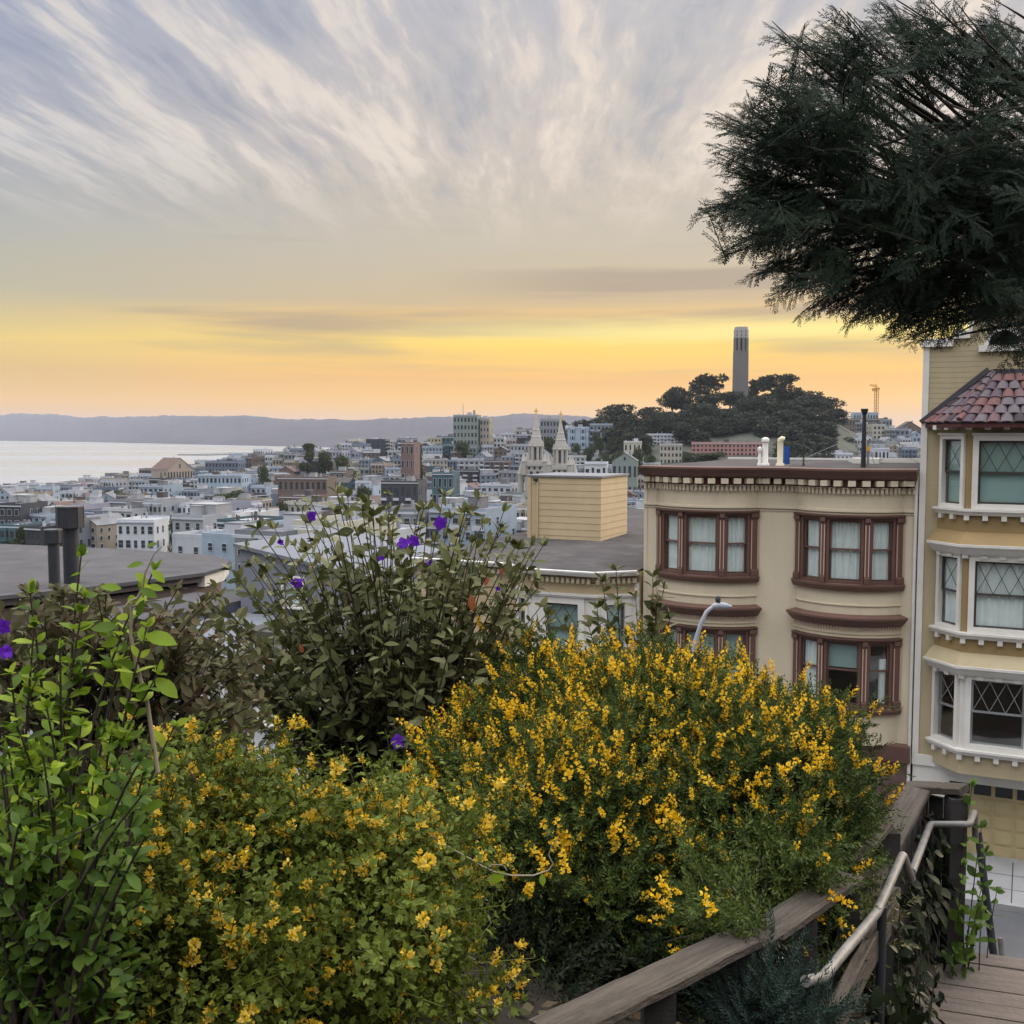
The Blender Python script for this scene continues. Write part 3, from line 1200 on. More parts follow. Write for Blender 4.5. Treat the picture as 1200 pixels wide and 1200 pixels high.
def roof_tiles(mb, quad, nx, ny, rise, rr, mats):
    """half-round clay tiles laid over a roof plane given by eave-left, eave-right, top-right, top-left"""
    a, b_, c, d = [Vector(p) for p in quad]
    nrm = (b_ - a).cross(d - a).normalized()
    if nrm.z < 0:
        nrm = -nrm
    for j in range(ny):
        v0, v1 = j / ny, (j + 1.12) / ny
        wa, wb = (b_ - a).length, (c - d).length
        wrow = lerp(wa, wb, j / ny)
        k = max(1, round(nx * wrow / wa))
        for i in range(k):
            u0, u1 = i / k, (i + 1) / k
            mi = rr.choice(mats)
            rows = []
            for v, lift, sc in ((v0, rise * .45, 1.0), (min(v1, 1.0), 0.0, .86)):
                lo, hi = a.lerp(d, v), b_.lerp(c, v)
                l, h = lo.lerp(hi, u0), lo.lerp(hi, u1)
                row = []
                for s in range(7):
                    th = math.pi * s / 6
                    f = .5 - .5 * math.cos(th) * sc
                    row.append(l.lerp(h, f) + nrm * (math.sin(th) * rise + lift))
                rows.append(row)
            mb.grid(rows, mi, True)
            mb.face(rows[0], mi)


def ochre_house():
    s0, L = 0.06, 4.35
    z0 = street_z(s0 + 2)
    x, y = street_xy(s0, 0)
    H = thing('row_house', 'ochre house with white trimmed angled bays and a red clay tile bay roof', 'house', (x, y, z0), FYAW)
    off = -0.7
    zf = lambda py, px=1176: fac(px, py, s0, z0, off)[1]
    xf = lambda px, py, o: fac(px, py, s0, z0, o)[0]
    cx = xf(1178, 560, -.75)
    hw_f = cx - xf(1134, 560, -.75)            # half width of the bay's front face
    hw_o = cx - xf(1100, 560, 0)                # at the wall
    D = hw_o - hw_f + .05
    bay = [(cx - hw_o, 0), (cx - hw_f, -D), (cx + hw_f, -D), (cx + hw_o, 0)]
    base = zf(912)
    lev = [(zf(509), zf(598)), (zf(651), zf(744)), (zf(791), zf(882))]   # head, sill of the three floors
    zeave = zf(497)
    ztop = fac(1100, 400, s0, z0, 0)[1]
    dep = 14
    walls = MB()
    # wall either side of the bay, full height, and above it
    walls.sweep([(0, 0), bay[0]], lap(base, ztop, .13, .004), 0, False, False)
    walls.sweep([bay[3], (L, 0)], lap(base, ztop, .13, .004), 0, False, False)
    walls.sweep([bay[0], bay[3]], lap(zeave, ztop, .13, .004), 0, False, False)
    for (xa, xb, ya, yb) in ((0, 0, 0, dep), (L, L, 0, dep), (0, L, dep, dep)):
        walls.face([(xa, ya, 0), (xb, yb, 0), (xb, yb, ztop), (xa, ya, ztop)])
    # bay walls between the window rows
    zs = [lev[0][1], lev[1][0], lev[1][1], lev[2][0], lev[2][1]]
    walls.sweep(bay, [(0, lev[0][0]), (0, zeave)], 0, False, False)
    walls.sweep(bay, lap(base, lev[2][1], .13, .004), 0, False, False)
    walls.build('wall', [M['ochre']], H)
    for k in (0, 1):
        mb = MB()
        mb.sweep(bay, [(0, lev[k + 1][0]), (0, lev[k][1])], 0, False, False)
        mb.build('bay_panel', [M['mustard']], H)
    # parapet with a curved crest and an arched attic window
    zs1, zs2 = ztop, fac(1127, 391, s0, z0, 0)[1]
    xs1, xs2 = xf(1118, 395, 0), xf(1137, 391, 0)
    ctr = cx + .02
    ra = ctr - xs2
    zc = zs2
    prof = [(xs1, zs1), (xs1, zs2), (xs2, zs2)] + [(ctr - ra * math.cos(math.pi * k / 16), zc + ra * .95 * math.sin(math.pi * k / 16)) for k in range(17)] + [(2 * ctr - xs2, zs2), (2 * ctr - xs1, zs2), (2 * ctr - xs1, zs1)]
    mb = MB()
    mb.face([(p[0], -.001, p[1]) for p in prof])
    mb.face([(p[0], .25, p[1]) for p in reversed(prof)])
    for p, q in zip(prof[:-1], prof[1:]):
        mb.face([(p[0], -.001, p[1]), (p[0], .25, p[1]), (q[0], .25, q[1]), (q[0], -.001, q[1])])
    mb.build('parapet', [M['ochre']], H)
    mb = MB()
    mb.face([(0, 0.02, ztop - .4), (L, .02, ztop - .4), (L, dep, ztop - .4), (0, dep, ztop - .4)])
    mb.build('roof', [M['tar']], H)
    cop = MB()
    cop.box(-.08, xs1 - .004, -.10, .30, ztop - .14, ztop + .06)
    cop.box(xs1 + .003, xs2, -.09, .30, zs2 - .12, zs2 + .07)
    cop.box(2 * ctr - xs1 + .004, L + .05, -.10, .30, ztop - .14, ztop + .06)
    arcp = [(ctr - (ra + .05) * math.cos(math.pi * k / 16), zc + (ra * .95 + .05) * math.sin(math.pi * k / 16)) for k in range(17)]
    for p, q in zip(arcp[:-1], arcp[1:]):
        cop.face([(p[0], -.1, p[1]), (q[0], -.1, q[1]), (q[0], .3, q[1]), (p[0], .3, p[1])])
        pi, qi = (lerp(p[0], ctr, .1), lerp(p[1], zc, .1)), (lerp(q[0], ctr, .1), lerp(q[1], zc, .1))
        cop.face([(p[0], -.1, p[1]), (pi[0], -.1, pi[1]), (qi[0], -.1, qi[1]), (q[0], -.1, q[1])])
    cop.build('coping', [M['white']], H)
    # arched attic window
    wx0, wx1 = xf(1153, 405, 0), xf(1201, 405, 0)
    wz = fac(1177, 404, s0, z0, 0)[1]
    rw = (wx1 - wx0) / 2
    wc = (wx0 + wx1) / 2
    mb = MB()
    for k in range(20):
        t0, t1 = math.pi * k / 20, math.pi * (k + 1) / 20
        q = [(wc - r * math.cos(t), wz + r * math.sin(t)) for r, t in ((rw, t0), (rw, t1), (rw * .76, t1), (rw * .76, t0))]
        mb.face([(a, -.07, b_) for a, b_ in q])
        mb.face([(q[0][0], -.07, q[0][1]), (q[0][0], 0, q[0][1]), (q[1][0], 0, q[1][1]), (q[1][0], -.07, q[1][1])])
        mb.face([(q[3][0], -.07, q[3][1]), (q[2][0], -.07, q[2][1]), (q[2][0], -.005, q[2][1]), (q[3][0], -.005, q[3][1])])
    mb.box(wc - rw * 1.25, wc + rw * 1.25, -.12, -.002, wz - .16, wz - .002)
    aw = mb.build('arched_window', [M['white']], H)
    mb = MB()
    mb.face([(wc + rw * .78 * math.cos(math.pi * k / 16), -.02, wz + rw * .78 * math.sin(math.pi * k / 16)) for k in range(17)])
    mb.build('pane', [M['dark_glass']], aw)
    # corner boards
    mb = MB()
    mb.box(-.02, .13, -.035, .0, base + .16, ztop - .143)
    mb.box(L - .13, L, -.035, .0, base + .16, ztop - .143)
    mb.box(-.02, L, -.06, .0, base - .12, base + .155)
    mb.build('corner_board', [M['white']], H)
    # windows on three floors
    for i, (zh, zsill) in enumerate(lev):
        faces = list(zip(bay[:-1], bay[1:]))
        for k, (a, b_) in enumerate(faces):
            A, B = Vector(a), Vector(b_)
            L_ = (B - A).length
            t = (B - A) / L_
            ins = .10 if k == 1 else .06
            if i < 2 and k != 1:
                ins = .09
            p0, p1 = A + t * ins, B - t * ins
            cur = ['blind', 'drape', None][i] if k == 1 else [None, 'drape', None][i]
            if k == 1 and i == 2:
                ins = .30
            if k != 1 and i == 0:
                cur = 'blind'
            win(H, p0, p1, zsill + .02, zh - .02, M['white'], 0.135 if k == 1 else .10, .07, 0.5, cur, M['metal_grey'] if i == 2 else M['sash'], lattice=True, crown=.05)
            # jamb panels beside the casing
            n = Vector((t.y, -t.x))
            for q0, q1 in ((A, p0), (p1, B)):
                pm = MB()
                c = (q0 + q1) / 2
                h = (q1 - q0) / 2
                pm.obox((c.x - n.x * .03, c.y - n.y * .03, (zh + zsill) / 2), (h.x, h.y, 0), (n.x * .03, n.y * .03, 0), (0, 0, (zh - zsill) / 2))
                pm.build('bay_post', [M['mustard'] if i < 2 else M['white']], H)
        mb = MB()
        mb.sweep(bay, [(0, zsill - .14), (.10, zsill - .14), (.13, zsill - .08), (.18, zsill - .04), (.18, zsill + .015), (0, zsill + .015)], 0)
        dentils(mb, bay, .42 if True else .3, .12, .11, zsill - .26, zsill - .142, 0)
        mb.build('sill', [M['white']], H)
        if i:
            zk = zf(640) if i == 1 else zf(783)
            mb = MB()
            mb.sweep(bay, [(0, zk + .32), (.12, zk + .22), (.30, zk + .02)], 0, False, False)
            mb.build('skirt', [M['mustard'] if i == 1 else M['ochre']], H)
            mb = MB()
            mb.sweep(bay, [(0, zk - .22), (.14, zk - .22), (.2, zk - .15), (.26, zk - .06), (.32, zk - .03), (.32, zk + .03), (.28, zk + .035)], 0)
            dentils(mb, bay, .42, .15, .12, zk - .32, zk - .222, 0)
            mb.build('belt_cornice', [M['white']], H)
    # tiled bay roof
    tm = [M['tile_a'], M['tile_b'], M['tile_c'], M['tile_d'], M['tile_e']]
    e = [(cx - hw_o - .42, .06), (cx - hw_f - .2, -D - .42), (cx + hw_f + .2, -D - .42), (cx + hw_o + .42, .06)]
    zr = zf(432) - .12
    tt = [(cx - .42, -.0), (cx - .36, -.16), (cx + .36, -.16), (cx + .42, -.0)]
    rr = random.Random(5)
    roof = MB()
    for k, nx in ((0, 5), (1, 7), (2, 5)):
        q = [(e[k][0], e[k][1], zeave + .02), (e[k + 1][0], e[k + 1][1], zeave + .02), (tt[k + 1][0], tt[k + 1][1], zr), (tt[k][0], tt[k][1], zr)]
        roof.face([(p[0], p[1], p[2] - .015) for p in q], 4)
        roof_tiles(roof, q, nx, 6, .062, rr, [0, 0, 1, 1, 2, 2, 3, 4])
    # hip tiles
    for k in (1, 2):
        a, b_ = Vector((e[k][0], e[k][1], zeave + .05)), Vector((tt[k][0], tt[k][1], zr + .03))
        for i in range(7):
            p, q = a.lerp(b_, i / 7), a.lerp(b_, (i + 1.1) / 7)
            roof.tube([p + Vector((0, 0, .05)), q + Vector((0, 0, .02))], [.09, .07], 8, rr.choice([0, 1, 2, 3]))
    roof.build('tile_roof', tm, H)
    mb = MB()
    mb.prism([(p[0], p[1]) for p in (tt[0], tt[1], tt[2], tt[3])], zr - .02, zr + .14)
    for k in (0, 3):        # dark flashing where the roof meets the wall
        a, b_ = Vector((e[k][0], -.03, zeave)), Vector((tt[k][0], -.03, zr + .1))
        d = (b_ - a).normalized()
        nn = Vector((-d.z, 0, d.x))
        mb.obox((a + b_) / 2 + nn * .07 * (1 if k == 0 else -1), d * (b_ - a).length / 2, (0, .03, 0), nn * .06)
    mb.build('flashing', [mat('lead_flashing', (0.075, 0.075, 0.085), .5, .2, 3, metal=.3)], H)
    mb = MB()
    mb.face([(p[0], p[1], zeave - .02) for p in e])
    mb.sweep(e, [(-.03, zeave - .08), (0, zeave - .08), (0, zeave + .01)], 0, False)
    dentils(mb, bay, .42, .13, .34, zeave - .13, zeave - .022, 1)
    mb.build('eave', [M['brown_dark'], M['white']], H)
    # ground floor: recessed garage with a panelled door
    mb = MB()
    mb.box(0, .9, -.0, .12, 0, base - .12)
    mb.box(L - .9, L, 0, .12, 0, base - .12)
    mb.box(.9, L - .9, 0, .12, base - .45, base - .12)
    mb.build('garage_surround', [M['white']], H)
    mb = MB()
    gx0, gx1, gz = .92, L - .92, base - .47
    g0 = xf(1131, 960, .3)
    cols = 5
    rowsn = 5
    mb.box(gx0, gx1, .30, .34, 0.02, gz)
    for i in range(cols):
        for j in range(rowsn):
            xa, xb = lerp(gx0, gx1, i / cols) + .05, lerp(gx0, gx1, (i + 1) / cols) - .05
            za, zb_ = lerp(.03, gz, j / rowsn) + .04, lerp(.03, gz, (j + 1) / rowsn) - .04
            if j < rowsn - 1:
                mb.box(xa, xb, .275, .298, za, zb_)
    gd = mb.build('garage_door', [M['garage']], H)
    for i in range(cols):
        pm = MB()
        xa, xb = lerp(gx0, gx1, i / cols) + .05, lerp(gx0, gx1, (i + 1) / cols) - .05
        pm.box(xa, xb, .288, .298, lerp(.03, gz, .8) + .06, gz - .06)
        pm.build('light', [M['dark_glass']], gd)
    # rain pipe at the left edge
    mb = MB()
    mb.tube([(-.09, -.05, .2), (-.09, -.05, zf(560))], .045, 8)
    mb.build('downpipe', [M['white']], H)
    mb = MB()
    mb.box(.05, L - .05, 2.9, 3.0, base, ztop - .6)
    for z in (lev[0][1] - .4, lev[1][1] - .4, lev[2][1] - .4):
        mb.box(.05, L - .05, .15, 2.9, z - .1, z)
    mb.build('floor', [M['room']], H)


M['dark_glass'] = mat('dark_glass', (0.02, 0.024, 0.028), 0.06, 0.2, 1.0, spec=0.6)
M['garage'] = mat('garage_paint', S(172, 158, 120), 0.6, 0.08, 1.5, .1)
for k, c in zip('abcde', ((108, 86, 88), (104, 96, 102), (114, 82, 80), (92, 80, 90), (66, 56, 60))):
    M['tile_' + k] = mat('clay_tile', S(*c), 0.75, 0.25, 9, 0.4, 60)
ochre_house()


def lemon_house():
    s0, L = -14.9, 7.45
    z0 = street_z(s0 + 3)
    x, y = street_xy(s0, 0)
    H = thing('row_house', 'pale yellow house with dentil cornice and angled bay behind the broom bush', 'house', (x, y, z0), FYAW)
    off = -0.85
    zf = lambda py, px=680: fac(px, py, s0, z0, off)[1]
    xf = lambda px, py, o: fac(px, py, s0, z0, o)[0]
    D = .9
    xr = xf(745, 690, 0)
    xfr = xf(697, 690, -D)
    xfl = xfr - 2.0
    xl = xfl - (xr - xfr)
    bay = [(xl, 0), (xfl, -D), (xfr, -D), (xr, 0)]
    path = [(0, 0)] + bay + [(L, 0)]
    zt = zf(668)
    wt, wb = zf(700), zf(775)
    walls = MB()
    walls.sweep(path, lap(wt, zt, .2, .007), 0, False, False)
    walls.sweep(path, lap(0, wb, .2, .007), 0, False, False)
    walls.sweep([(0, 0), bay[0]], lap(wb, wt, .2, .007), 0, False, False)
    walls.sweep([bay[3], (L, 0)], lap(wb, wt, .2, .007), 0, False, False)
    dep = 19
    for (xa, xb, ya, yb) in ((0, 0, 0, dep), (L, L, 0, dep), (0, L, dep, dep)):
        walls.face([(xa, ya, 0), (xb, yb, 0), (xb, yb, zt - .05), (xa, ya, zt - .05)])
    walls.build('wall', [M['lemon']], H)
    mb = MB()
    po = [(p[0] + n[0] * .3, p[1] + n[1] * .3) for p, n in zip(path, offsets(path))]
    mb.face([(p[0], p[1], zt + .0) for p in po] + [(L, dep, zt + .3), (0, dep, zt + .3)])
    mb.build('roof', [M['tar']], H)
    mb = MB()
    mb.sweep(path, [(0, zf(674)), (.26, zf(674)), (.34, zf(673)), (.4, zf(669)), (.4, zt + .01), (.27, zt + .015)], 0)
    mb.build('gutter', [M['white']], H)
    mb = MB()
    mb.sweep(path, [(0, zf(681)), (.08, zf(681)), (.12, zf(675)), (0, zf(674.5))], 1)
    dentils(mb, path, .16, .09, .09, zf(682.5), zf(677), 0, .085)
    mb.sweep(path, [(0, zf(684)), (.05, zf(684)), (.05, zf(682.7)), (0, zf(682.7))], 0)
    mb.build('dentil_course', [M['cream'], mat('taupe_frieze', S(140, 124, 98), .7)], H)
    # windows in the three faces of the bay, white cased
    for k, (a, b_) in enumerate(zip(bay[:-1], bay[1:])):
        A, B = Vector(a), Vector(b_)
        t = (B - A).normalized()
        ins = .30 if k == 1 else .16
        n = Vector((t.y, -t.x))
        for q0, q1 in ((A, A + t * ins), (B - t * ins, B)):
            pm = MB()
            c, h = (q0 + q1) / 2, (q1 - q0) / 2
            pm.obox((c.x - n.x * .04, c.y - n.y * .04, (wt + wb) / 2), (h.x, h.y, 0), (n.x * .05, n.y * .05, 0), (0, 0, (wt - wb) / 2))
            pm.build('bay_post', [M['white']], H)
        win(H, A + t * ins, B - t * ins, wb, wt, M['white'], .2, .06, .5, 'blind', M['sash'], lattice=True, crown=.06, sill=.08)
    mb = MB()
    mb.sweep(bay, [(0, wt - .02), (.09, wt), (.14, wt + .05), (.14, wt + .1), (0, wt + .11)], 0)
    mb.build('moulding', [M['white']], H)
    mb = MB()
    mb.sweep(bay, [(0, wb - .14), (.12, wb - .14), (.16, wb - .05), (.16, wb - .003), (0, wb - .003)], 0)
    mb.build('moulding', [M['white']], H)
    mb = MB()
    mb.box(L - .16, L - .01, -.05, .0, 0, zt - .4)
    mb.build('corner_board', [M['white']], H)
    # lower storey windows and garage, mostly behind the shrubs
    for (xa, xb) in ((.8, 1.9), (5.6, 6.6)):
        win(H, (xa, -.168), (xb, -.168), wb - 3.0, wb - 1.3, M['white'], .12, .06, .5, 'drape', M['sash'], sill=.08)
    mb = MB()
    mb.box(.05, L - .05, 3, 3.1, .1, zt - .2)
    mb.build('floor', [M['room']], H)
    # boarded stair head on the roof
    yb0 = 6.2
    bx0, bx1 = fac(618, 600, s0, z0, yb0)[0], fac(704, 600, s0, z0, yb0)[0]
    zbt = fac(690, 560, s0, z0, yb0)[1]
    zr = zt - .02
    mb = MB()
    mb.prism([(bx0, yb0), (bx1, yb0), (bx1, yb0 + 2.75), (bx0, yb0 + 2.75)], zr, zbt)
    mb.sweep([(bx0, yb0 + 2.75), (bx0, yb0), (bx1, yb0), (bx1, yb0 + 2.75)], lap(zr + .02, zbt, .245, .012), 0, False, False)
    st = mb.build('stair_head', [M['lemon']], H)
    mb = MB()
    mb.prism([(bx0 - .06, yb0 - .06), (bx1 + .06, yb0 - .06), (bx1 + .06, yb0 + 2.81), (bx0 - .06, yb0 + 2.81)], zbt + .003, zbt + .07)
    mb.build('roof_edge', [mat('grey_edge', S(120, 122, 128), .6)], st)
    mb = MB()
    mb.box(bx0 + .02, bx0 + .16, yb0 - .05, yb0 - .001, zr + .05, zbt - .01)
    mb.tube([(bx0 + .42, yb0 - .05, zr + .1), (bx0 + .42, yb0 - .05, zbt - .25), (bx0 + .36, yb0 - .05, zbt - .12)], .035, 6)
    mb.build('trim', [M['lemon']], st)
    mb = MB()
    mb.box(bx0 + .30, bx0 + .43, yb0 - .14, yb0 - .002, zbt - .16, zbt - .06)
    mb.build('lamp', [M['metal_dark']], st)


lemon_house()


def far_row_houses():
    def setting(s0):
        x, y = street_xy(s0, 0)
        return (x, y, street_z(s0 + 3))
    # grey house: a low street front and a taller rear part with a pale lean-to roof
    s0, L = -28.6, 6.6
    loc = setting(s0)
    H = thing('row_house', 'grey house with a pale sloping roof seen left of the purple flowered shrub', 'house', loc, FYAW)
    zt = 62.0 - loc[2]
    grey = mat('pale_grey_paint', S(122, 126, 136), .7, .06, 1, .2)
    mb = MB()
    mb.prism([(0, 0), (L, 0), (L, 7.6), (0, 7.6)], 0, zt)
    za, zb = 65.0 - loc[2], 64.0 - loc[2]
    q = [(0, 7.7), (L, 7.7), (L, 16), (0, 16)]
    z = [za, zb, zb, za]
    for i in range(4):
        k = (i + 1) % 4
        mb.face([(q[i][0], q[i][1], 0), (q[k][0], q[k][1], 0), (q[k][0], q[k][1], z[k]), (q[i][0], q[i][1], z[i])])
    mb.build('wall', [grey], H)
    mb = MB()
    mb.prism([(-.1, -.15), (L + .1, -.15), (L + .1, 7.55), (-.1, 7.55)], zt + .003, zt + .15)
    for dz, rev in ((.0, False), (.16, True)):
        f = [(-.2, 7.5, za + .03 + dz), (L + .2, 7.5, zb - .03 + dz), (L + .2, 16.2, zb - .03 + dz), (-.2, 16.2, za + .03 + dz)]
        mb.face(f)
    mb.face([(-.2, 7.5, za + .03), (L + .2, 7.5, zb - .03), (L + .2, 7.5, zb + .13), (-.2, 7.5, za + .19)])
    mb.build('roof', [mat('grey_shingle', S(112, 116, 124), .85, .12, 3, .3, 40)], H)
    for i in range(3):
        win(H, (.6 + i * 2.1, -.168), (1.7 + i * 2.1, -.168), 1.2, 2.8, M['white'], .1, .06, .5, 'drape', M['sash'], sill=.08)
    win(H, (2.4, 7.53), (3.6, 7.53), zt + .6, zt + 1.9, M['white'], .1, .06, .5, 'drape', M['sash'], sill=.08)
    # white house next to it, hidden by the shrub
    s0, L = -21.9, 6.9
    loc = setting(s0)
    H = thing('row_house', 'white house showing through the twigs of the purple flowered shrub', 'house', loc, FYAW)
    zt = 63.0 - loc[2]
    mb = MB()
    mb.prism([(0, 0), (L, 0), (L, 13), (0, 13)], 0, zt)
    mb.build('wall', [mat('chalk_white_paint', S(190, 192, 194), .7, .06, 1, .2)], H)
    mb = MB()
    mb.prism([(-.0, -.25), (L, -.25), (L, 13.0), (0, 13.0)], zt + .003, zt + .22)
    mb.build('roof', [M['tar']], H)
    for i in range(3):
        win(H, (.6 + i * 2.1, -.168), (1.7 + i * 2.1, -.168), 1.4, 3.2, M['white'], .1, .06, .5, 'drape', M['sash'], sill=.08)
    # low slate building with white rails between the grey house and the dark roof
    s0, L = -32.4, 3.6
    loc = setting(s0)
    H = thing('row_house', 'low slate grey house front with white balcony rails, left', 'house', loc, FYAW)
    zt = 62.4 - loc[2]
    mb = MB()
    mb.prism([(0, 0), (L, 0), (L, 9), (0, 9)], 0, zt)
    mb.build('wall', [mat('dark_slate_paint', S(84, 92, 110), .75, .1, .6, .2)], H)
    mb = MB()
    mb.prism([(0, -.2), (L, -.2), (L, 9), (0, 9)], zt + .003, zt + .2)
    mb.build('roof', [M['tar_dark']], H)
    for z in (.9, 1.9, 2.9):
        mb = MB()
        mb.box(.1, L - .1, -.5, -.003, z - .06, z + .06)
        mb.build('balcony', [M['white']], H)
    # dark roofed building
    s1, L1 = -60.0, 27.2
    zr = 63.45
    loc = setting(s1 + 20)
    x, y = street_xy(s1, 0)
    z1 = loc[2]
    B = thing('row_building', 'brown sided building with a broad dark flat roof and twin flues at the left', 'building', (x, y, z1), FYAW)
    h = zr - z1
    out = [(0, 0), (L1 - 2.6, -0.0), (L1 - 1.2, 3.5), (L1, 9.6), (L1 - .6, 11.6), (L1 - 2.2, 13.8), (L1 - 4.6, 14.9), (L1 - 10.5, 15.2), (0, 13.0)]
    mb = MB()
    mb.prism(out, -1, h - .6)
    mb.build('wall', [mat('brown_shingle_wall', S(112, 100, 94), .85, .16, .8, .5, 20, lines=(.25, .6))], B)
    mb = MB()
    o2 = [(p[0] + n[0] * .45, p[1] + n[1] * .45) for p, n in zip(out, offsets(out))]
    mb.prism(o2, h - .16, h, 0)
    mb.build('roof', [M['tar_dark']], B)
    mb = MB()
    mb.sweep(out[3:6], [(.0, h - .7), (.38, h - .7), (.38, h - .163), (0, h - .163)], 0)
    mb.build('fascia', [M['white']], B)
    mb = MB()
    mb.sweep(out[:4], [(.0, h - .5), (.3, h - .45), (.3, h - .163), (0, h - .163)], 0)
    mb.build('eave', [mat('dark_eave', S(92, 84, 80), .8)], B)
    for fl in range(2):
        for i in range(9):
            xa = 2.2 + i * 2.4
            zw = .8 + fl * 2.2
            win(B, (xa, -.168), (xa + 1.0, -.168), zw, zw + 1.25, M['white'], .09, .05, .5, 'blind', M['sash'], sill=.1)
    # twin flues on the roof
    for nm, (pa, pb, ytop, ycap, qa, qb, Y) in (('tall', (66, 97, 593, 619, 74, 92, 46.5)), ('short', (52, 72, 620, 637, 58, 71, 45.0))):
        c = P((pa + pb) / 2, ytop, Y)
        sc = 1 / FPX * Y
        rcap, rpipe = (pb - pa) / 2 * sc, (qb - qa) / 2 * sc
        zt_, zc_ = P(80, ytop, Y).z, P(80, ycap, Y).z
        F = thing('roof_flue', 'taller dark metal flue with an eight sided cowl' if nm == 'tall' else 'shorter dark metal flue with an eight sided cowl', 'flue', (c.x, c.y, zr), 0.2)
        mb = MB()
        mb.lathe([(rpipe, 0), (rpipe, zc_ - zr + .1)], 14)
        mb.build('pipe', [M['metal_dark']], F)
        mb = MB()
        mb.lathe([(rcap * .8, zc_ - zr), (rcap, zc_ - zr + .04), (rcap, zt_ - zr - .06)], 8, smooth=False)
        for k in range(8):
            a = 2 * math.pi * k / 8
            mb.tube([(rcap * math.cos(a), rcap * math.sin(a), zc_ - zr), (rcap * math.cos(a), rcap * math.sin(a), zt_ - zr)], .02, 4)
        mb.build('cowl', [M['metal_dark']], F)
        mb = MB()
        mb.lathe([(rcap * 1.06, zt_ - zr - .06), (rcap * 1.06, zt_ - zr)], 8, smooth=False)
        mb.build('cap', [mat('flue_cap', (.12, .125, .13), .4, metal=.4)], F)


far_row_houses()


def roof_things():
    zr = BEIGE_TOP - .03
    cream = M['cream']

    def pipe(name, label, px, ytop, Y, wpx, capw, m, cat='vent pipe', lean=0.0, bend=False):
        p = P(px, ytop, Y)
        r = wpx / 2 / FPX * Y
        T = thing(name, label, cat, (p.x, p.y, zr))
        h = p.z - zr
        mb = MB()
        mb.lathe([(r * 1.5, 0), (r * 1.4, .06), (r, .08), (r, h - .03)], 12)
        mb.build('pipe', [m], T)
        mb = MB()
        rc = capw / 2 / FPX * Y
        if bend:
            mb.tube([(0, 0, h - .05), (0, 0, h), (rc * .8, 0, h + rc * .5), (rc * 1.5, 0, h + rc * .2)], [r, r * 1.05, r * 1.1, r * 1.1], 10)
        else:
            mb.lathe([(rc, h - .12), (rc, h - .04), (rc * .7, h), (0, h + .02)], 12)
            mb.lathe([(rc * .7, h - .22), (rc * .75, h - .16), (r, h - .14)], 12)
        mb.build('cowl', [m], T)
        return T
    pipe('vent_pipe', 'thick white roof vent pipe with a mushroom cowl', 897, 513, 31.5, 7, 9, M['white'])
    pipe('vent_pipe', 'short thin white vent pipe beside the mushroom cowl pipe', 890.5, 524, 31.5, 4, 5.5, M['white'])
    pipe('vent_pipe', 'cream roof vent pipe with a bent top', 914.5, 516, 31.2, 7, 5, cream, bend=True)
    pipe('antenna_pole', 'thin short black pole on the beige house roof', 942, 521, 31, 2, 3.2, M['metal_dark'], 'pole')
    # tall black mast with stays
    Y = 29.6
    b0, t0 = P(1011.5, 550, Y), P(1014.5, 479, Y)
    T = thing('roof_mast', 'tall black stovepipe mast with wire stays on the beige house roof', 'mast', (b0.x, b0.y, zr))
    h = t0.z - zr
    mb = MB()
    mb.tube([(0, 0, 0), (0, 0, h - .16)], [.07, .05], 10)
    mb.build('pipe', [M['metal_dark']], T)
    mb = MB()
    mb.lathe([(.05, h - .17), (.075, h - .12), (.10, h - .05), (.10, h)], 12)
    mb.build('cowl', [M['metal_dark']], T)
    mb = MB()
    mb.tube([(.12, -.02, 0), (.12, -.02, h * .42)], .035, 8)
    mb.build('conduit', [M['metal_grey']], T)
    for dx, dy in ((1.9, .4), (-2.0, .6), (1.5, 3.5)):
        mb = MB()
        mb.tube([(0, 0, h * .6), (dx, dy, 0.0)], .008, 4)
        mb.build('stay_wire', [M['metal_grey']], T)
    mb = MB()
    mb.box(.06, .16, -.07, -.06, h * .28, h * .36)
    mb.build('tag', [mat('yellow_tag', S(220, 170, 60), .5)], T)
    # blue sheet hanging from a little rack behind the pipes
    c = P(921, 541, 33.0)
    mb = MB()
    rows = []
    hz = P(921, 523, 33.0).z - zr
    for i in range(9):
        u = i / 8
        rows.append([(lerp(-.11, .11, k / 10) + .0, .03 * math.sin(k * 1.7) * (1 - u * .4), lerp(0, hz, u)) for k in range(11)])
    mb.grid(rows, 0, True)
    rows2 = [[(q[0], q[1] + .012, q[2]) for q in r] for r in rows]
    mb.grid(rows2, 0, True)
    o = mb.build('tarpaulin', [mat('blue_sheet', S(52, 88, 160), .6, .15)], None, (c.x, c.y, zr))
    tag(o, 'small blue sheet standing beside the vent pipes on the roof', 'tarpaulin')


roof_things()


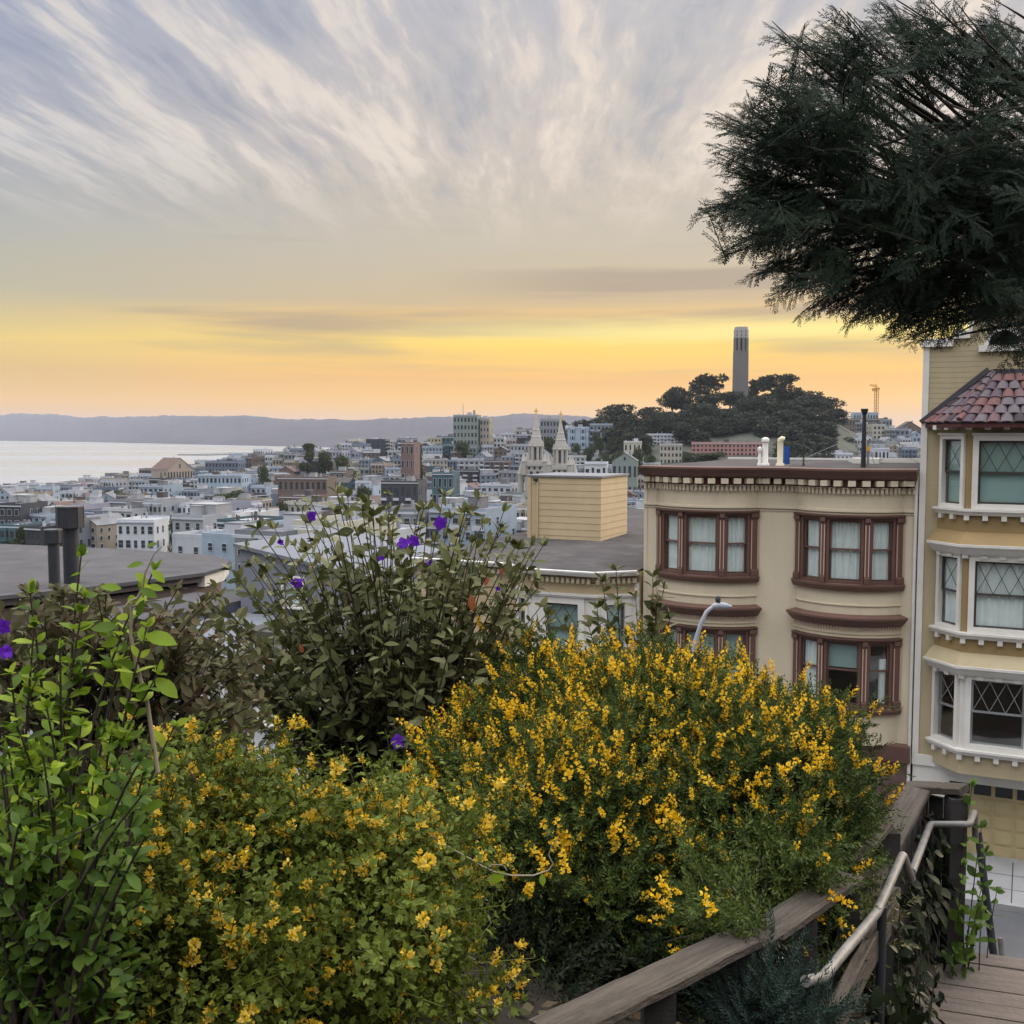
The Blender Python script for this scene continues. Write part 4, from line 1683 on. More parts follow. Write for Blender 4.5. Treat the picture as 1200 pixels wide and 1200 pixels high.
def street_lamp():
    Y = 21.5
    b = P(812, 755, Y)
    s, q = sq(b.x, b.y)
    zg = ground_z(b.x, b.y) if q > 13.6 else street_z(s) + .14
    T = thing('street_lamp', 'grey street lamp with curved arm rising out of the yellow broom', 'street lamp', (b.x, b.y, zg))
    W = lambda px, py: P(px, py, Y) - Vector((b.x, b.y, zg))
    pts = [W(810, 775), W(814, 755), W(821, 732), W(828, 717), W(836, 710.5), W(842, 710)]
    base_ = Vector((W(806, 790).x - .1, 0, 0))
    lowt = W(808, 785)
    mb = MB()
    mb.tube([base_, base_ + Vector((0, 0, .4)), lowt - Vector((.03, 0, .3))], [.10, .085, .065], 10)
    mb.build('post', [M['metal_grey']], T)
    mb = MB()
    mb.tube([lowt - Vector((.03, 0, .3))] + pts, [.06, .055, .05, .045, .045, .042, .04], 8)
    mb.build('arm', [M['lamp_grey']], T)
    c = W(846, 710.5)
    mb = MB()
    mb.tube([c + Vector((-.2, 0, .0)), c + Vector((-.1, 0, .02)), c + Vector((.05, 0, .01)), c + Vector((.2, 0, -.01))], [.04, .075, .07, .025], 10)
    hd = mb.build('lamp_head', [M['lamp_grey']], T)
    mb = MB()
    mb.lathe([(.05, c.z + .07), (.055, c.z + .12), (.055, c.z + .19), (.03, c.z + .21)], 10, (c.x - .08, c.y))
    mb.build('light_sensor', [M['metal_dark']], hd)


M['lamp_grey'] = mat('lamp_grey_paint', S(158, 162, 170), .45, .1, 3)
street_lamp()

# ------------------------------------------------------------------ the wooden stair at the right, its rails and landing
M['old_wood'] = mat('weathered_wood', S(74, 68, 61), 0.85, 0.30, 5, 0.7, 40, stretch=(1, .25, 1), stain=0.75, stain_col=S(42, 38, 34), grain=0.45, gstretch=(70, 2.5, 70))
M['deck_wood'] = mat('deck_wood', S(102, 93, 86), 0.8, 0.2, 2, 0.4, 30, stain=0.5, stain_col=S(104, 90, 82), grain=0.25, gstretch=(2.5, 26, 8))
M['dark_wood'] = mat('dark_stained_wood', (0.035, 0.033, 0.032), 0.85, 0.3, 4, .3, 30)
M['pipe_rail'] = mat('worn_steel_pipe', (0.20, 0.195, 0.185), 0.6, 0.3, 14, .15, 60, metal=.35, stain=.6, stain_col=(0.20, 0.17, 0.14, 1))


def board(mb, a, b_, w, th, mi=0, side=None):
    """a plank from a to b, w wide across (horizontally), th thick"""
    a, b_ = Vector(a), Vector(b_)
    t = (b_ - a)
    L = t.length
    t.normalize()
    x = t.cross(Vector((0, 0, 1))).normalized() if side is None else Vector(side).normalized()
    n = x.cross(t).normalized()
    mb.obox((a + b_) / 2, t * L / 2, x * w / 2, n * th / 2, mi)


def plank(name, a, b_, w, th, m, parent):
    """a weathered plank as an object of its own, its length along its local Y so the grain runs with it"""
    a, b_ = Vector(a), Vector(b_)
    t = (b_ - a)
    L = t.length
    t.normalize()
    x = t.cross(Vector((0, 0, 1))).normalized()
    n = x.cross(t).normalized()
    mb = MB()
    rr = random.Random(int(L * 1e4))
    k = 14
    rows = []
    c = .006
    for i in range(k + 1):
        y = -L / 2 + L * i / k
        e0, e1, s_ = rr.uniform(-.003, .002), rr.uniform(-.003, .002), rr.uniform(-.0015, .0015)
        x0, x1, z0, z1 = -w / 2 - e0, w / 2 + e1, -th / 2, th / 2 + s_
        rows.append([(x0 + c, y, z0), (x0, y, z0 + c), (x0, y, z1 - c), (x0 + c, y, z1), (0, y, z1 - .002), (x1 - c, y, z1), (x1, y, z1 - c), (x1, y, z0 + c), (x1 - c, y, z0)])
    mb.grid(rows, 0, False, close=True)
    mb.face(rows[0])
    mb.face(list(reversed(rows[-1])))
    o = mb.build(name, [m], parent)
    m4 = Matrix((x, t, n)).transposed().to_4x4()
    m4.translation = (a + b_) / 2
    o.matrix_local = m4
    return o


def fence():
    cx, cy = 2.27, 5.86
    zc = 68.02
    F = thing('wooden_fence', 'weathered wooden stair fence with wide cap boards, beside the broom', 'fence', (cx, cy, ground_z(cx, cy)))
    o = Vector((cx, cy, ground_z(cx, cy)))
    caps = [((640, 1212, 2.55), (872, 1100, 3.36), .125), ((874, 1108, 3.372), (994, 1028, 4.08), .125), ((1002, 1012, 4.2), (1040, 966, 4.75), .05), ((1012, 1036, 4.55), (1078, 921, 5.85), .14)]
    for i, (a, b_, w) in enumerate(caps):
        A, B = P(*a), P(*b_)
        plank('cap_board', A - o, B - o, w, .034, M['old_wood'], F)
        mb = MB()
        if i < 2:
            t = (B - A)
            for f in (0.5, .97):
                mb = MB()
                p = A + t * f - o
                gz = ground_z((p + o).x, (p + o).y) - .2 - o.z
                mb.box(p.x - .045, p.x + .045, p.y - .045, p.y + .045, gz, p.z - .022)
                mb.build('post', [M['dark_wood']], F)
            for dz in (.35, .65):
                mb = MB()
                board(mb, A - o - Vector((0, 0, dz)), B - o - Vector((0, 0, dz)), .035, .12)
                mb.build('rail', [M['dark_wood']], F)
    # short return of the cap at the landing's far corner
    A, B = P(1064, 921.5, 5.88), P(1130, 926, 5.66)
    plank('cap_board', A - o, B - o + Vector((0, 0, .003)), .13, .04, M['old_wood'], F)
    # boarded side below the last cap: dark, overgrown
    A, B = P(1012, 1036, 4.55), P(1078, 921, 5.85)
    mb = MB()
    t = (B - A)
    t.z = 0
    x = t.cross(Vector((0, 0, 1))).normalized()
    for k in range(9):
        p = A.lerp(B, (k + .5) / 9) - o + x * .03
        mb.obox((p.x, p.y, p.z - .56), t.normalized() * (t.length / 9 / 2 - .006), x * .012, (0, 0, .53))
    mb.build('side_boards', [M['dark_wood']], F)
    mb = MB()
    A2, B2 = P(1072, 925, 5.86), P(1124, 929, 5.69)
    t = (B2 - A2)
    t.z = 0
    y = t.cross(Vector((0, 0, 1))).normalized()
    for k in range(3):
        p = A2.lerp(B2, (k + .5) / 3) - o - y * .0
        mb.obox((p.x, p.y, p.z - .56), t.normalized() * (t.length / 3 / 2 - .005), y * .012, (0, 0, .53))
    mb.build('side_boards', [M['dark_wood']], F)
    for pp in ((1040, 968, 4.78), (1121, 930, 5.66), (1022, 1040, 4.5)):
        p = P(*pp) - o
        mb = MB()
        mb.box(p.x - .045, p.x + .045, p.y - .045, p.y + .045, ground_z((p + o).x, (p + o).y) - .1 - o.z, p.z - .02)
        mb.build('post', [M['dark_wood']], F)
    # lower sloping board under the handrail
    A, B = P(972, 1206, 3.3), P(1050, 1055, 4.5)
    plank('rail', A - o, B - o, .045, .12, M['old_wood'], F)
    for pp in ((1033, 1078, 4.3),):
        p = P(*pp) - o
        mb = MB()
        mb.box(p.x - .04, p.x + .04, p.y - .04, p.y + .04, ground_z((p + o).x, (p + o).y) - .1 - o.z, p.z)
        mb.build('post', [M['dark_wood']], F)


fence()


def handrails():
    def run(label, pts, r, feet):
        A = P(*pts[0])
        g = ground_z(A.x, A.y)
        T = thing('handrail', label, 'handrail', (A.x, A.y, g))
        o = Vector((A.x, A.y, g))
        raw = [P(*p) - o for p in pts]
        sm_ = []
        for i, p in enumerate(raw):
            if 0 < i < len(raw) - 1:
                for f in (0.14, 0.07):
                    sm_.append(p.lerp(raw[i - 1], f))
                sm_.append(p.lerp((raw[i - 1] + raw[i + 1]) / 2, .03))
                for f in (0.07, 0.14):
                    sm_.append(p.lerp(raw[i + 1], f))
            else:
                sm_.append(p)
        mb = MB()
        mb.tube(sm_, r, 10)
        mb.build('pipe', [M['pipe_rail']], T)
        for q in feet:
            p = P(*q) - o
            mb = MB()
            gz = ground_z((p + o).x, (p + o).y) - .1 - o.z
            mb.tube([p, (p.x, p.y, gz)], .019, 8)
            mb.build('leg', [M['metal_dark']], T)
    run('lower worn steel handrail sloping down beside the broom bush', [(944, 1150, 3.18), (964, 1146, 3.3), (1028, 1069, 3.95), (1058, 1001, 4.45), (1068, 1030, 4.52)], .018, [(1034, 1062, 4.0)])
    run('far bent steel handrail at the corner of the wooden landing', [(1069, 1022, 4.75), (1090, 966, 5.55), (1136, 966, 5.45), (1142, 952, 5.75), (1143, 985, 5.8)], .018, [(1090, 970, 5.57)])
    # the steel post of the flight going down to the street
    A = P(1146, 975, 5.9)
    g = ground_z(A.x, A.y)
    T = thing('stair_post', 'thin black sloping steel bar at the head of the lower flight', 'post', (A.x, A.y, g))
    o = Vector((A.x, A.y, g))
    mb = MB()
    mb.tube([A - o, P(1166, 1132, 5.75) - o, P(1168, 1150, 5.75) - o], .022, 8)
    mb.build('bar', [M['metal_dark']], T)
    mb = MB()
    mb.tube([P(1172, 1099, 5.9) - o, P(1177, 1150, 5.85) - o], .016, 8)
    mb.build('stub', [M['pipe_rail']], T)


handrails()


def landing():
    zt = 67.12
    c = Vector((2.27, 5.86))
    T = thing('stair_landing', 'weathered wooden plank stair landing at the bottom right', 'landing', (c.x, c.y, zt), FYAW + R(8))
    rr = random.Random(2)
    mb = MB()
    y = -.02
    for k in range(14):
        w = .14
        mb.box(-.35, 2.4, y - w + .008, y, -.045 + rr.uniform(-.003, .003), rr.uniform(-.003, .003))
        y -= w
    mb.build('planks', [M['deck_wood']], T)
    mb = MB()
    mb.box(-.35, 2.4, -.04, .0, -.3, -.047)
    for x in (-.2, 2.2):
        for yy in (-.2, -1.1):
            mb.box(x - .05, x + .05, yy - .05, yy + .05, -1.6, -.05)
    mb.build('frame', [M['dark_wood']], T)
    # flight down towards the street, mostly below the edge
    S_ = thing('stair_flight', 'wooden steps going down from the landing to the street', 'stairs', (c.x, c.y, zt), FYAW + R(8))
    for k in range(1, 14):
        mb = MB()
        mb.box(.35, 1.9, .02 + (k - 1) * .27, .02 + k * .27 + .02, -.18 * k - .045, -.18 * k)
        mb.build('tread', [M['deck_wood']], S_)
    # flight up to where the camera stands
    U = thing('stair_flight', 'wooden steps climbing from the landing towards the viewer', 'stairs', (c.x, c.y, zt), FYAW + R(8))
    for k in range(1, 8):
        mb = MB()
        mb.box(.3, 1.9, -1.97 - k * .32, -1.97 - (k - 1) * .32 + .02, .165 * k - .045, .165 * k)
        mb.build('tread', [M['deck_wood']], U)


landing()

# ------------------------------------------------------------------ the city in the valley and up the far slope
M['city_wall'] = mat('painted_wall', (1, 1, 1), 0.8, 0.10, 0.25, objcol=True, stain=0.25, stain_col=(0.16, 0.16, 0.165, 1), grain=0.06, gstretch=(.9, .9, .15))
M['city_trim'] = mat('pale_trim', S(178, 182, 190), 0.7, 0.08, 0.5)
M['city_glass'] = mat('city_glass', (0.03, 0.035, 0.042), 0.12, 0.5, 0.6, spec=0.6)
M['city_roof'] = mat('flat_roof', (0.17, 0.175, 0.19), 0.9, 0.3, 0.15)
M['city_roof_pale'] = mat('pale_roof', (0.30, 0.31, 0.33), 0.85, 0.2, 0.2)
M['city_roof_dark'] = mat('shingle_roof', (0.085, 0.075, 0.075), 0.9, 0.25, 0.5)
M['city_roof_red'] = mat('rust_roof', (0.13, 0.088, 0.076), 0.9, 0.25, 0.5)
M['rail_white'] = mat('balcony_rail', S(200, 204, 210), 0.6, 0.05)

PAINT = {
    'white': (206, 210, 218), 'pale grey': (176, 182, 190), 'blue grey': (132, 148, 168), 'slate blue': (104, 120, 146), 'pale blue': (164, 186, 208), 'cream': (206, 198, 172),
    'tan': (172, 154, 128), 'brown': (120, 102, 88), 'pink': (196, 166, 160), 'charcoal': (72, 76, 84), 'sage green': (134, 150, 140), 'teal': (70, 108, 118), 'lilac': (176, 174, 196),
    'beige': (190, 180, 160), 'mid grey': (140, 144, 150), 'rust': (132, 98, 88), 'salmon': (196, 128, 112), 'butter yellow': (210, 194, 142), 'off white': (196, 198, 198),
}
FOUND = -9.0


def window_mesh(w, h):
    mb = MB()
    mb.box(-w / 2 - .10, w / 2 + .10, -.09, .02, -.10, h + .10, 0)
    mb.box(-w / 2, w / 2, -.125, -.091, 0, h, 1)
    mb.box(-w / 2, w / 2, -.14, -.126, h * .5 - .03, h * .5 + .03, 0)
    o = mb.build('window', [M['city_trim'], M['city_glass']])
    return o


class House:
    """a prototype: outlines, windows; built with separate window parts (near) or with the windows in the wall mesh (far)"""
    def __init__(self, w, d, h, storeys, style, roof, seed):
        self.w, self.d, self.h, self.n, self.style = w, d, h, storeys, style
        rr = random.Random(seed)
        self.framed = seed % 3 == 0
        W = MB()
        self.wins = []          # x, y, z, yaw, w, h
        hw = w / 2
        st = (h - .8) / storeys
        W.prism([(-hw, 0), (hw, 0), (hw, d), (-hw, d)], FOUND, h, 0)
        flat = style != 'gable'

        def side_windows(x, yaw, count, ww, hh, skip=.0):
            for f in range(storeys):
                for i in range(count):
                    if rr.random() < skip:
                        continue
                    y = d * (i + .5) / count + rr.uniform(-.3, .3)
                    self.wins.append((x, y, f * st + st * .32, yaw, ww, hh))
        nx = max(2, round(w / 2.6))
        hh = st * .52
        if style == 'bay':
            nb = 2 if w > 6.8 else 1
            for i in range(nb):
                cx = -hw + w * (i + .5) / nb + (0 if nb > 1 else -.8)
                bw = 1.35
                for (p, q) in ((0, 1),):
                    pl = [(cx - bw - .5, 0), (cx - bw + .1, -.9), (cx + bw - .1, -.9), (cx + bw + .5, 0)]
                    W.prism(pl, st * .9, h - .5, 0)
                for f in range(1, storeys):
                    z = f * st + st * .30
                    self.wins.append((cx, -.9, z, 0, 1.3, hh))
                    for sgn in (-1, 1):
                        self.wins.append((cx + sgn * (bw + .2), -.45, z, sgn * R(56), .6, hh))
            self.wins.append((-hw * .45, 0, st * .05, 0, 2.3, st * .62))
            self.wins.append((hw * .5, 0, st * .05, 0, 1.0, st * .66))
            if nb == 1:
                for f in range(1, storeys):
                    self.wins.append((hw * .55, 0, f * st + st * .3, 0, .9, hh))
        else:
            for f in range(storeys):
                for i in range(nx):
                    x = -hw + w * (i + .5) / nx
                    if style == 'loggia' and i % 2 == 0 and f > 0:
                        continue
                    self.wins.append((x, 0, f * st + st * .30, 0, rr.choice([1.0, 1.2, 1.5]), hh))
        ns = max(2, round(d / 3.6))
        side_windows(hw, R(90), ns, .9, hh * .9, .25)
        side_windows(-hw, R(-90), ns, .9, hh * .9, .25)
        T = MB()                # trim: cornice, balconies
        if flat:
            T.box(-hw - .25, hw + .25, -.35, .0 - .004, h - .55, h - .15)
            # parapets, 2 cm proud of the wall
            for (xa, xb, ya, yb) in ((-hw - .02, hw + .02, -.02, .25), (-hw - .02, hw + .02, d - .25, d + .02), (-hw - .02, -hw + .25, .252, d - .252), (hw - .25, hw + .02, .252, d - .252)):
                W.box(xa, xb, ya, yb, h - .14, h + .55)
        if style == 'loggia':
            for f in range(1, storeys):
                for i in range(0, nx, 2):
                    x = -hw + w * (i + .5) / nx
                    T.box(x - 1.2, x + 1.2, -1.2, -.003, f * st - .1, f * st + .05)
                    T.box(x - 1.2, x + 1.2, -1.2, -1.12, f * st + .05, f * st + 1.0)
                    self.wins.append((x, 0, f * st + .1, 0, 1.8, st * .72))
        RF = MB()
        if flat:
            RF.face([(-hw + .25, .25, h + .004), (hw - .25, .25, h + .004), (hw - .25, d - .25, h + .004), (-hw + .25, d - .25, h + .004)], 0)
            if style in ('step', 'block') or rr.random() < .6:
                a, b_ = rr.uniform(1.2, 1.9), rr.uniform(1.3, 2.2)
                cx, cy = rr.uniform(-hw * .4, hw * .4), rr.uniform(d * .35, d * .75)
                RF.box(cx - a, cx + a, cy - b_, cy + b_, h + .006, h + 2.3, 1)
                RF.box(cx - a - .1, cx + a + .1, cy - b_ - .1, cy + b_ + .1, h + 2.3, h + 2.42, 0)
            for k in range(rr.randint(1, 3)):
                x, y = rr.uniform(-hw * .8, hw * .8), rr.uniform(1, d - 1)
                RF.box(x - .3, x + .3, y - .3, y + .3, h + .006, h + rr.uniform(1.0, 1.9), 1)
            for k in range(rr.randint(0, 3)):
                x, y = rr.uniform(-hw * .8, hw * .8), rr.uniform(1, d - 1)
                RF.tube([(x, y, h + .006), (x, y, h + rr.uniform(1.0, 2.2))], .14, 6, 1)
            if style == 'step':
                RF.box(-hw + .6, hw - .6, d * .45, d - .5, h + .006, h + 2.6, 1)
                RF.box(-hw + .5, hw - .5, d * .45 - .1, d - .4, h + 2.6, h + 2.75, 0)
        else:
            rz = h + w * .32
            o = .35
            e = h - .1
            for s in (-1, 1):
                RF.face([(s * (hw + o), -o, e), (s * (hw + o), d + o, e), (0, d + o, rz + .1), (0, -o, rz + .1)], 0)
                RF.face([(s * (hw + o), -o, e - .18), (s * (hw + o), d + o, e - .18), (s * (hw + o), d + o, e), (s * (hw + o), -o, e)], 1)
            for y in (0, d):
                W.face([(-hw, y, h), (hw, y, h), (0, y, rz)], 0)
            self.wins.append((0, 0, h + .3, 0, 1.0, w * .13))
            RF.box(hw * .3, hw * .3 + .7, d * .6, d * .6 + .8, h, rz + .8, 1)
        self.wall_mb, self.trim_mb, self.roof_mb = W, T, RF
        self.roof_mats = [M[roof], M[['city_trim', 'city_roof', 'city_roof_pale', 'city_roof_dark', 'city_roof_pale'][seed % 5]]]

    def make(self, near):
        if near:
            t = thing('house', None, None)
            self.wall_mb.build('wall', [M['city_wall']], t)
            if self.trim_mb.v:
                self.trim_mb.build('cornice', [M['city_trim']], t)
            self.roof_mb.build('roof', self.roof_mats, t)
            cache = {}
            for (x, y, z, yaw, w, h) in self.wins:
                k = (round(w, 2), round(h, 2))
                if k not in cache:
                    o = window_mesh(w, h)
                    o.parent = t
                    cache[k] = o
                else:
                    o = cache[k].copy()
                    COL.objects.link(o)
                    o.parent = t
                o.location = (x, y, z)
                o.rotation_euler = (0, 0, yaw)
            return t
        mb = MB()
        mb.v, mb.f, mb.m, mb.s = list(self.wall_mb.v), [list(f) for f in self.wall_mb.f], list(self.wall_mb.m), list(self.wall_mb.s)
        for (x, y, z, yaw, w, h) in self.wins:
            c, s = math.cos(yaw), math.sin(yaw)
            ax, ay = Vector((c, s, 0)), Vector((-s, c, 0))
            o = Vector((x, y, z))
            if self.framed:
                mb.obox(o + ay * -.03 + Vector((0, 0, h / 2)), ax * (w / 2 + .12), ay * .05, (0, 0, h / 2 + .12), 1)
            mb.obox(o + ay * -.07 + Vector((0, 0, h / 2)), ax * (w / 2), ay * .055, (0, 0, h / 2), 2)
        n = len(mb.v)
        mb.v += self.trim_mb.v
        mb.f += [[i + n for i in f] for f in self.trim_mb.f]
        mb.m += [1] * len(self.trim_mb.f)
        mb.s += self.trim_mb.s
        h_ = mb.build('house', [M['city_wall'], M['city_trim'], M['city_glass']])
        self.roof_mb.build('roof', self.roof_mats, h_)
        return h_


def cool_dimmed(cn, j=1.0):  # blues and dims each paint to stand in for the valley's cool light
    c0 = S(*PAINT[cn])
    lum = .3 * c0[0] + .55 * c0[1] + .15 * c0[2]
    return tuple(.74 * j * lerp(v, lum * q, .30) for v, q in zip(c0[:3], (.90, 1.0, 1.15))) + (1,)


def paint(o, rgb):
    o.color = rgb
    for c in o.children:
        if c.name.split('.')[0] in ('wall',):
            c.color = rgb


SPECS = [  # w, d, h, storeys, style, roof, shape word
    (7.6, 14, 9.6, 3, 'bay', 'city_roof', 'bay-windowed'), (7.2, 13, 8.2, 2, 'bay', 'city_roof_pale', 'bay-windowed'), (8.4, 15, 11.5, 3, 'plain', 'city_roof', 'flat-roofed'),
    (11.0, 15, 9.2, 3, 'plain', 'city_roof_pale', 'broad flat-roofed'), (7.8, 12, 7.2, 2, 'gable', 'city_roof_dark', 'gabled'), (8.6, 13, 8.6, 3, 'gable', 'city_roof', 'gabled'),
    (13.5, 16, 12.5, 4, 'loggia', 'city_roof', 'balconied'), (9.0, 15, 10.0, 3, 'step', 'city_roof_pale', 'stepped-roof'), (15.5, 16, 11.0, 3, 'block', 'city_roof', 'long flat-roofed'),
    (8.0, 14, 12.2, 4, 'bay', 'city_roof_dark', 'bay-windowed'), (7.0, 12, 7.6, 2, 'plain', 'city_roof', 'small flat-roofed'), (10.5, 14, 8.0, 2, 'gable', 'city_roof_red', 'broad gabled'),
]
NUM = {2: 'two', 3: 'three', 4: 'four', 5: 'five', 6: 'six', 8: 'eight'}
LABELS = set()


def zone(px, d):
    if px < 95:
        z = 'over the twin flues'
    elif px < 185:
        z = 'left of the slim cypress'
    elif px < 250:
        z = 'near the slim cypress'
    elif px < 330:
        z = 'above the grey gable'
    elif px < 450:
        z = 'above the purple flowered shrub'
    elif px < 590:
        z = 'under the apartment tower'
    elif px < 640:
        z = 'left of the church spires'
    elif px < 760:
        z = 'right of the church spires'
    else:
        z = 'below the construction crane'
    k = 'valley-floor' if d < 300 else 'lower-slope' if d < 480 else 'upper-slope' if d < 700 else 'ridge-top'
    return k, z


def near_far_house(px, d, spec, colour, yaw, protos, group='houses across the valley'):
    pass


SPECIAL_BOXES = []     # (px0, px1, d0, d1) kept free of the ordinary houses


def special(name, label, cat, px0, px1, row_top, d, colour, storeys, style='block', roof='city_roof', yaw=None, depth=16, near=False):
    w = (px1 - px0) / FPX * d * .93
    t = ((px0 + px1) / 2 - 600) / FPX
    x, y = t * d, d
    top = 70 - (row_top - 508) / FPX * d
    g = city_z((px0 + px1) / 2, d)
    h = max(3.5, top - g)
    p = House(w, depth, h, storeys, style, roof, int(px0 + d))
    o = p.make(near)
    o.name = name
    o.location = (x, y, g)
    o.rotation_euler = (0, 0, R(-8) if yaw is None else yaw)
    paint(o, cool_dimmed(colour, 1.12))
    tag(o, label, cat)
    SPECIAL_BOXES.append((px0 - 2, px1 + 2, d - 14, d + 24))
    return o, h, w


def build_specials():
    o, h, w = special('apartment_block', 'grey apartment tower with a roof aerial left of the church spires', 'apartments', 530, 561, 487, 800, 'sage green', 6, 'plain')
    mb = MB()
    mb.tube([(-w * .15, 6, h), (-w * .15, 6, h + 9)], [.3, .18], 6)
    mb.tube([(w * .3, 7, h), (w * .3, 7, h + 4)], [.9, .9], 8)
    mb.build('aerial', [M['metal_grey']], o)
    special('apartment_block', 'tan apartment block joined to the grey apartment tower', 'apartments', 562, 574, 491, 803, 'tan', 6, 'plain')
    special('apartment_block', 'long brown apartment block above the purple flowered shrub', 'apartments', 322, 386, 560, 505, 'brown', 3, 'block', 'city_roof_dark')
    special('house', 'black painted house with white windows above the shrub', 'house', 444, 492, 565, 430, 'charcoal', 3, 'loggia', 'city_roof_dark')
    special('apartment_block', 'large white apartment block beyond the grey gable', 'apartments', 228, 268, 606, 300, 'white', 4, 'plain', 'city_roof_pale', near=True)
    special('apartment_block', 'white windowed apartment block right of the largest white block', 'apartments', 268, 306, 602, 318, 'off white', 4, 'plain', 'city_roof_pale', near=True)
    special('house', 'low white house with dark square windows left of the cypress', 'house', 132, 182, 611, 330, 'white', 2, 'plain', 'city_roof_pale', near=True)
    special('apartment_block', 'long brick pink apartment block below the round tower', 'apartments', 808, 902, 519, 700, 'salmon', 4, 'block', 'city_roof')
    special('apartment_block', 'white modern block below the wooded hill', 'apartments', 755, 812, 509, 770, 'white', 3, 'loggia', 'city_roof_pale')
    special('house', 'plain cream block in front of the white modern block', 'house', 772, 800, 521, 700, 'beige', 3, 'plain')
    special('house', 'small flat cream house beside the plain cream block', 'house', 730, 752, 518, 690, 'cream', 3, 'plain', 'city_roof_pale')
    special('apartment_block', 'blue grey flats with chimneys under the wooded hill', 'apartments', 690, 718, 497, 800, 'blue grey', 4, 'loggia')
    special('apartment_block', 'grey flats behind the right church spire', 'apartments', 632, 656, 492, 830, 'mid grey', 4, 'plain')
    special('apartment_block', 'pale blue flats between church spire and blue grey flats', 'apartments', 664, 690, 501, 790, 'pale blue', 4, 'bay')
    special('house', 'dark red brick tower house on the ridge left of the apartment tower', 'house', 469, 486, 519, 620, 'rust', 4, 'plain', 'city_roof_dark')
    special('house', 'teal house left of the spires', 'house', 505, 532, 555, 470, 'teal', 3, 'plain')
    special('house', 'white balconied house right of the church', 'house', 684, 712, 543, 540, 'white', 3, 'loggia', 'city_roof_pale')
    special('house', 'green gabled house right of the church', 'house', 716, 748, 540, 560, 'sage green', 2, 'gable', 'city_roof')
    special('apartment_block', 'dark brown hillside hotel block under the crane', 'apartments', 986, 1036, 491, 1010, 'brown', 5, 'block')
    special('apartment_block', 'pale glass box block topping the brown block', 'apartments', 998, 1028, 484, 1035, 'pale blue', 6, 'plain')
    special('apartment_block', 'grey tower right of the crane mast', 'apartments', 1033, 1044, 492, 990, 'mid grey', 6, 'plain')
    special('apartment_block', 'dark brown gabled block beside the ochre house', 'apartments', 1048, 1082, 504, 900, 'brown', 4, 'gable', 'city_roof_dark')
    special('house', 'white house with grey hipped roof left of the crane mast', 'house', 966, 994, 513, 820, 'off white', 3, 'gable', 'city_roof')
    special('house', 'white stepped house at the foot of the crane', 'house', 996, 1012, 510, 840, 'white', 3, 'step', 'city_roof_pale')
    special('house', 'long low white house behind the beige roof', 'house', 955, 1000, 532, 700, 'white', 2, 'block', 'city_roof_pale')
    special('house', 'white house beside the stovepipe mast', 'house', 1024, 1042, 526, 720, 'white', 2, 'step', 'city_roof_pale')
    special('house', 'rust roofed house with a low pyramid on the shore', 'house', 190, 232, 549, 760, 'tan', 2, 'gable', 'city_roof_red', yaw=R(60))
    special('house', 'long slate blue block near the shore', 'house', 238, 282, 541, 820, 'slate blue', 3, 'block')
    special('house', 'broad pale blue house below the rust roof', 'house', 228, 286, 557, 640, 'pale blue', 3, 'block', 'city_roof_pale')


build_specials()


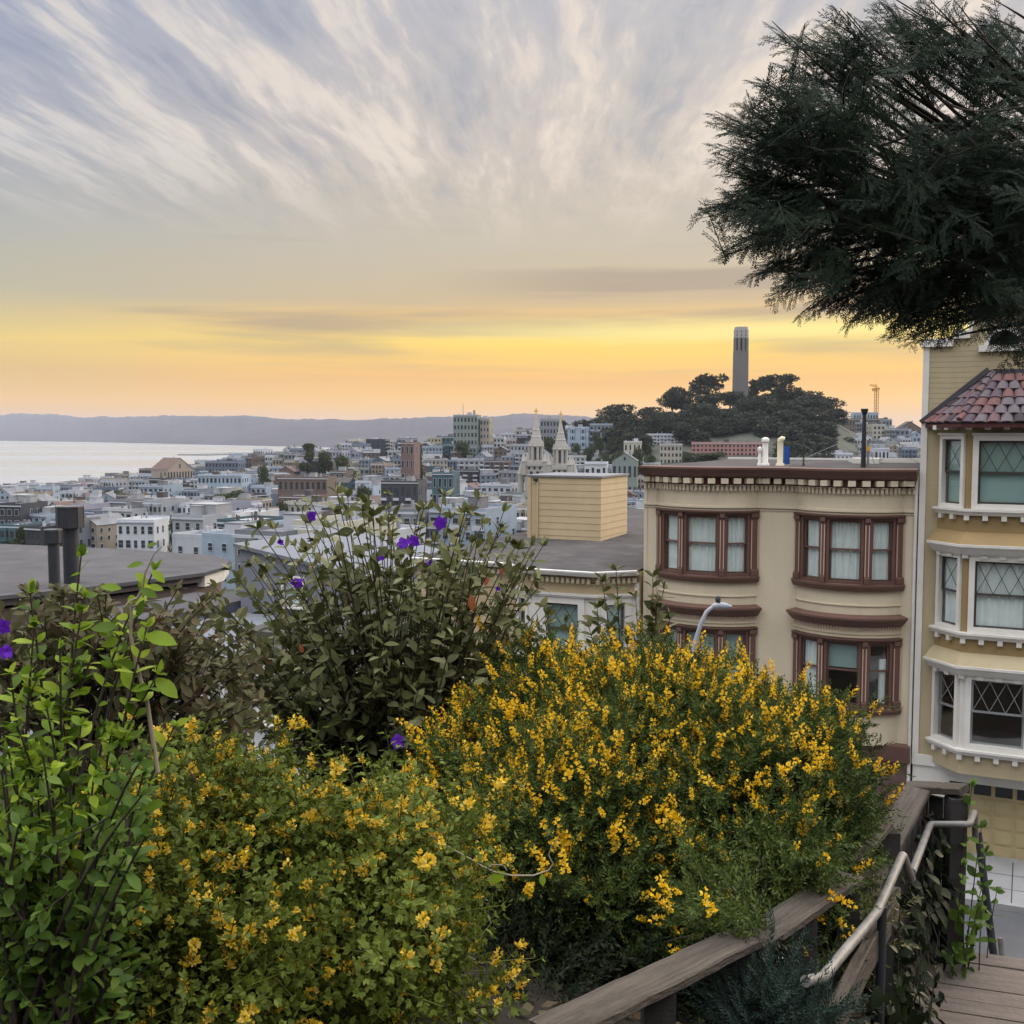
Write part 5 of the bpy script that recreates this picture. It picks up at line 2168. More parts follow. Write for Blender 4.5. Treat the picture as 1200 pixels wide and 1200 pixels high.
def build_houses():
    rr = random.Random(11)
    near_p = [House(*s[:6], 100 + i) for i, s in enumerate(SPECS)]
    near_done, far_done = {}, {}
    names = list(PAINT)
    left_w = [20, 10, 9, 6, 12, 7, 6, 4, 4, 3, 3, 3, 6, 6, 7, 2, 3, 12]
    names.remove('salmon')
    ridge_w = [14, 10, 13, 9, 11, 5, 6, 5, 3, 5, 6, 4, 5, 5, 9, 3, 3, 9]
    rows = [150, 195, 240, 285, 330, 378, 428, 480, 535, 595, 655, 705, 745, 785, 825, 862, 895]
    count = 0
    rest = MB()
    for ri, d in enumerate(rows):
        px = -15 + rr.uniform(0, 10)
        prev = None
        while px < 1085:
            # only where the view reaches: left of the beige house, or over its roof
            si = rr.choices(range(len(SPECS)), [9, 8, 8, 4, 1, 3, 3, 7, 2, 8, 2, 0] if d < 400 else [7, 6, 7, 5, 4, 4, 4, 6, 3, 6, 4, 3])[0]
            w = SPECS[si][0]
            ws = rr.uniform(.92, 1.12) * (1.0 if d < 480 else 1.12)
            wpx = w * ws / d * FPX * 1.02
            cx = px + wpx / 2
            g = city_row(cx, d)
            px += wpx + rr.choice([0, 0, 0, 0.5, 1.5]) / d * FPX
            if rr.random() < .05:
                px += rr.uniform(2, 7) / d * FPX
                prev = None
            if 762 < cx < 950 or (cx >= 940 and d < 640):
                prev = None
                continue
            if (cx > 690 and d > 700 and cx < 1000) or (d < 230 and cx > 480) or (cx < 215 and d < 300) or (596 < cx < 690 and 490 < d < 575):
                prev = None
                continue
            if any(a < cx + wpx / 2 and b_ > cx - wpx / 2 and c < d < e for a, b_, c, e in SPECIAL_BOXES):
                prev = None
                continue
            t = (cx - 600) / FPX
            dj = d + rr.uniform(-9, 9)
            hs = rr.uniform(.84, 1.18)
            base_yaw = rr.choice([R(-26), R(-26), R(-20), R(-14)]) if d < 500 else rr.choice([R(-26), R(-20), R(-8), R(8)])
            if rr.random() < .12:
                base_yaw += R(90)
            pos = Vector((t * dj, dj, city_z(cx, dj)))
            cn = rr.choices(names, left_w if (d < 420 or cx < 320) else ridge_w)[0]
            if count >= 296 or d > 760:
                # beyond three hundred the small far ones are one mass
                m4 = Matrix.Translation(pos) @ Matrix.Rotation(base_yaw, 4, 'Z') @ Matrix.Diagonal((ws, 1, hs, 1))
                p = near_p[si]
                tone = 3 + names.index(cn)
                src = [(p.wall_mb, {0: tone}), (p.trim_mb, {0: 1}), (p.roof_mb, {0: 0, 1: 0 if si % 3 else 1})]
                for mb_, mp in src:
                    n = len(rest.v)
                    rest.v += [tuple(m4 @ Vector(v)) for v in mb_.v]
                    rest.f += [[i + n for i in f] for f in mb_.f]
                    rest.m += [mp.get(q, 1) for q in mb_.m]
                    rest.s += mb_.s
                for (x, y, z, yaw, w_, h_) in p.wins:
                    c, s_ = math.cos(yaw), math.sin(yaw)
                    ax, ay = Vector((c, s_, 0)), Vector((-s_, c, 0))
                    o = Vector((x, y, z + h_ / 2))
                    m3 = m4.to_3x3()
                    rest.obox(m4 @ (o + ay * -.05), m3 @ (ax * (w_ / 2)), m3 @ (ay * .06), m3 @ Vector((0, 0, h_ / 2)), 2)
                continue
            near = d < 300
            store = near_done if near else far_done
            if si not in store:
                o = near_p[si].make(near)
                store[si] = o
            else:
                o = dup(store[si])
            o.name = 'house'
            o.location = pos
            o.rotation_euler = (0, 0, base_yaw)
            o.scale = (ws, 1, hs)
            for _ in range(60):
                zk, zz_ = zone(cx, d)
                lab = '%s %s %s-storey %s house%s %s' % (cn, zk, NUM[SPECS[si][3]], SPECS[si][6], (' beside %s one,' % prev) if prev else '', zz_)
                if cn != prev and lab not in LABELS:
                    break
                cn = rr.choices(names, left_w if (d < 420 or cx < 320) else ridge_w)[0]
            k = 0
            while lab in LABELS:
                k += 1
                lab2 = ['taller', 'lower', 'wider', 'plainer', 'paler', 'darker', 'older', 'shadier'][k % 8] + ' ' + lab
                if k > 8 or lab2 not in LABELS:
                    lab = lab2
                    break
            LABELS.add(lab)
            prev = cn
            paint(o, cool_dimmed(cn, rr.uniform(.9, 1.1)))
            tag(o, lab, 'house', 'houses across the valley')
            count += 1
    mats = [M['city_roof'], M['city_trim'], M['city_glass']]
    for cn in names:
        mats.append(mat('far_paint', cool_dimmed(cn), 0.8, 0.12, 0.06))
    tag(rest.build('distant_houses', mats), 'mass of small distant houses along the far ridge', 'houses', kind='stuff')
    print('houses', count)


build_houses()


# ------------------------------------------------------------------ trees, far off
M['hill_leaf'] = leafmat('hill_foliage', [(0.020, 0.026, 0.018), (0.040, 0.046, 0.030), (0.060, 0.064, 0.040)], 0.1, 0.7, 0.2)
M['city_leaf'] = leafmat('city_foliage', [(0.030, 0.045, 0.020), (0.055, 0.075, 0.030), (0.085, 0.10, 0.045)], 0.15, 0.7, 0.2)
M['bark'] = mat('bark', (0.06, 0.05, 0.042), 0.95, 0.3, 3, .5, 20)


def crown_tree(name, h, w, kind, leaf_m, seed, clump=1.1, n=1500):
    """one tree at the origin: tapered trunk, limbs, a crown of leaf clumps with gaps"""
    g = np.random.default_rng(seed)
    rr = random.Random(seed)
    root = thing(name, None, None)
    tb = MB()
    r0 = h * .03
    top = h * (.55 if kind != 'cypress' else .9)
    tb.tube([(0, 0, -2), (0, 0, h * .15), (h * .02, 0, h * .35), (0, h * .01, top)], [r0 * 1.2, r0, r0 * .75, r0 * .3], 7)
    lobes = []
    k = {'round': 9, 'airy': 15, 'pine': 8, 'cypress': 6, 'bushy': 10}[kind]
    for i in range(k):
        a = rr.uniform(0, 2 * math.pi)
        if kind == 'round':
            rad, z = rr.uniform(.1, .62) * w / 2, rr.uniform(.38, .88) * h
            s = (rr.uniform(.20, .34) * w, rr.uniform(.11, .17) * h)
        elif kind == 'airy':
            rad, z = rr.uniform(.25, .85) * w / 2, rr.uniform(.42, .95) * h
            s = (rr.uniform(.10, .18) * w, rr.uniform(.05, .10) * h)
        elif kind == 'pine':
            z = rr.uniform(.35, .95) * h
            rad = rr.uniform(.2, .95) * w / 2 * (1.15 - z / h * .7)
            s = (rr.uniform(.18, .28) * w, rr.uniform(.04, .07) * h)
        elif kind == 'cypress':
            z = h * (.15 + .8 * i / k)
            rad = .08 * w
            s = (w * .42 * (1 - .75 * (i / k) ** 1.5), h * .14)
        else:
            rad, z = rr.uniform(.1, .7) * w / 2, rr.uniform(.12, .8) * h
            s = (rr.uniform(.20, .32) * w, rr.uniform(.14, .2) * h)
        c = (rad * math.cos(a), rad * math.sin(a), z)
        lobes.append((c, s))
        if kind != 'cypress':
            zz = rr.uniform(.25, .5) * h
            tb.tube([(0, 0, min(zz, top)), (c[0] * .5, c[1] * .5, lerp(zz, c[2], .6)), c], [r0 * .45, r0 * .3, r0 * .1], 5)
    tb.build('trunk', [M['bark']], root)
    L = Leaves()
    tv, tf = sliver_t(.75, .15)
    per = n // len(lobes)
    for c, s in lobes:
        u = unit(g.normal(size=(per, 3)))
        r = g.uniform(.45, 1.12, (per, 1)) ** .7
        p = np.array(c) + u * r * np.array([s[0], s[0], s[1]])
        d = unit(u + g.normal(size=(per, 3)) * .8 + np.array([0, 0, .2]))
        L.add(tv, tf, p, frames(d, unit(g.normal(size=(per, 3)))), g.uniform(.6, 1.3, per) * clump)
    L.build('crown', leaf_m, root)
    return root


def build_far_trees():
    rr = random.Random(4)
    pro = {}

    def put(px, row_top, wpx, d, kind, leaf, label, cat='tree', group=None, base=None, name='tree'):
        t = (px - 600) / FPX
        g = city_z(px, d) if base is None else base
        top = 70 - (row_top - 508) / FPX * d
        h = max(3.0, top - g)
        w = wpx / FPX * d
        key = (kind, leaf)
        if key not in pro:
            pro[key] = crown_tree(name, 20.0, 20.0, kind, M[leaf], len(pro) + 21, 1.5 if leaf == 'hill_leaf' else 1.3, 2600 if kind in ('round', 'bushy', 'pine') else 1700)
            o = pro[key]
        else:
            o = dup(pro[key])
        o.name = name
        o.location = (t * d, d, g)
        o.rotation_euler = (0, 0, rr.uniform(0, 6.28))
        o.scale = (w / 20, w / 20, h / 20)
        tag(o, label, cat, group)
    # the wooded hill round the tower
    G = 'trees on the wooded hill'
    put(828, 440, 46, 905, 'airy', 'hill_leaf', 'tallest open crowned tree just left of the round tower', group=G)
    put(884, 446, 28, 910, 'airy', 'hill_leaf', 'thin airy tree just right of the round tower', group=G)
    put(912, 440, 50, 900, 'airy', 'hill_leaf', 'broad airy tree standing right of the round tower', group=G)
    put(787, 455, 30, 890, 'round', 'hill_leaf', 'round crowned tree standing out left of the airy tree', group=G)
    put(720, 475, 44, 880, 'round', 'hill_leaf', 'dark domed tree above the blue grey flats', group=G)
    put(968, 466, 34, 890, 'round', 'hill_leaf', 'round tree at the right end of the wooded hill', group=G)
    put(940, 460, 44, 895, 'round', 'hill_leaf', 'dark round tree right of the broad airy tree', group=G)
    put(872, 466, 16, 870, 'bushy', 'hill_leaf', 'small bushy tree in front of the tower foot', group=G)
    hill = 'dark tree in the dense mass on the wooded hill'
    sky = [(640, 499), (690, 494), (720, 482), (745, 486), (765, 478), (800, 468), (850, 466), (900, 462), (950, 470), (985, 486), (1000, 500)]
    for ri in range(7):
        off = ri * 9.5
        px = 652 + (ri % 2) * 9
        while px < 978 - ri * 3:
            x = px + rr.uniform(-5, 5)
            px += 18
            top = interp(sky, x) + off + rr.uniform(-11 if ri == 0 else -5, 7)
            if top > (529 if x < 905 else 538) or (x < 715 and ri > 0) or (x < 755 and ri > 2) or (750 < x < 815 and top > 500) or (798 < x < 912 and top > 505) or (x > 972 and ri > 3):
                continue
            gr = top + rr.uniform(20, 26)
            d = 892.0
            while d > 640 and city_row(x, d) < gr:
                d -= 6
            put(x, top, rr.uniform(30, 44), d, rr.choice(['round', 'bushy', 'bushy', 'round']), 'hill_leaf', hill, group=G)
    # single trees among the houses
    C = [(200, 604, 11, 300, 'cypress', 'slim dark cypress left of the largest white block'), (360, 520, 22, 720, 'pine', 'tall pine standing on the shore ridge'),
         (382, 528, 24, 730, 'round', 'round tree right of the shore pine'), (137, 574, 46, 560, 'bushy', 'wide green tree left of the rust roof'), (265, 575, 42, 520, 'bushy', 'dark wide tree below the broad pale blue house'),
         (20, 632, 46, 330, 'bushy', 'olive bush behind the flues at the left edge'), (428, 568, 26, 470, 'round', 'tree left of the black house'), (403, 533, 26, 700, 'round', 'tree on the ridge right of the pine'),
         (543, 517, 26, 780, 'round', 'dark tree at the foot of the grey apartment tower'), (491, 519, 12, 650, 'round', 'small tree beside the brick tower house'), (704, 535, 26, 600, 'bushy', 'green tree behind the white balconied house'),
         (716, 512, 20, 770, 'round', 'tree under the blue grey flats'), (645, 512, 22, 760, 'round', 'dark tree between the two church spires'), (230, 549, 22, 800, 'bushy', 'low tree right of the rust roof'),
         (745, 524, 18, 640, 'round', 'small tree beside the small flat cream house'), (832, 529, 44, 690, 'bushy', 'wide dull tree in front of the brick pink block'), (1010, 521, 26, 780, 'bushy', 'dark tree below the crane'),
         (1040, 510, 24, 900, 'bushy', 'tree between crane and brown gabled block'), (978, 497, 22, 900, 'round', 'tree between hill and brown hotel block'), (95, 596, 20, 480, 'round', 'dark round tree above the taller flue'),
         (330, 588, 16, 420, 'round', 'small tree left of the purple shrub top'), (40, 582, 24, 640, 'bushy', 'dark trees on the shore at left edge'), (310, 545, 18, 660, 'round', 'round tree above the long brown block')]
    for px, top, w, d, kind, lab in C:
        put(px, top, w, d, kind, 'city_leaf', lab)
    for k, (x, t_, w_, d_) in enumerate(((735, 508, 22, 760), (756, 517, 16, 740), (812, 511, 22, 790), (806, 529, 22, 700), (764, 532, 20, 660), (690, 521, 18, 720), (676, 519, 16, 740), (722, 528, 24, 680), (700, 512, 14, 770), (700, 506, 14, 775), (915, 514, 34, 760), (945, 512, 32, 780), (972, 506, 28, 800), (990, 512, 22, 790), (930, 522, 30, 730), (962, 522, 28, 740))):
        put(x, t_, w_, d_, ['round', 'bushy'][k % 2], 'city_leaf', 'dull green tree on the hill slope below the wooded top', group='trees on the hill slope')
    for k in range(46):
        d = rr.choice([340, 400, 455, 510, 565, 625, 680, 730]) + rr.uniform(-12, 12) - 14
        px = rr.uniform(-5, 745)
        w = rr.uniform(5, 10)
        hh = rr.uniform(5, 9)
        gr = city_row(px, d)
        put(px, gr - hh / d * FPX, w / d * FPX, d, rr.choice(['round', 'bushy', 'round']), 'city_leaf', 'small dark street tree among the houses in the valley', group='street trees in the valley')


build_far_trees()


# ------------------------------------------------------------------ landmarks
def round_tower():
    d = 890.0
    px = 866.0
    t = (px - 600) / FPX
    m = mat('tower_concrete', (0.165, 0.157, 0.158), 0.85, 0.08, 0.06, stain=.4, stain_col=(0.19, 0.18, 0.185, 1))
    z0 = 92.0
    top = 70 + (508 - 385) / FPX * d
    H = top - z0
    T = thing('lookout_tower', 'tall fluted grey concrete round tower on the wooded hill', 'tower', (t * d, d, z0))
    r0, r1 = 6.7, 6.1
    k = 22

    def fl(r, z, n=k * 4):
        out = []
        for i in range(n):
            a = 2 * math.pi * i / n
            ph = (i % 4)
            rr_ = r * (1.0 if ph in (0, 1) else .955)
            out.append((rr_ * math.cos(a), rr_ * math.sin(a), z))
        return out
    z_g0, z_g1 = H - 19.5, H - 9.5           # arcade
    mb = MB()
    mb.grid([fl(r0, -16), fl(lerp(r0, r1, z_g0 / H), z_g0)], 0, False, True)
    mb.face(fl(lerp(r0, r1, z_g0 / H), z_g0), 0)
    mb.build('shaft', [m], T)
    mb = MB()
    ns = 10
    for i in range(ns):                      # piers between the tall openings
        a = 2 * math.pi * (i + .5) / ns + .16
        c, s = math.cos(a), math.sin(a)
        mb.obox(((r1 - .8) * c, (r1 - .8) * s, (z_g0 + z_g1) / 2), (-s * 1.02, c * 1.02, 0), (c * .8, s * .8, 0), (0, 0, (z_g1 - z_g0) / 2))
    mb.build('arcade', [m], T)
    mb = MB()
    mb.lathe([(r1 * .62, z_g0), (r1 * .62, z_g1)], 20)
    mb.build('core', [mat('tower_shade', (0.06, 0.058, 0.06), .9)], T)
    mb = MB()
    mb.lathe([(r1 * .99, z_g1), (r1 * .99, z_g1 + 1.2), (r1 * .97, z_g1 + 1.25), (r1 * .97, z_g1 + 7.6), (r1 * .90, z_g1 + 7.7), (r1 * .88, H), (r1 * .8, H), (r1 * .8, H - 1.5), (0, H - 1.5)], 40)
    mb.build('crown', [m], T)
    for i in range(10):
        a = 2 * math.pi * (i + 0) / 10 + .16
        for z, hh in ((z_g1 + 2.0, 1.4), (z_g1 + 5.0, 1.4)):
            c, s = math.cos(a), math.sin(a)
            mb = MB()
            mb.obox((r1 * .975 * c, r1 * .975 * s, z + hh / 2), (-s * .45, c * .45, 0), (c * .12, s * .12, 0), (0, 0, hh / 2))
            mb.build('opening', [M['tower_slot']], T)


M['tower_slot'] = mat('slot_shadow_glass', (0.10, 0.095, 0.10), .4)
round_tower()


def church():
    d = 520.0
    st = mat('church_stone', (0.38, 0.365, 0.34), 0.8, 0.08, 0.2, stain=.4, stain_col=(.28, .27, .26, 1))
    gold = mat('gilt', (0.75, 0.48, 0.14), 0.4, .05, metal=.6)
    pm = 1 / FPX * d
    zz = lambda row: 70 - (row - 508) * pm
    x0 = (642.5 - 600) * pm
    g = city_z(642, d)
    yaw = R(-10)
    T = thing('church', 'cream twin spired church rising behind the pale yellow stair head', 'church', (x0, d, g), yaw)
    Z = lambda row: zz(row) - g
    half = 14.5 * pm
    for sgn, dr in ((-1, 0), (1, 5)):
        cx = sgn * half
        k = lambda row: Z(row) - dr * pm * .75
        mb = MB()
        w = 4.9
        mb.box(cx - w, cx + w, -w, w, -4, k(541))
        mb.box(cx - w - .4, cx + w + .4, -w - .4, w + .4, k(546), k(543))
        for wx in (-1.6, 1.6):          # pointed windows of the lower stage
            mb.box(cx + wx - .7, cx + wx + .7, -w - .12, -w - .002, k(575), k(552), 1)
        for wx in (-2.6, 0, 2.6):
            mb.box(cx + wx - .55, cx + wx + .55, -w - .12, -w - .002, k(549.5), k(546.5), 1)
        tw = mb.build('bell_tower', [st, M['city_glass']], T)
        for px_, py_ in ((-1, -1), (1, -1), (1, 1), (-1, 1)):
            mb = MB()
            mb.lathe([(1.25, k(556)), (1.25, k(541)), (1.5, k(540.5)), (.15, k(531)), (0, k(530))], 8, (cx + px_ * (w + .3), py_ * (w + .3)), smooth=False)
            mb.build('pinnacle', [st], tw)
        # open belfry: eight posts round a dark core
        mb = MB()
        for i in range(8):
            a = math.pi / 8 + i * math.pi / 4
            c, s = math.cos(a), math.sin(a)
            mb.obox((cx + 3.1 * c, 3.1 * s, (k(541) + k(523)) / 2), (-s * .55, c * .55, 0), (c * .55, s * .55, 0), (0, 0, (k(523) - k(541)) / 2))
            mb.lathe([(.45, k(523)), (.5, k(521)), (.06, k(516.5)), (0, k(516))], 6, (cx + 3.5 * c, 3.5 * s))
        mb.lathe([(3.7, k(541) + .01), (3.7, k(539)), (3.2, k(538.9))], 8, (cx, 0), smooth=False, a0=math.pi / 8)
        mb.lathe([(3.65, k(524)), (3.9, k(522.5)), (3.6, k(521))], 8, (cx, 0), smooth=False, a0=math.pi / 8)
        be = mb.build('belfry', [st], T)
        mb = MB()
        mb.lathe([(2.0, k(541)), (2.0, k(522))], 8, (cx, 0))
        mb.build('bell_chamber', [M['tower_slot']], be)
        mb = MB()
        mb.lathe([(3.3, k(521.5)), (3.1, k(519)), (.35, k(490)), (0, k(489.5))], 8, (cx, 0), smooth=False, a0=math.pi / 8)
        for row in (512, 504):
            r = lerp(3.1, .35, (519 - row) / 29)
            mb.lathe([(r + .05, k(row + .7)), (r + .22, k(row)), (r - .05, k(row - .8))], 8, (cx, 0), smooth=False, a0=math.pi / 8)
        mb.build('spire', [st], T)
        mb = MB()
        mb.tube([(cx, 0, k(490.5)), (cx, 0, k(478))], [.28, .26], 6)
        mb.box(cx - 1.05, cx + 1.05, -.25, .25, k(482.6), k(481.2))
        mb.lathe([(0, k(491)), (.6, k(489.7)), (0, k(488.2))], 8, (cx, 0))
        mb.build('cross', [gold], T)
    # gable between the towers, with statues' niches, and the nave behind
    mb = MB()
    ww = half - 4.9
    mb.box(-half, half, -3.2, 30, -4, Z(566))
    mb.face([(-ww, -3.6, Z(566)), (ww, -3.6, Z(566)), (0, -3.6, Z(548))])
    mb.face([(-half, -3.2, Z(566)), (-half, 30, Z(566)), (0, 30, Z(549)), (0, -3.2, Z(549))])
    mb.face([(half, -3.2, Z(566)), (half, 30, Z(566)), (0, 30, Z(549)), (0, -3.2, Z(549))])
    mb.build('nave', [st], T)
    for x in (-2.2, 2.2):
        mb = MB()
        mb.lathe([(1.2, Z(566)), (1.2, Z(552)), (1.4, Z(551.5)), (.1, Z(540)), (0, Z(539.5))], 8, (x * .9, -4.2), smooth=False)
        mb.build('pinnacle', [st], T)
    for s in (-1, 1):
        mb = MB()
        mb.lathe([(1.5, -4), (1.5, Z(556)), (1.8, Z(555.5)), (.1, Z(542)), (0, Z(541.5))], 8, (s * (half + 7.2), -2), smooth=False)
        mb.box(s * (half + 6.0) - 2.2, s * (half + 6.0) + 2.2, -1.0, 22, -4, Z(575))
        mb.build('buttress_turret', [st], T)


church()


def crane():
    d = 1150.0
    px = 1025.0
    pm = 1 / FPX * d
    g = city_z(px, d)
    T = thing('tower_crane', 'sunlit amber tower crane above the brown hotel block', 'crane', ((px - 600) * pm, d, g), R(20))
    m = mat('crane_sun_amber', (0.55, 0.28, 0.06), .5, .1)  # amber of the sunlight is put into the base colour
    zt = 70 + (508 - 457) * pm - g
    mb = MB()
    w = 1.5
    for x, y in ((-w, -w), (w, -w), (w, w), (-w, w)):
        mb.tube([(x, y, 0), (x, y, zt)], .34, 4)
    z = 0.0
    k = 0
    cs = [(-w, -w), (w, -w), (w, w), (-w, w)]
    while z < zt - 3:
        for i in range(4):
            a, b_ = cs[i], cs[(i + 1) % 4]
            mb.tube([(a[0], a[1], z), (b_[0], b_[1], z + 3)], .13, 3)
        z += 3
    mb.build('mast', [m], T)
    mb = MB()
    mb.box(-2.3, 2.3, -2, 2, zt, zt + 2.0)
    mb.tube([(0, 0, zt + 2), (-1.5, 0, zt + 6.5)], [.5, .3], 5)
    mb.build('cab', [m], T)
    mb = MB()
    for y in (-.8, .8):
        mb.tube([(0, y, zt + 3.0), (7, y * .6 + 20, zt + 5.2)], .35, 4)
    mb.tube([(0, 0, zt + 4.6), (7, 20, zt + 6.4)], .35, 4)
    for i in range(10):
        f = i / 10
        mb.tube([(7 * f, -.8 + 20 * f, zt + 3 + 2.2 * f), (7 * (f + .1), 20 * (f + .1), zt + 4.6 + 1.8 * (f + .1))], .18, 3)
    mb.build('jib', [m], T)
    mb = MB()
    mb.box(-5.0, -2.3, -1.6, 1.6, zt - 1.6, zt + 1.4)
    mb.build('counterweight', [m], T)


crane()


def far_boat():
    p = CAM + ray(370, 519.5) * ((1.0 - 70) / ray(370, 519.5).z)
    p.z = 0
    T = thing('sail_boat', 'tiny white sailing boat on the bay below the hills', 'boat', p)
    mb = MB()
    mb.prism([(-12, -3), (10, -3.5), (18, 0), (10, 3.5), (-12, 3)], .02, 3.0)
    mb.build('hull', [M['white']], T)
    mb = MB()
    mb.prism([(-6, -.15), (9, -.15), (9, .15), (-6, .15)], 4, 5)
    mb.face([(-9, 0, 4), (8, 0, 4), (2, 0, 30)])
    mb.face([(-9, .3, 4), (8, .3, 4), (2, .3, 30)])
    mb.build('sail', [M['white']], T)


far_boat()

# ------------------------------------------------------------------ foreground planting
G0 = np.random.default_rng(42)
V3 = lambda p: np.array([p.x, p.y, p.z])
M['broom_leaf'] = leafmat('broom_leaf', [(0.024, 0.040, 0.014), (0.046, 0.074, 0.020), (0.085, 0.12, 0.028), (0.15, 0.18, 0.045)], 0.25, 0.5, 0.12, clump=.35, cscale=1.6)
M['broom_flower'] = leafmat('broom_petal', [(0.66, 0.41, 0.012), (0.78, 0.49, 0.016), (0.84, 0.56, 0.025), (0.84, 0.63, 0.10)], 0.3, 0.6, 0.12)
M['clover_leaf'] = leafmat('clover_leaf', [(0.045, 0.062, 0.012), (0.085, 0.115, 0.018), (0.14, 0.18, 0.028), (0.22, 0.25, 0.055)], 0.38, 0.45, 0.12, clump=.35, cscale=1.8)
M['clover_flower'] = leafmat('clover_petal', [(0.60, 0.39, 0.02), (0.74, 0.52, 0.04), (0.78, 0.60, 0.14)], 0.3, 0.6, 0.12)
M['lime_leaf'] = leafmat('lime_leaf', [(0.06, 0.11, 0.015), (0.12, 0.20, 0.02), (0.24, 0.35, 0.03), (0.38, 0.48, 0.06)], 0.45, 0.4, 0.12)
M['mid_leaf'] = leafmat('mid_leaf', [(0.05, 0.095, 0.02), (0.09, 0.16, 0.028), (0.15, 0.23, 0.045)], 0.35, 0.45, 0.12)
M['olive_leaf'] = leafmat('olive_leaf', [(0.050, 0.060, 0.022), (0.088, 0.100, 0.036), (0.145, 0.155, 0.062), (0.26, 0.26, 0.14)], 0.25, 0.42, 0.12)
M['dull_leaf'] = leafmat('dull_leaf', [(0.060, 0.062, 0.030), (0.10, 0.10, 0.046), (0.16, 0.155, 0.08), (0.12, 0.08, 0.05)], 0.3, 0.6, 0.12)
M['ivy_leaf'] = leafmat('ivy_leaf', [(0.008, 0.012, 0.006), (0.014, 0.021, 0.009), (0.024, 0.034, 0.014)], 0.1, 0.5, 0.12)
M['purple'] = leafmat('purple_petal', [(0.07, 0.010, 0.28), (0.12, 0.015, 0.42), (0.10, 0.02, 0.34)], 0.25, 0.5, 0.12)
M['rust_leaf'] = leafmat('rust_leaf', [(0.30, 0.09, 0.05), (0.38, 0.14, 0.06)], 0.3, 0.5, 0.12)
M['needle'] = leafmat('needle', [(0.014, 0.023, 0.016), (0.026, 0.042, 0.028), (0.055, 0.082, 0.054)], 0.25, 0.6, 0.12, clump=.5, cscale=1.2)
M['needle_blue'] = leafmat('needle_blue', [(0.012, 0.025, 0.020), (0.022, 0.042, 0.033), (0.038, 0.066, 0.050)], 0.15, 0.5, 0.12)
M['stem'] = mat('stem', (0.055, 0.045, 0.036), 0.9, 0.25, 8, .3, 60)
M['stem_green'] = mat('green_stem', (0.10, 0.12, 0.05), 0.7, 0.2, 8)
M['stem_pale'] = mat('pale_stem', (0.28, 0.24, 0.17), 0.8, 0.2, 8)

LEAF_FINE = sliver_t(0.34, 0.06)
LEAF_SM = leaf_t(0.55, 3, 0.08, 0.12)
LEAF_BIG = leaf_t(0.46, 6, 0.10, 0.22)
LEAF_LIME = leaf_t(0.50, 6, 0.07, 0.20)
PETAL = sliver_t(0.75, 0.18)


def blobs_sample(blobs, n, g, inner=0.62):
    """points through the outer shell of a union of ellipsoids given in photo pixels and metres; returns points and outward directions"""
    C, Rr, W = [], [], []
    for (px, py, Y, rx, ry, rz) in blobs:
        C.append(V3(P(px, py, Y)))
        s = Y / FPX
        Rr.append((rx * s, rz, ry * s))
        W.append((rx * ry) ** .5 * (rx * s) * 1.0)
    C, Rr, W = np.array(C), np.array(Rr), np.array(W)
    k = g.choice(len(C), n * 2, p=W / W.sum())
    u = unit(g.normal(size=(n * 2, 3)))
    r = g.uniform(inner ** 3, 1.0, (n * 2, 1)) ** (1 / 3)
    p = C[k] + u * r * Rr[k]
    nrm = unit(u / Rr[k])
    deep = np.zeros(len(p), bool)
    for c, q in zip(C, Rr):
        deep |= ((((p - c) / q) ** 2).sum(1) < (inner * .92) ** 2)
    keep = ~deep
    return p[keep][:n], nrm[keep][:n]


def skeleton(mb, base, tips, g, r0=.02, r1=.004, sag=.15, mid=None, n=5):
    for t in tips:
        b_ = base + g.normal(size=3) * np.array([.05, .05, 0])
        m = (b_ + t) / 2 + np.array([(t[0] - b_[0]) * -.18, (t[1] - b_[1]) * -.18, abs(t[2] - b_[2]) * .12]) + g.normal(size=3) * .04
        pts, rad = [], []
        for i in range(n + 1):
            f = i / n
            pts.append((1 - f) ** 2 * b_ + 2 * f * (1 - f) * m + f * f * t)
            rad.append(lerp(r0, r1, f))
        mb.tube([tuple(p) for p in pts], rad, 5, cap=False)


def shoot(g, n, leaf, length, lsize, lw=1.0, angle=1.0, whorl=2.399, taper=.35):
    """template: a shoot along +Y with n leaves around it"""
    t = np.linspace(.12, 1.0, n)
    a = np.arange(n) * whorl + g.uniform(0, .6, n)
    out = np.stack([np.cos(a), np.zeros(n), np.sin(a)], 1)
    pos = np.stack([np.zeros(n), t * length, np.zeros(n)], 1)
    ang = angle * (1.1 - .55 * t)[:, None]
    d = out * np.sin(ang) + np.array([0, 1, 0]) * np.cos(ang)
    up = np.cross(np.cross(d, np.array([0, 1.0, 0])), d) * -1
    up = np.where(np.linalg.norm(up, axis=1, keepdims=True) < 1e-4, out, up)
    sz = lsize * (1 - taper * t) * g.uniform(.8, 1.2, n)
    return (leaf[0] * np.array([lw, 1, 1]), leaf[1], pos, frames(d, up), sz)


def stem_part(length, r):
    v = np.array([(r, 0, 0), (-r * .5, 0, r * .87), (-r * .5, 0, -r * .87), (r * .4, length, 0), (-r * .2, length, r * .35), (-r * .2, length, -r * .35)], float)
    f = np.array([(0, 1, 4, 3), (1, 2, 5, 4), (2, 0, 3, 5)], int)
    return v, f


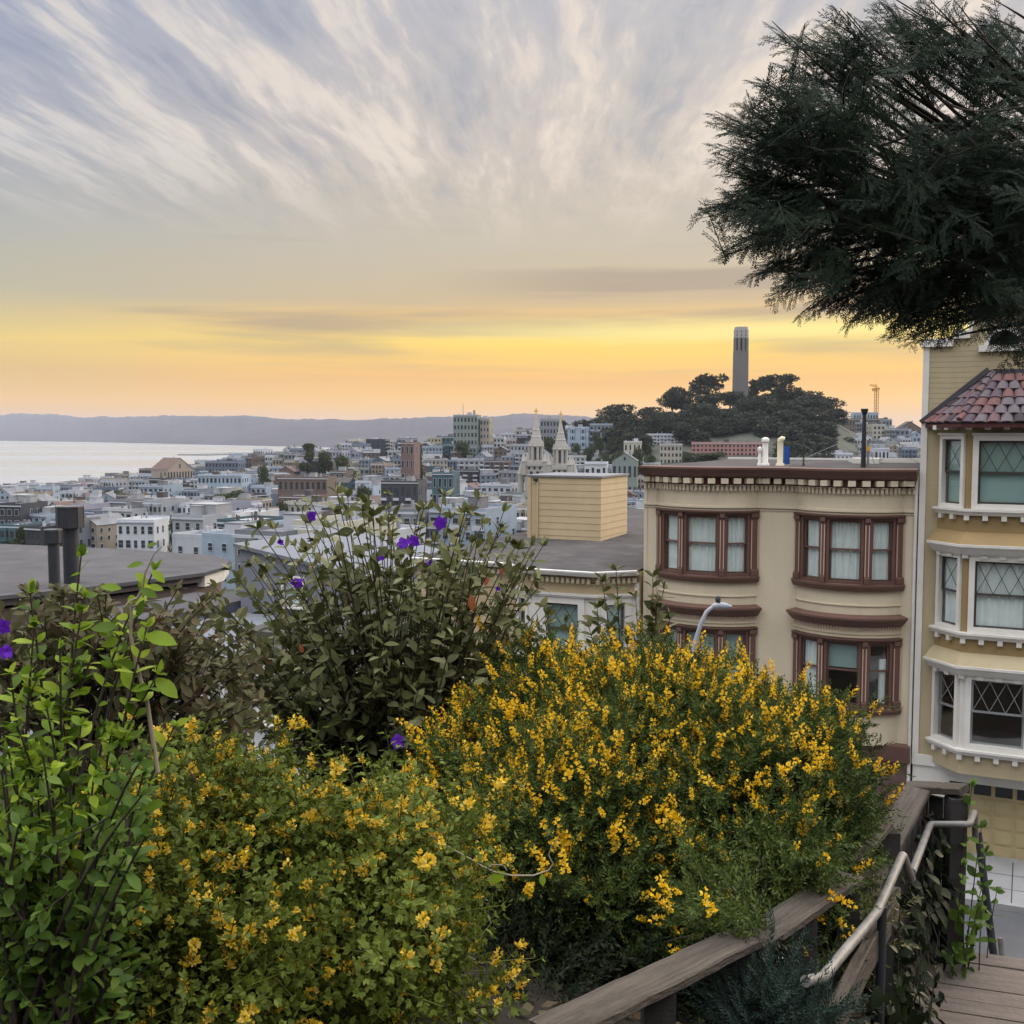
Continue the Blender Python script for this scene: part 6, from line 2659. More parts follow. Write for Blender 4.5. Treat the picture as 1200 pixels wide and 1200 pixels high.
def flower_spike(g, n, length, size):
    """template: pea flowers up a spike"""
    parts = []
    for i in range(n):
        t = i / max(1, n - 1)
        a = i * 2.4 + g.uniform(-.3, .3)
        o = np.array([math.cos(a), .45, math.sin(a)])
        o = o / np.linalg.norm(o)
        p = np.array([[0, length * t, 0]]) + o[None] * size * .25
        s = size * (1.1 - .45 * t)
        for k, (dx, dz, sc) in enumerate(((0, .5, 1.0), (-.55, -.15, .75), (.55, -.15, .75), (0, -.5, .7))):
            side = np.cross(o, [0, 1, 0.01])
            side /= np.linalg.norm(side)
            upv = np.cross(side, o)
            d = o * .75 + side * dx + upv * dz
            parts.append((PETAL[0], PETAL[1], p, frames(d[None], upv[None]), np.array([s * sc])))
    return compose(parts)


def bush(name, label, cat, base, blobs, n_shoots, leaf_m, templates, stem_m, flowers=None, up=.6, scale=(.8, 1.25), group=None, stems=40, inner=.62, seed=1, r0=.02, extra=None, clump=1, csig=.05, dsig=.35):
    g = np.random.default_rng(seed)
    T = thing(name, label, cat, tuple(base), 0, group)
    b0 = np.array(base)
    p, nrm = blobs_sample(blobs, n_shoots // clump, g, inner)
    d = unit(nrm * .8 + np.array([0, 0, up]) + g.normal(size=p.shape) * dsig)
    if clump > 1:
        p = np.repeat(p, clump, 0)
        nrm = np.repeat(nrm, clump, 0)
        d = np.repeat(d, clump, 0)
        p = p + g.normal(size=p.shape) * csig - d * np.abs(g.normal(size=(len(p), 1))) * csig * 1.6
        d = unit(d + g.normal(size=p.shape) * .28)
    L = Leaves()
    which = g.integers(0, len(templates), len(p))
    for k, (tv, tf) in enumerate(templates):
        s = which == k
        L.add(tv, tf, p[s] - b0, frames(d[s], roll=g.uniform(0, 6.28, s.sum())), g.uniform(scale[0], scale[1], s.sum()))
    L.build('foliage', leaf_m, T)
    mb = MB()
    idx = g.choice(len(p), min(stems, len(p)), replace=False)
    skeleton(mb, np.zeros(3), p[idx] - b0, g, r0, .003)
    mb.build('stems', [stem_m], T)
    if flowers:
        fm, ftemps, prob, fs, tipoff = flowers
        pr = prob(p, nrm)
        cl = np.arange(len(p)) // max(1, clump)
        sel = (g.uniform(0, 1, cl.max() + 1)[cl] < pr) & (g.uniform(0, 1, len(p)) < .8)
        fp = p[sel] + d[sel] * tipoff * g.uniform(.7, 1.1, (sel.sum(), 1))
        fd = unit(d[sel] + g.normal(size=(sel.sum(), 3)) * .25 + np.array([0, 0, .3]))
        dist = np.linalg.norm(fp - np.array(CAM), axis=1)
        order = np.argsort(dist + g.uniform(0, .25, len(dist)))
        near, rest = order[:90], order[90:]
        rot = frames(fd, roll=g.uniform(0, 6.28, len(fd)))
        sc = g.uniform(fs[0], fs[1], len(fd))
        meshes = []
        for tv, tf in ftemps:
            l = Leaves()
            l.add(tv, tf, np.zeros((1, 3)), np.eye(3)[None], np.ones(1))
            o = l.build('flower_cluster', fm, T)
            meshes.append(o)
        first = [True] * len(meshes)
        for i in near:
            k = int(i) % len(meshes)
            if first[k]:
                o = meshes[k]
                first[k] = False
            else:
                o = meshes[k].copy()
                COL.objects.link(o)
                o.parent = T
            m4 = Matrix.Identity(4)
            for r in range(3):
                for c in range(3):
                    m4[r][c] = rot[i][r][c] * sc[i]
                m4[r][3] = (fp[i] - b0)[r]
            o.matrix_basis = m4
        if len(rest):
            L = Leaves()
            for k, (tv, tf) in enumerate(ftemps):
                s = rest[rest % len(ftemps) == k]
                L.add(tv, tf, fp[s] - b0, rot[s], sc[s])
            o = L.build('blossoms', fm, T)
            o['kind'] = 'stuff'
    if extra:
        extra(T, b0, p, g)
    return T


def broom():
    g = np.random.default_rng(5)
    temps = []
    for k in range(4):
        n = 46
        parts = [shoot(g, n, LEAF_FINE, .20, .030, 1.0, 1.0), (stem_part(.20, .0016)[0], stem_part(.20, .0016)[1], np.zeros((1, 3)), np.eye(3)[None], np.ones(1))]
        for j in range(4):          # side twigs
            y = .04 + .035 * j
            a = j * 2.2 + k
            dd = np.array([math.cos(a) * .7, .75, math.sin(a) * .7])
            tv, tf = compose([shoot(g, 16, LEAF_FINE, .085, .024, 1.0, 1.0)])
            parts.append((tv, tf, np.array([[0, y, 0]]), frames(dd[None]), np.ones(1)))
        temps.append(compose(parts))
    ft = [flower_spike(g, n, L_, .0175) for n, L_ in ((10, .065), (7, .045), (13, .085), (5, .03))]
    blobs = [(650, 890, 5.1, 95, 78, .5), (740, 872, 5.0, 105, 76, .55), (860, 905, 4.8, 105, 95, .5), (690, 965, 4.5, 135, 95, .45), (845, 990, 4.4, 125, 90, .45), (955, 950, 4.7, 62, 100, .35),
             (575, 925, 4.9, 66, 55, .4), (620, 1005, 4.3, 80, 62, .35), (735, 1040, 4.2, 95, 40, .3), (895, 1045, 4.35, 70, 45, .3), (660, 830, 5.3, 45, 34, .3), (800, 830, 5.1, 50, 30, .3), (640, 800, 5.5, 40, 18, .2), (930, 862, 4.9, 50, 28, .25), (862, 1072, 3.45, 34, 16, .09), (945, 1018, 3.9, 30, 16, .09)]
    base = P(775, 1100, 4.75)
    base.z = ground_z(base.x, base.y)

    def prob(p, nrm):
        out = np.zeros(len(p))
        for i, q in enumerate(p):
            px, py = proj(q)
            v = max(sm(1110, 860, py) * 2.5, .42 if px > 640 else .1)
            v *= lerp(1.25, .5, sm(720, 930, px))
            if py > 860:
                v = max(v, .30 * sm(560, 620, px))
            v *= .5 + .5 * (0.5 + .5 * math.sin(px * .037 + 1) * math.sin(py * .045 + .6))
            out[i] = min(.97, v * (.55 + .45 * max(0, nrm[i][2] * .7 + .5)))
        return out
    bush('broom_bush', 'big broom bush thick with golden yellow flower spikes in the middle foreground', 'bush', base, blobs, 7400, M['broom_leaf'], temps, M['stem'],
         (M['broom_flower'], ft, prob, (.7, 1.45), .195), up=.7, scale=(.65, 1.35), stems=90, inner=.55, seed=3, r0=.016, clump=9, csig=.055, dsig=.4)


broom()


def clover_shrub():
    g = np.random.default_rng(6)
    temps = []
    for k in range(4):
        parts = []
        n = 11
        parts.append((stem_part(.20, .0022)[0], stem_part(.20, .0022)[1], np.zeros((1, 3)), np.eye(3)[None], np.ones(1)))
        for j in range(n):         # three-part leaves
            y = .02 + .18 * j / n
            a = j * 2.4 + k
            o = np.array([math.cos(a), .5, math.sin(a)])
            o /= np.linalg.norm(o)
            for s in (-.7, 0, .7):
                side = np.cross(o, [0, 1, 0])
                d = o + side * s
                pos = np.array([[0, y, 0]]) + o[None] * .012
                parts.append((LEAF_SM[0], LEAF_SM[1], pos, frames(d[None], np.array([[0, 1.0, .01]]), g.uniform(-.5, .5, 1)), np.array([.0185 * g.uniform(.7, 1.4)])))
        temps.append(compose(parts))
    ft = [flower_spike(g, n, L_, .021) for n, L_ in ((6, .03), (4, .02), (8, .045))]
    blobs = [(210, 940, 3.3, 75, 55, .3), (300, 975, 3.2, 75, 55, .3), (400, 975, 3.2, 80, 45, .3), (480, 1010, 3.1, 62, 60, .28), (350, 1075, 3.0, 95, 70, .3), (175, 1060, 2.9, 80, 80, .28), (470, 1110, 2.9, 65, 55, .25),
             (250, 1170, 2.8, 120, 50, .28), (40, 1140, 2.85, 55, 45, .2), (530, 975, 3.4, 40, 35, .22), (530, 1160, 2.85, 40, 40, .2), (90, 1110, 2.9, 60, 70, .25), (400, 1175, 2.8, 60, 30, .2)]
    base = P(330, 1195, 3.15)
    base.z = ground_z(base.x, base.y)

    def prob(p, nrm):
        out = np.zeros(len(p))
        for i, q in enumerate(p):
            px, py = proj(q)
            out[i] = .85 * (.4 + .6 * (0.5 + .5 * math.sin(px * .05) * math.sin(py * .06 + 1))) * (.5 + .5 * sm(1180, 960, py))
        return out

    def limbs(T, b0, p, g):
        mb = MB()
        for a, b_ in (((285, 1195, 3.0), (262, 1010, 3.15)), ((335, 1195, 3.05), (285, 1040, 3.1)), ((120, 1195, 2.85), (30, 1010, 2.95)), ((180, 1195, 2.9), (262, 1110, 2.95)), ((420, 1190, 3.0), (395, 1010, 3.2)), ((30, 1195, 2.8), (33, 1000, 2.85))):
            A, B = V3(P(*a)) - b0, V3(P(*b_)) - b0
            A[2] -= .3
            mb.tube([tuple(A), tuple((A + B) / 2 + np.array([.03, 0, .02])), tuple(B)], [.017, .013, .008], 6)
        mb.build('branches', [M['stem']], T)
    bush('clover_leaved_shrub', 'shrub with small three part leaves and scattered yellow flowers, lower left', 'shrub', base, blobs, 3000, M['clover_leaf'], temps, M['stem'],
         (M['clover_flower'], ft, prob, (.65, 1.25), .14), up=.6, scale=(.6, 1.25), stems=110, inner=.15, seed=8, r0=.012, extra=limbs, clump=5, csig=.055, dsig=.45)


clover_shrub()


def leafy_branches(name, label, cat, base, tips, leaf_m, leaf_t_, size, per, spread, stem_m, seed, along=.5, r0=.012, pair=True, droop=.2, jitter=.5, sub=0, cols=None):
    """a shrub of separate stems: each runs from the base to a tip and carries leaves along its last part"""
    g = np.random.default_rng(seed)
    T = thing(name, label, cat, tuple(base), 0)
    b0 = np.array(base)
    mb = MB()
    P_, D_, S_, U_ = [], [], [], []
    twigs = []
    for t in tips:
        t = np.array(t) - b0
        bb = g.normal(size=3) * np.array([.07, .07, 0])
        m = (bb + t) / 2 + np.array([-(t[0]) * .2, -t[1] * .2, abs(t[2]) * .14]) + g.normal(size=3) * spread * .3
        pts = []
        N = 10
        for i in range(N + 1):
            f = i / N
            pts.append((1 - f) ** 2 * bb + 2 * f * (1 - f) * m + f * f * t)
        twigs.append((pts, along, per, 1.0))
        mb.tube([tuple(q) for q in pts], [lerp(r0, .0022, i / N) for i in range(N + 1)], 5, cap=False)
        for _ in range(sub):
            i = int(g.integers(int(N * (1 - along)), N - 1))
            o = pts[i]
            dd = unit(pts[min(i + 1, N)] - pts[i] + g.normal(size=3) * np.linalg.norm(pts[1] - pts[0]) * 1.2) * spread * g.uniform(.8, 1.6)
            q = [o + dd * f + np.array([0, 0, .1 * spread * f * f]) for f in np.linspace(0, 1, 6)]
            mb.tube([tuple(x) for x in q], [lerp(.0035, .0016, f) for f in np.linspace(0, 1, 6)], 4, cap=False)
            twigs.append((q, .95, max(3, int(per * .7)), .9))
    for pts, al, k, sc in twigs:
        pts = np.array(pts)
        seg = np.linspace(1 - al, 1, k) * (len(pts) - 1)
        for j, f in enumerate(seg):
            i = min(int(f), len(pts) - 2)
            q = pts[i] + (pts[i + 1] - pts[i]) * (f - i)
            ax = unit(pts[i + 1] - pts[i])
            sd = unit(np.cross(ax, g.normal(size=3)))
            for s in ((-1, 1) if pair else (1,)):
                d = unit(ax * .55 + sd * s + g.normal(size=3) * jitter * .4 + np.array([0, 0, .15]))
                P_.append(q)
                D_.append(d)
                U_.append(unit(np.array([0, 0, 1.0]) + g.normal(size=3) * jitter))
                S_.append(size * sc * g.uniform(.55, 1.2) * (1.0 - .35 * (j / max(1, k - 1)) ** 3))
        # a tuft at the tip
        for _ in range(3):
            P_.append(pts[-1])
            D_.append(unit(unit(pts[-1] - pts[-2]) + g.normal(size=3) * .5))
            U_.append(unit(g.normal(size=3) + np.array([0, 0, 1])))
            S_.append(size * g.uniform(.4, .7))
    L = Leaves()
    L.add(leaf_t_[0], leaf_t_[1], np.array(P_), frames(np.array(D_), np.array(U_)), np.array(S_))
    L.build('foliage', leaf_m, T)
    mb.build('stems', [stem_m], T)
    return T, b0


def purple_flower(T, b0, px, py, Y, r=.035, seed=0, bud=False):
    g = np.random.default_rng(seed)
    c = V3(P(px, py, Y)) - b0
    L = Leaves()
    pet = leaf_t(.95, 4, .05, .25)
    ax = unit(np.array([g.uniform(-.4, .4), -1, g.uniform(-.1, .6)]))
    side = unit(np.cross(ax, [0, 0, 1]))
    upv = np.cross(side, ax)
    D, U = [], []
    for k in range(5 if not bud else 4):
        a = 2 * math.pi * k / 5 + g.uniform(-.15, .15)
        D.append(side * math.cos(a) + upv * math.sin(a) + ax * (.25 if not bud else 1.2))
        U.append(ax + g.normal(size=3) * .2)
    n = len(D)
    L.add(pet[0], pet[1], np.tile(c, (n, 1)), frames(np.array(D), np.array(U)), np.full(n, r * .9) * g.uniform(.85, 1.1, n))
    L.build('flower', M['purple'], T)


def tibouchina():
    g = np.random.default_rng(31)
    base = P(470, 1010, 5.9)
    base.z = ground_z(base.x, base.y)
    tips = []
    outline = [(235, 760), (245, 705), (262, 720), (280, 680), (322, 620), (365, 590), (395, 578), (430, 590), (455, 612), (490, 600), (520, 580), (560, 585), (590, 600), (622, 640), (636, 640), (630, 690), (640, 720), (600, 760), (560, 830), (300, 760), (345, 640)]
    for x, y in outline:
        tips.append(V3(P(x, y, g.uniform(5.4, 6.3))))
    k = 0
    while k < 235:
        x, y = g.uniform(225, 645), g.uniform(580, 860)
        ctr = (455, 740)
        e = ((x - ctr[0]) / (195 if x > ctr[0] else 225)) ** 2 + ((y - ctr[1]) / 165) ** 2
        if e > 1:
            continue
        tips.append(V3(P(x, y, g.uniform(5.1, 6.5))))
        k += 1
    T, b0 = leafy_branches('flowering_shrub', 'tall olive leaved shrub with a few purple flowers, against the city', 'shrub', base, tips, M['olive_leaf'], LEAF_BIG, .104, 11, .26, M['stem'], 12, along=.55, r0=.009, jitter=.6, sub=1)
    for i, (x, y, Y, r) in enumerate(((516, 613, 5.5, .042), (472, 637, 5.5, .038), (485, 634, 5.45, .038), (365, 605, 5.7, .036), (328, 636, 5.6, .026), (348, 683, 5.4, .036), (505, 660, 5.5, .028), (445, 653, 5.6, .03), (467, 869, 5.2, .05), (583, 690, 5.5, .02))):
        purple_flower(T, b0, x, y, Y, r, i, bud=r < .029)
    L = Leaves()
    pp = np.array([V3(P(552, 697, 5.4)), V3(P(568, 686, 5.4)), V3(P(587, 673, 5.4)), V3(P(355, 765, 5.3))]) - b0
    L.add(LEAF_BIG[0], LEAF_BIG[1], pp, frames(np.array([[.1, -.2, -1], [.3, -.2, .6], [.1, -.4, .6], [-.2, -.3, .8]]), np.tile([0, -1.0, .2], (4, 1))), np.array([.085, .05, .04, .05]))
    L.build('faded_leaves', M['rust_leaf'], T)
    # a second plant of the same kind, in front of the pale yellow house
    base = P(742, 900, 6.3)
    base.z = ground_z(base.x, base.y)
    tips = [V3(P(x, y, 6.2)) for x, y in ((706, 682), (722, 668), (700, 712), (745, 700), (765, 676), (778, 690), (785, 725), (760, 735), (715, 735), (735, 745), (770, 705), (690, 735), (650, 755), (662, 728))]
    leafy_branches('flowering_shrub', 'slender dark leaved sprigs standing before the pale yellow house', 'shrub', base, tips, M['olive_leaf'], LEAF_BIG, .115, 11, .12, M['stem'], 17, along=.34, r0=.010, jitter=.6, sub=0)


tibouchina()


def dull_shrub():
    g = np.random.default_rng(33)
    base = P(130, 1080, 4.6)
    base.z = ground_z(base.x, base.y)
    tips = []
    for k in range(230):
        x = g.uniform(-40, 312)
        y = g.uniform(690 if x < 250 else 735, 890)
        if x > 95 and x < 150 and 780 < y < 850:
            continue
        tips.append(V3(P(x, y, g.uniform(4.1, 5.0))))
    T, b0 = leafy_branches('shrub', 'dull brown green shrub with bare stems below the dark flat roof', 'shrub', base, tips, M['dull_leaf'], LEAF_BIG, .075, 8, .14, M['stem'], 19, along=.26, r0=.010, jitter=.9, sub=1)
    for i, (x, y) in enumerate(((4, 734), (7, 764))):
        purple_flower(T, b0, x, y, 4.0, .034, 60 + i)


dull_shrub()


def lime_shrub():
    g = np.random.default_rng(35)
    base = P(70, 1210, 2.75)
    base.z = ground_z(base.x, base.y)
    spec = [(95, 652, 2.75), (99, 700, 2.75), (165, 690, 2.7), (180, 668, 2.8), (35, 695, 2.6), (40, 735, 2.6), (70, 760, 2.7), (118, 745, 2.75), (172, 735, 2.65), (185, 790, 2.65), (12, 790, 2.5), (20, 850, 2.45), (55, 830, 2.5), (95, 850, 2.55),
            (130, 860, 2.65), (60, 900, 2.4), (20, 920, 2.35), (110, 910, 2.5), (-20, 840, 2.4), (150, 905, 2.7), (85, 950, 2.4), (30, 975, 2.3), (-10, 960, 2.3), (135, 960, 2.6), (205, 850, 2.8), (10, 880, 2.4), (45, 935, 2.4)]
    tips = [V3(P(*s)) for s in spec]
    leafy_branches('leafy_shrub', 'young shrub with bright lime green pointed leaves at the left edge', 'shrub', base, tips, M['lime_leaf'], LEAF_LIME, .056, 8, .06, M['stem'], 23, along=.30, r0=.008, jitter=.5, sub=1)
    tips = []
    for k in range(70):
        x, y = g.uniform(-40, 175), g.uniform(860, 1195)
        tips.append(V3(P(x, y, g.uniform(2.2, 2.75))))
    base2 = P(55, 1260, 2.5)
    base2.z = ground_z(base2.x, base2.y)
    leafy_branches('leafy_shrub', 'darker green leafy undershrub in the bottom left corner', 'shrub', base2, tips, M['mid_leaf'], LEAF_LIME, .052, 9, .10, M['stem'], 24, along=.55, r0=.010, jitter=.8, sub=1)
    # pale twisting stem
    base3 = P(165, 900, 2.72)
    T = thing('vine', 'pale twisting vine stem with lime leaves above the yellow flowers', 'vine', tuple(base3))
    b0 = V3(base3)
    pts = [V3(P(x, y, 2.68)) - b0 for x, y in ((185, 905), (178, 860), (172, 820), (160, 780), (153, 745), (154, 710), (162, 700), (167, 690), (170, 672), (180, 650), (190, 640))]
    mb = MB()
    mb.tube([tuple(q) for q in pts], [.006, .006, .0055, .005, .0045, .004, .004, .0035, .0025, .0016, .001], 6)
    for a, b_ in (((153, 712), (190, 703)), ((160, 701), (145, 712))):
        A, B = V3(P(a[0], a[1], 2.68)) - b0, V3(P(b_[0], b_[1], 2.66)) - b0
        mb.tube([tuple(A), tuple((A + B) / 2 + np.array([0, 0, .006])), tuple(B)], [.003, .0025, .0012], 5)
    mb.build('stem', [M['stem_pale']], T)
    L = Leaves()
    spec = [(178, 744, 1.0, -.12, .085), (190, 795, .8, -.5, .075), (176, 660, -.9, -.1, .04), (186, 668, .8, -.6, .045), (146, 735, -1.0, .1, .065), (170, 722, .3, .9, .045), (150, 690, -.9, .25, .05), (172, 690, .9, -.3, .05), (180, 640, .8, .3, .03), (178, 800, -.3, -.8, .05)]
    pp = np.array([V3(P(x - 8, y, 2.66)) for x, y, *_ in spec]) - b0
    dd = np.array([(dx, -.25, dz) for _, _, dx, dz, _ in spec])
    L.add(LEAF_LIME[0] * np.array([1.05, 1, 1]), LEAF_LIME[1], pp, frames(dd, np.tile([.1, -.7, .8], (len(pp), 1))), np.array([s[4] for s in spec]))
    L.build('leaves', M['lime_leaf'], T)


lime_shrub()


def tendril():
    Y = 3.0
    base = P(520, 985, Y)
    T = thing('vine', 'thin curling tendril with two green leaves in front of the broom', 'vine', tuple(base))
    b0 = V3(base)
    pts = [V3(P(x, y, Y)) - b0 for x, y in ((505, 980), (530, 995), (550, 1006), (565, 1015), (580, 1022), (600, 1026), (625, 1026), (643, 1020), (648, 1012), (643, 1002), (646, 992), (655, 982))]
    mb = MB()
    mb.tube([tuple(q) for q in pts], [.0026] * 9 + [.002, .0015, .001], 5)
    mb.build('stem', [M['stem_pale']], T)
    mb = MB()
    pts = [V3(P(x, y, Y)) - b0 for x, y in ((572, 1017), (578, 1013), (590, 1014), (594, 1020))]
    mb.tube([tuple(q) for q in pts], .0018, 5)
    mb.build('leaf_stalk', [M['stem_pale']], T)
    L = Leaves()
    pp = np.array([V3(P(592, 1022, Y)), V3(P(635, 1024, Y))]) - b0
    L.add(LEAF_LIME[0] * np.array([1.1, 1, 1]), LEAF_LIME[1], pp, frames(np.array([[-.9, -.2, -.5], [.1, -.2, -1]]), np.tile([0, -1.0, .3], (2, 1))), np.array([.056, .036]))
    L.build('leaves', M['lime_leaf'], T)


tendril()


def ivy():
    """creeper over the boarded side of the fence and the low growth round the stair"""
    g = np.random.default_rng(51)
    A, B = P(1016, 1045, 4.5), P(1080, 930, 5.8)
    base = (A + B) / 2
    base.z = ground_z(base.x, base.y)
    T = thing('ivy', 'dark ivy hanging over the boarded fence side below the steel handrail', 'ivy', tuple(base))
    b0 = V3(base)
    n = 520
    f = g.uniform(-.02, 1.05, n)
    h = g.uniform(0, 1.05, n)
    a, b_ = V3(A), V3(B)
    t = b_ - a
    out = unit(np.array([t[1], -t[0], 0.0]))
    p = a + f[:, None] * t + out * (g.uniform(.03, .16, n)[:, None] + (.25 * h * (1 - f) * g.uniform(0, 1, n))[:, None]) - np.array([0, 0, 1.0]) * h[:, None] - np.array([0, 0, .06])
    d = unit(np.tile(out * .5 + np.array([0, 0, -.8]), (n, 1)) + g.normal(size=(n, 3)) * .5)
    lf = leaf_t(.85, 4, .06, .15)
    L = Leaves()
    L.add(lf[0], lf[1], p - b0, frames(d, unit(np.tile(out, (n, 1)) + np.array([0, 0, .4]) + g.normal(size=(n, 3)) * .4)), g.uniform(.04, .085, n))
    L.build('leaves', M['ivy_leaf'], T)
    mb = MB()
    for i in range(26):
        k = int(g.integers(0, n))
        q = p[k] - b0
        top = q + np.array([g.normal() * .05, g.normal() * .05, h[k] * g.uniform(.2, .85)])
        mb.tube([tuple(q), tuple((q + top) / 2 + g.normal(size=3) * .03), tuple(top)], .003, 4, cap=False)
    mb.build('stems', [M['stem']], T)
    # climbing on the far end post
    c = P(1126, 945, 5.62)
    base = Vector((c.x, c.y, ground_z(c.x, c.y)))
    tips = [V3(P(x, y, Y)) for x, y, Y in ((1139, 922, 5.6), (1150, 970, 5.7), (1155, 1000, 5.6), (1130, 1015, 5.5), (1150, 1040, 5.6), (1128, 1070, 5.45), (1145, 1090, 5.5), (1120, 1110, 5.4), (1168, 1045, 5.7), (1146, 1065, 5.5), (1135, 1085, 5.4))]
    leafy_branches('climber', 'green climber with pale edged leaves on the far fence post', 'climber', base, tips, M['mid_leaf'], leaf_t(.75, 4, .06, .2), .075, 5, .06, M['stem'], 52, along=.3, r0=.006, jitter=.8)
    # low broad-leaved plants at the foot
    c = P(1040, 1190, 4.3)
    base = Vector((c.x, c.y, ground_z(c.x, c.y) - .05))
    tips = [V3(P(x, y, g.uniform(3.7, 4.6))) for x, y in ((1045, 1085), (1060, 1100), (1080, 1120), (1060, 1130), (1095, 1150), (1030, 1110), (1050, 1160), (1075, 1165), (1020, 1150), (1000, 1180), (1040, 1190), (1065, 1190), (1010, 1130), (1055, 1060))]
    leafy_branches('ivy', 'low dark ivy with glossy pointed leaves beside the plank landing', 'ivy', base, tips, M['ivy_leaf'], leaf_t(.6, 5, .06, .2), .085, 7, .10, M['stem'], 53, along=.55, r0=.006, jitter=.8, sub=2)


ivy()


def low_growth():
    # dark twigs and leaves under the broom, and the blue green tufts by the rail
    g = np.random.default_rng(61)
    temps = [compose([shoot(g, 26, LEAF_FINE, .18, .035, 1.1, 1.1)]) for _ in range(3)]
    base = P(720, 1180, 3.9)
    base.z = ground_z(base.x, base.y)
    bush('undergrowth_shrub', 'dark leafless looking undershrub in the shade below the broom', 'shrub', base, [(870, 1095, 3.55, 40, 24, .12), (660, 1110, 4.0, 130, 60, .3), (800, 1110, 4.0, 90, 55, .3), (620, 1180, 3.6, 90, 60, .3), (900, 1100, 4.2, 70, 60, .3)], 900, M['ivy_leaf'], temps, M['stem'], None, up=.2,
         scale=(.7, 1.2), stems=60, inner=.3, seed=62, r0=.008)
    base = P(905, 1180, 3.35)
    base.z = ground_z(base.x, base.y)
    bush('juniper', 'low blue green feathery shrub in front of the lower cap board', 'shrub', base, [(905, 1165, 3.3, 36, 34, .15), (945, 1195, 3.25, 36, 25, .15), (880, 1195, 3.2, 40, 25, .15)], 300, M['needle_blue'], [compose([shoot(g, 40, LEAF_FINE, .13, .022, .7, .9)]) for _ in range(3)],
         M['stem'], None, up=.5, scale=(.7, 1.3), stems=30, inner=.3, seed=63, r0=.007)
    base = P(975, 1080, 4.3)
    base.z = ground_z(base.x, base.y)
    bush('undergrowth_shrub', 'grey green wispy undershrub between broom and fence', 'shrub', base, [(985, 1075, 4.35, 45, 60, .2), (940, 1120, 4.1, 40, 50, .2)], 260, M['olive_leaf'], temps, M['stem'], None, up=.4, scale=(.6, 1.1), stems=30, inner=.3, seed=64, r0=.006)
    # low ground cover over the open slope
    n = 2600
    x, y = g.uniform(-11, 3.0, n), g.uniform(1.2, 15.0, n)
    keep = np.array([a < -1.2 and 13.9 < sq(a, b_)[1] < 27.5 and not (-.3 < stair_uv(a, b_)[0] < 2.4 and stair_uv(a, b_)[1] < 3) and math.hypot(a, b_) > 1.6 for a, b_ in zip(x, y)])
    x, y = x[keep], y[keep]
    z = np.array([ground_z(a, b_) for a, b_ in zip(x, y)])
    tv, tf = compose([shoot(g, 16, LEAF_SM, .14, .05, 1.0, 1.2)])
    L = Leaves()
    d = unit(g.normal(size=(len(x), 3)) * .6 + np.array([0, 0, .8]))
    L.add(tv, tf, np.stack([x, y, z - .02], 1), frames(d, roll=g.uniform(0, 6.28, len(x))), g.uniform(.7, 1.8, len(x)))
    tag(L.build('ground_cover', M['mid_leaf']), 'low leafy ground cover on the slope above the street', 'ground cover', kind='stuff')
    # leaf litter over the slope
    n = 5000
    x = g.uniform(-3.5, 2.0, n)
    y = g.uniform(1.5, 8.0, n)
    z = np.array([ground_z(a, b_) for a, b_ in zip(x, y)])
    L = Leaves()
    L.add(LEAF_SM[0], LEAF_SM[1], np.stack([x, y, z + .015], 1), frames(unit(g.normal(size=(n, 3)) * np.array([1, 1, .25])), unit(g.normal(size=(n, 3)) * .4 + np.array([0, 0, 1]))), g.uniform(.03, .07, n))
    o = L.build('leaf_litter', M['dull_leaf'])
    tag(o, 'dry leaves lying on the slope under the shrubs', 'leaf litter', kind='stuff')


low_growth()


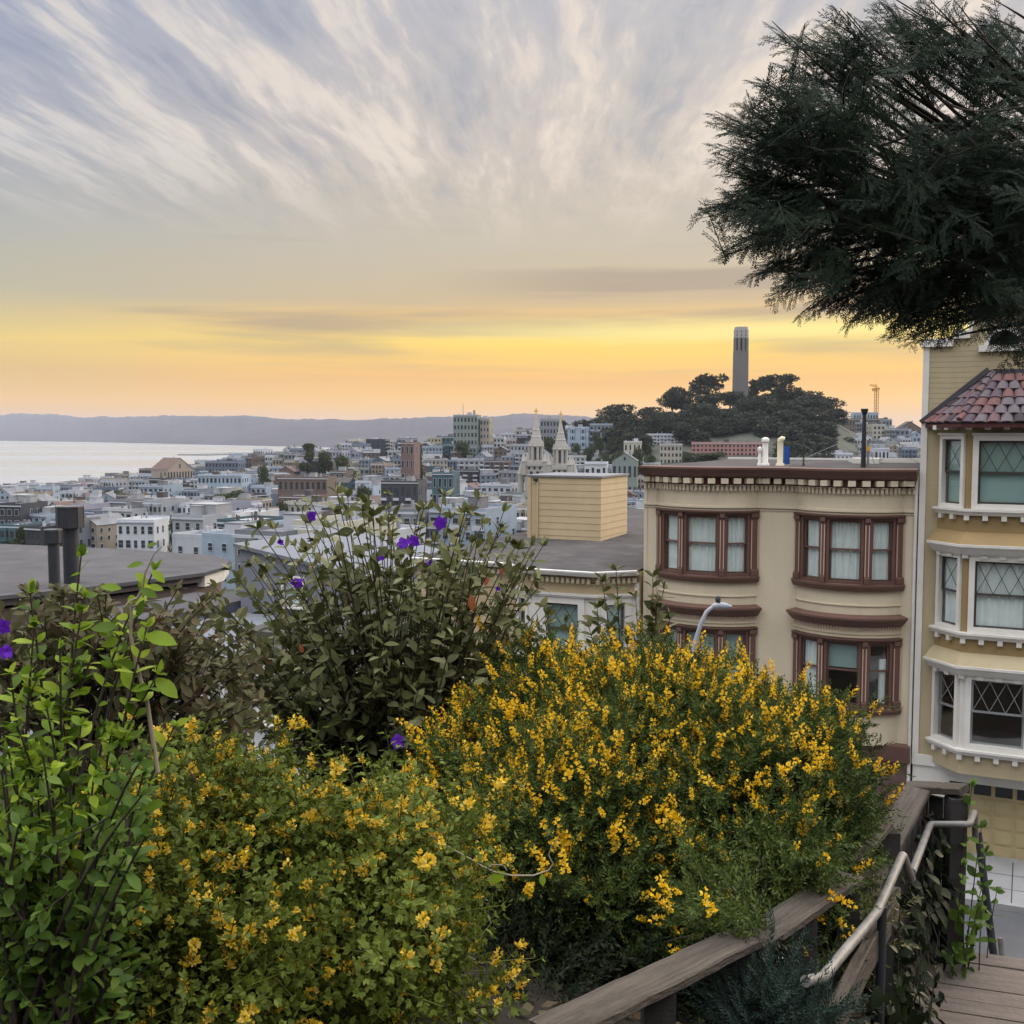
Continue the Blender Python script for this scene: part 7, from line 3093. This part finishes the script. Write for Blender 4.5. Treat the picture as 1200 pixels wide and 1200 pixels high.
def conifer():
    """the dark conifer reaching in from the right: trunk just outside the frame"""
    g = np.random.default_rng(71)
    trunk = P(1335, 900, 7.2)
    trunk.z = ground_z(trunk.x, trunk.y)
    T = thing('conifer', 'dark feathery conifer reaching into the sky from the upper right', 'tree', tuple(trunk))
    b0 = V3(trunk)
    top = V3(P(1320, -260, 7.2)) - b0
    mb = MB()
    mb.tube([(0, 0, -.3), tuple(top * .4 + np.array([.08, 0, 0])), tuple(top * .75), tuple(top)], [.24, .18, .12, .04], 10)
    mb.build('trunk', [M['bark']], T)
    # limb tips round the outline of the crown, then many more through its body
    outline = [(905, 25), (940, 40), (985, 10), (1035, -10), (1085, -5), (1120, 15), (1165, 0), (870, 120), (838, 130), (885, 90), (840, 168), (835, 235), (825, 240), (845, 300), (880, 325), (905, 345), (940, 365), (990, 380), (1040, 385), (1060, 398), (1100, 398), (1130, 380), (1165, 405), (1187, 428), (1190, 360),
               (920, 70), (960, 60), (1010, 30), (1060, 20), (1140, 40), (1190, 30), (850, 200), (870, 160), (890, 290), (920, 320), (1080, 385), (1200, 330), (870, 265), (845, 255)]
    outline = [(1085 + (x - 1085) * f + g.normal() * s_, 215 + (y - 215) * f + g.normal() * s_) for f, s_ in ((1.0, 0), (.96, 12)) for x, y in outline]
    tips = [(x, y, g.uniform(6.4, 7.6), 1.0) for x, y in outline]
    k = 0
    while k < 165:
        x, y = g.uniform(860, 1300), g.uniform(-40, 380)
        e = ((x - 1085) / 235) ** 2 + ((y - 200) / 178) ** 2
        if e > 1.0:
            continue
        if y < 110 and g.uniform() < .72:
            continue
        tips.append((x, y, g.uniform(6.0, 8.0), .9))
        k += 1
    # spray template: flat frond with needles
    temps = []
    for k in range(4):
        parts = []
        parts.append((stem_part(.30, .0035)[0], stem_part(.30, .0035)[1], np.zeros((1, 3)), np.eye(3)[None], np.ones(1)))
        m = 9
        for j in range(m):
            for s in (-1, 1):
                if g.uniform() < .12:
                    continue
                y = .02 + .27 * (j + .3 * s + .5) / m
                ll = .165 * (1 - .74 * (j / m)) * g.uniform(.5, 1.2)
                ang = g.uniform(.5, 1.0)
                dd = np.array([s * math.sin(ang), math.cos(ang), g.uniform(-.25, .2)])
                nn = max(4, int(ll / .0052))
                tt = np.linspace(.05, 1, nn)
                pos = np.stack([np.zeros(nn), tt * ll, np.zeros(nn)], 1)
                al = np.where(np.arange(nn) % 2 == 0, 1, -1) * g.uniform(.5, .9, nn)
                nd = np.stack([np.sin(al), np.cos(al), g.uniform(-.35, .35, nn)], 1)
                nt = (LEAF_FINE[0] * np.array([.85, 1, 1]), LEAF_FINE[1], pos, frames(nd), g.uniform(.014, .022, nn))
                tv, tf = compose([nt, (stem_part(ll, .0016)[0], stem_part(ll, .0016)[1], np.zeros((1, 3)), np.eye(3)[None], np.ones(1))])
                parts.append((tv, tf, np.array([[0, y, 0]]), frames(dd[None]), np.ones(1)))
        nn = 12
        tt = np.linspace(.5, 1, nn) * .30
        al = np.where(np.arange(nn) % 2 == 0, 1, -1) * .7
        parts.append((LEAF_FINE[0] * np.array([.75, 1, 1]), LEAF_FINE[1], np.stack([np.zeros(nn), tt, np.zeros(nn)], 1), frames(np.stack([np.sin(al), np.cos(al), np.zeros(nn)], 1)), np.full(nn, .016)))
        tv, tf = compose(parts)
        # the frond arches over and its tip nods
        y = tv[:, 1] / .30
        tv[:, 2] += .04 * y - .08 * y ** 2 - .5 * np.abs(tv[:, 0]) ** 1.5
        tv[:, 0] += (.05 if k % 2 else -.05) * y ** 2
        temps.append((tv, tf))
    L = Leaves()
    lb = MB()
    PP, DD, SS = [], [], []
    axis = lambda z: np.array([.05, 0, z]) + (top * (z / top[2]) - np.array([0, 0, z]))
    mains = []
    order = sorted(range(len(tips)), key=lambda i: -tips[i][3])
    for oi in order:
        (x, y, Y, sc) = tips[oi]
        t = V3(P(x, y, Y)) - b0
        edge = sc == 1.0
        main = edge or g.uniform() < .12
        if main:
            hor = math.hypot(t[0], t[1])
            rise = lerp(.55, -.12, sm(40, 330, y))
            zs = max(1.6, min(top[2] * .97, t[2] - rise * hor))
            s0 = axis(zs)
            m = (s0 + t) / 2 + np.array([0, 0, .10 * hor * (1 if y > 200 else -.4)]) + g.normal(size=3) * .08
            r0 = .032
        else:
            best, s0 = 1e9, None
            for q in mains:
                for u in q[2:-2]:
                    dd = np.linalg.norm(u - t) + max(0, (t[0] - u[0])) * -.3
                    if dd < best:
                        best, s0 = dd, u
            m = (s0 + t) / 2 + g.normal(size=3) * .05
            r0 = .010
        n = 12 if main else 6
        pts = [(1 - u) ** 2 * s0 + 2 * u * (1 - u) * m + u * u * t for u in np.linspace(0, 1, n + 1)]
        if main:
            mains.append(pts)
        lb.tube([tuple(q) for q in pts], [lerp(r0, .0025, u) for u in np.linspace(0, 1, n + 1)], 5, cap=False)
        dirn = unit(pts[-1] - pts[-3])
        outw = unit(np.array([x - 1085, 0, -(y - 230) * 1.0]))
        dirn = unit(dirn * .55 + outw * .65 + np.array([0, 0, .10 if y < 250 else -.10]))
        cnt = 5 if edge else 6
        for i in range(cnt):
            back = i / cnt
            q = t - dirn * (back * (.45 if edge else .36)) + g.normal(size=3) * (.015 if edge else .08) * (0 if i == 0 else 1)
            dv = unit(dirn + g.normal(size=3) * (.5 if edge else .75) * (0 if i == 0 else 1))
            S_i = g.uniform(.8, 1.2) * (1.25 if edge else 1) * (1 if i else .9)
            PP.append(q - dv * .26 * S_i)
            DD.append(dv)
            SS.append(S_i)
    PP, DD, SS = np.array(PP), np.array(DD), np.array(SS)
    wh = g.integers(0, len(temps), len(PP))
    for k, (tv, tf) in enumerate(temps):
        s = wh == k
        L.add(tv, tf, PP[s], frames(DD[s], unit(np.tile([0, -.45, .9], (s.sum(), 1)) + g.normal(size=(s.sum(), 3)) * .35)), SS[s])
    print('conifer faces', sum(len(f) for f in L.F))
    L.build('foliage', M['needle'], T)
    lb.build('limbs', [M['bark']], T)


conifer()
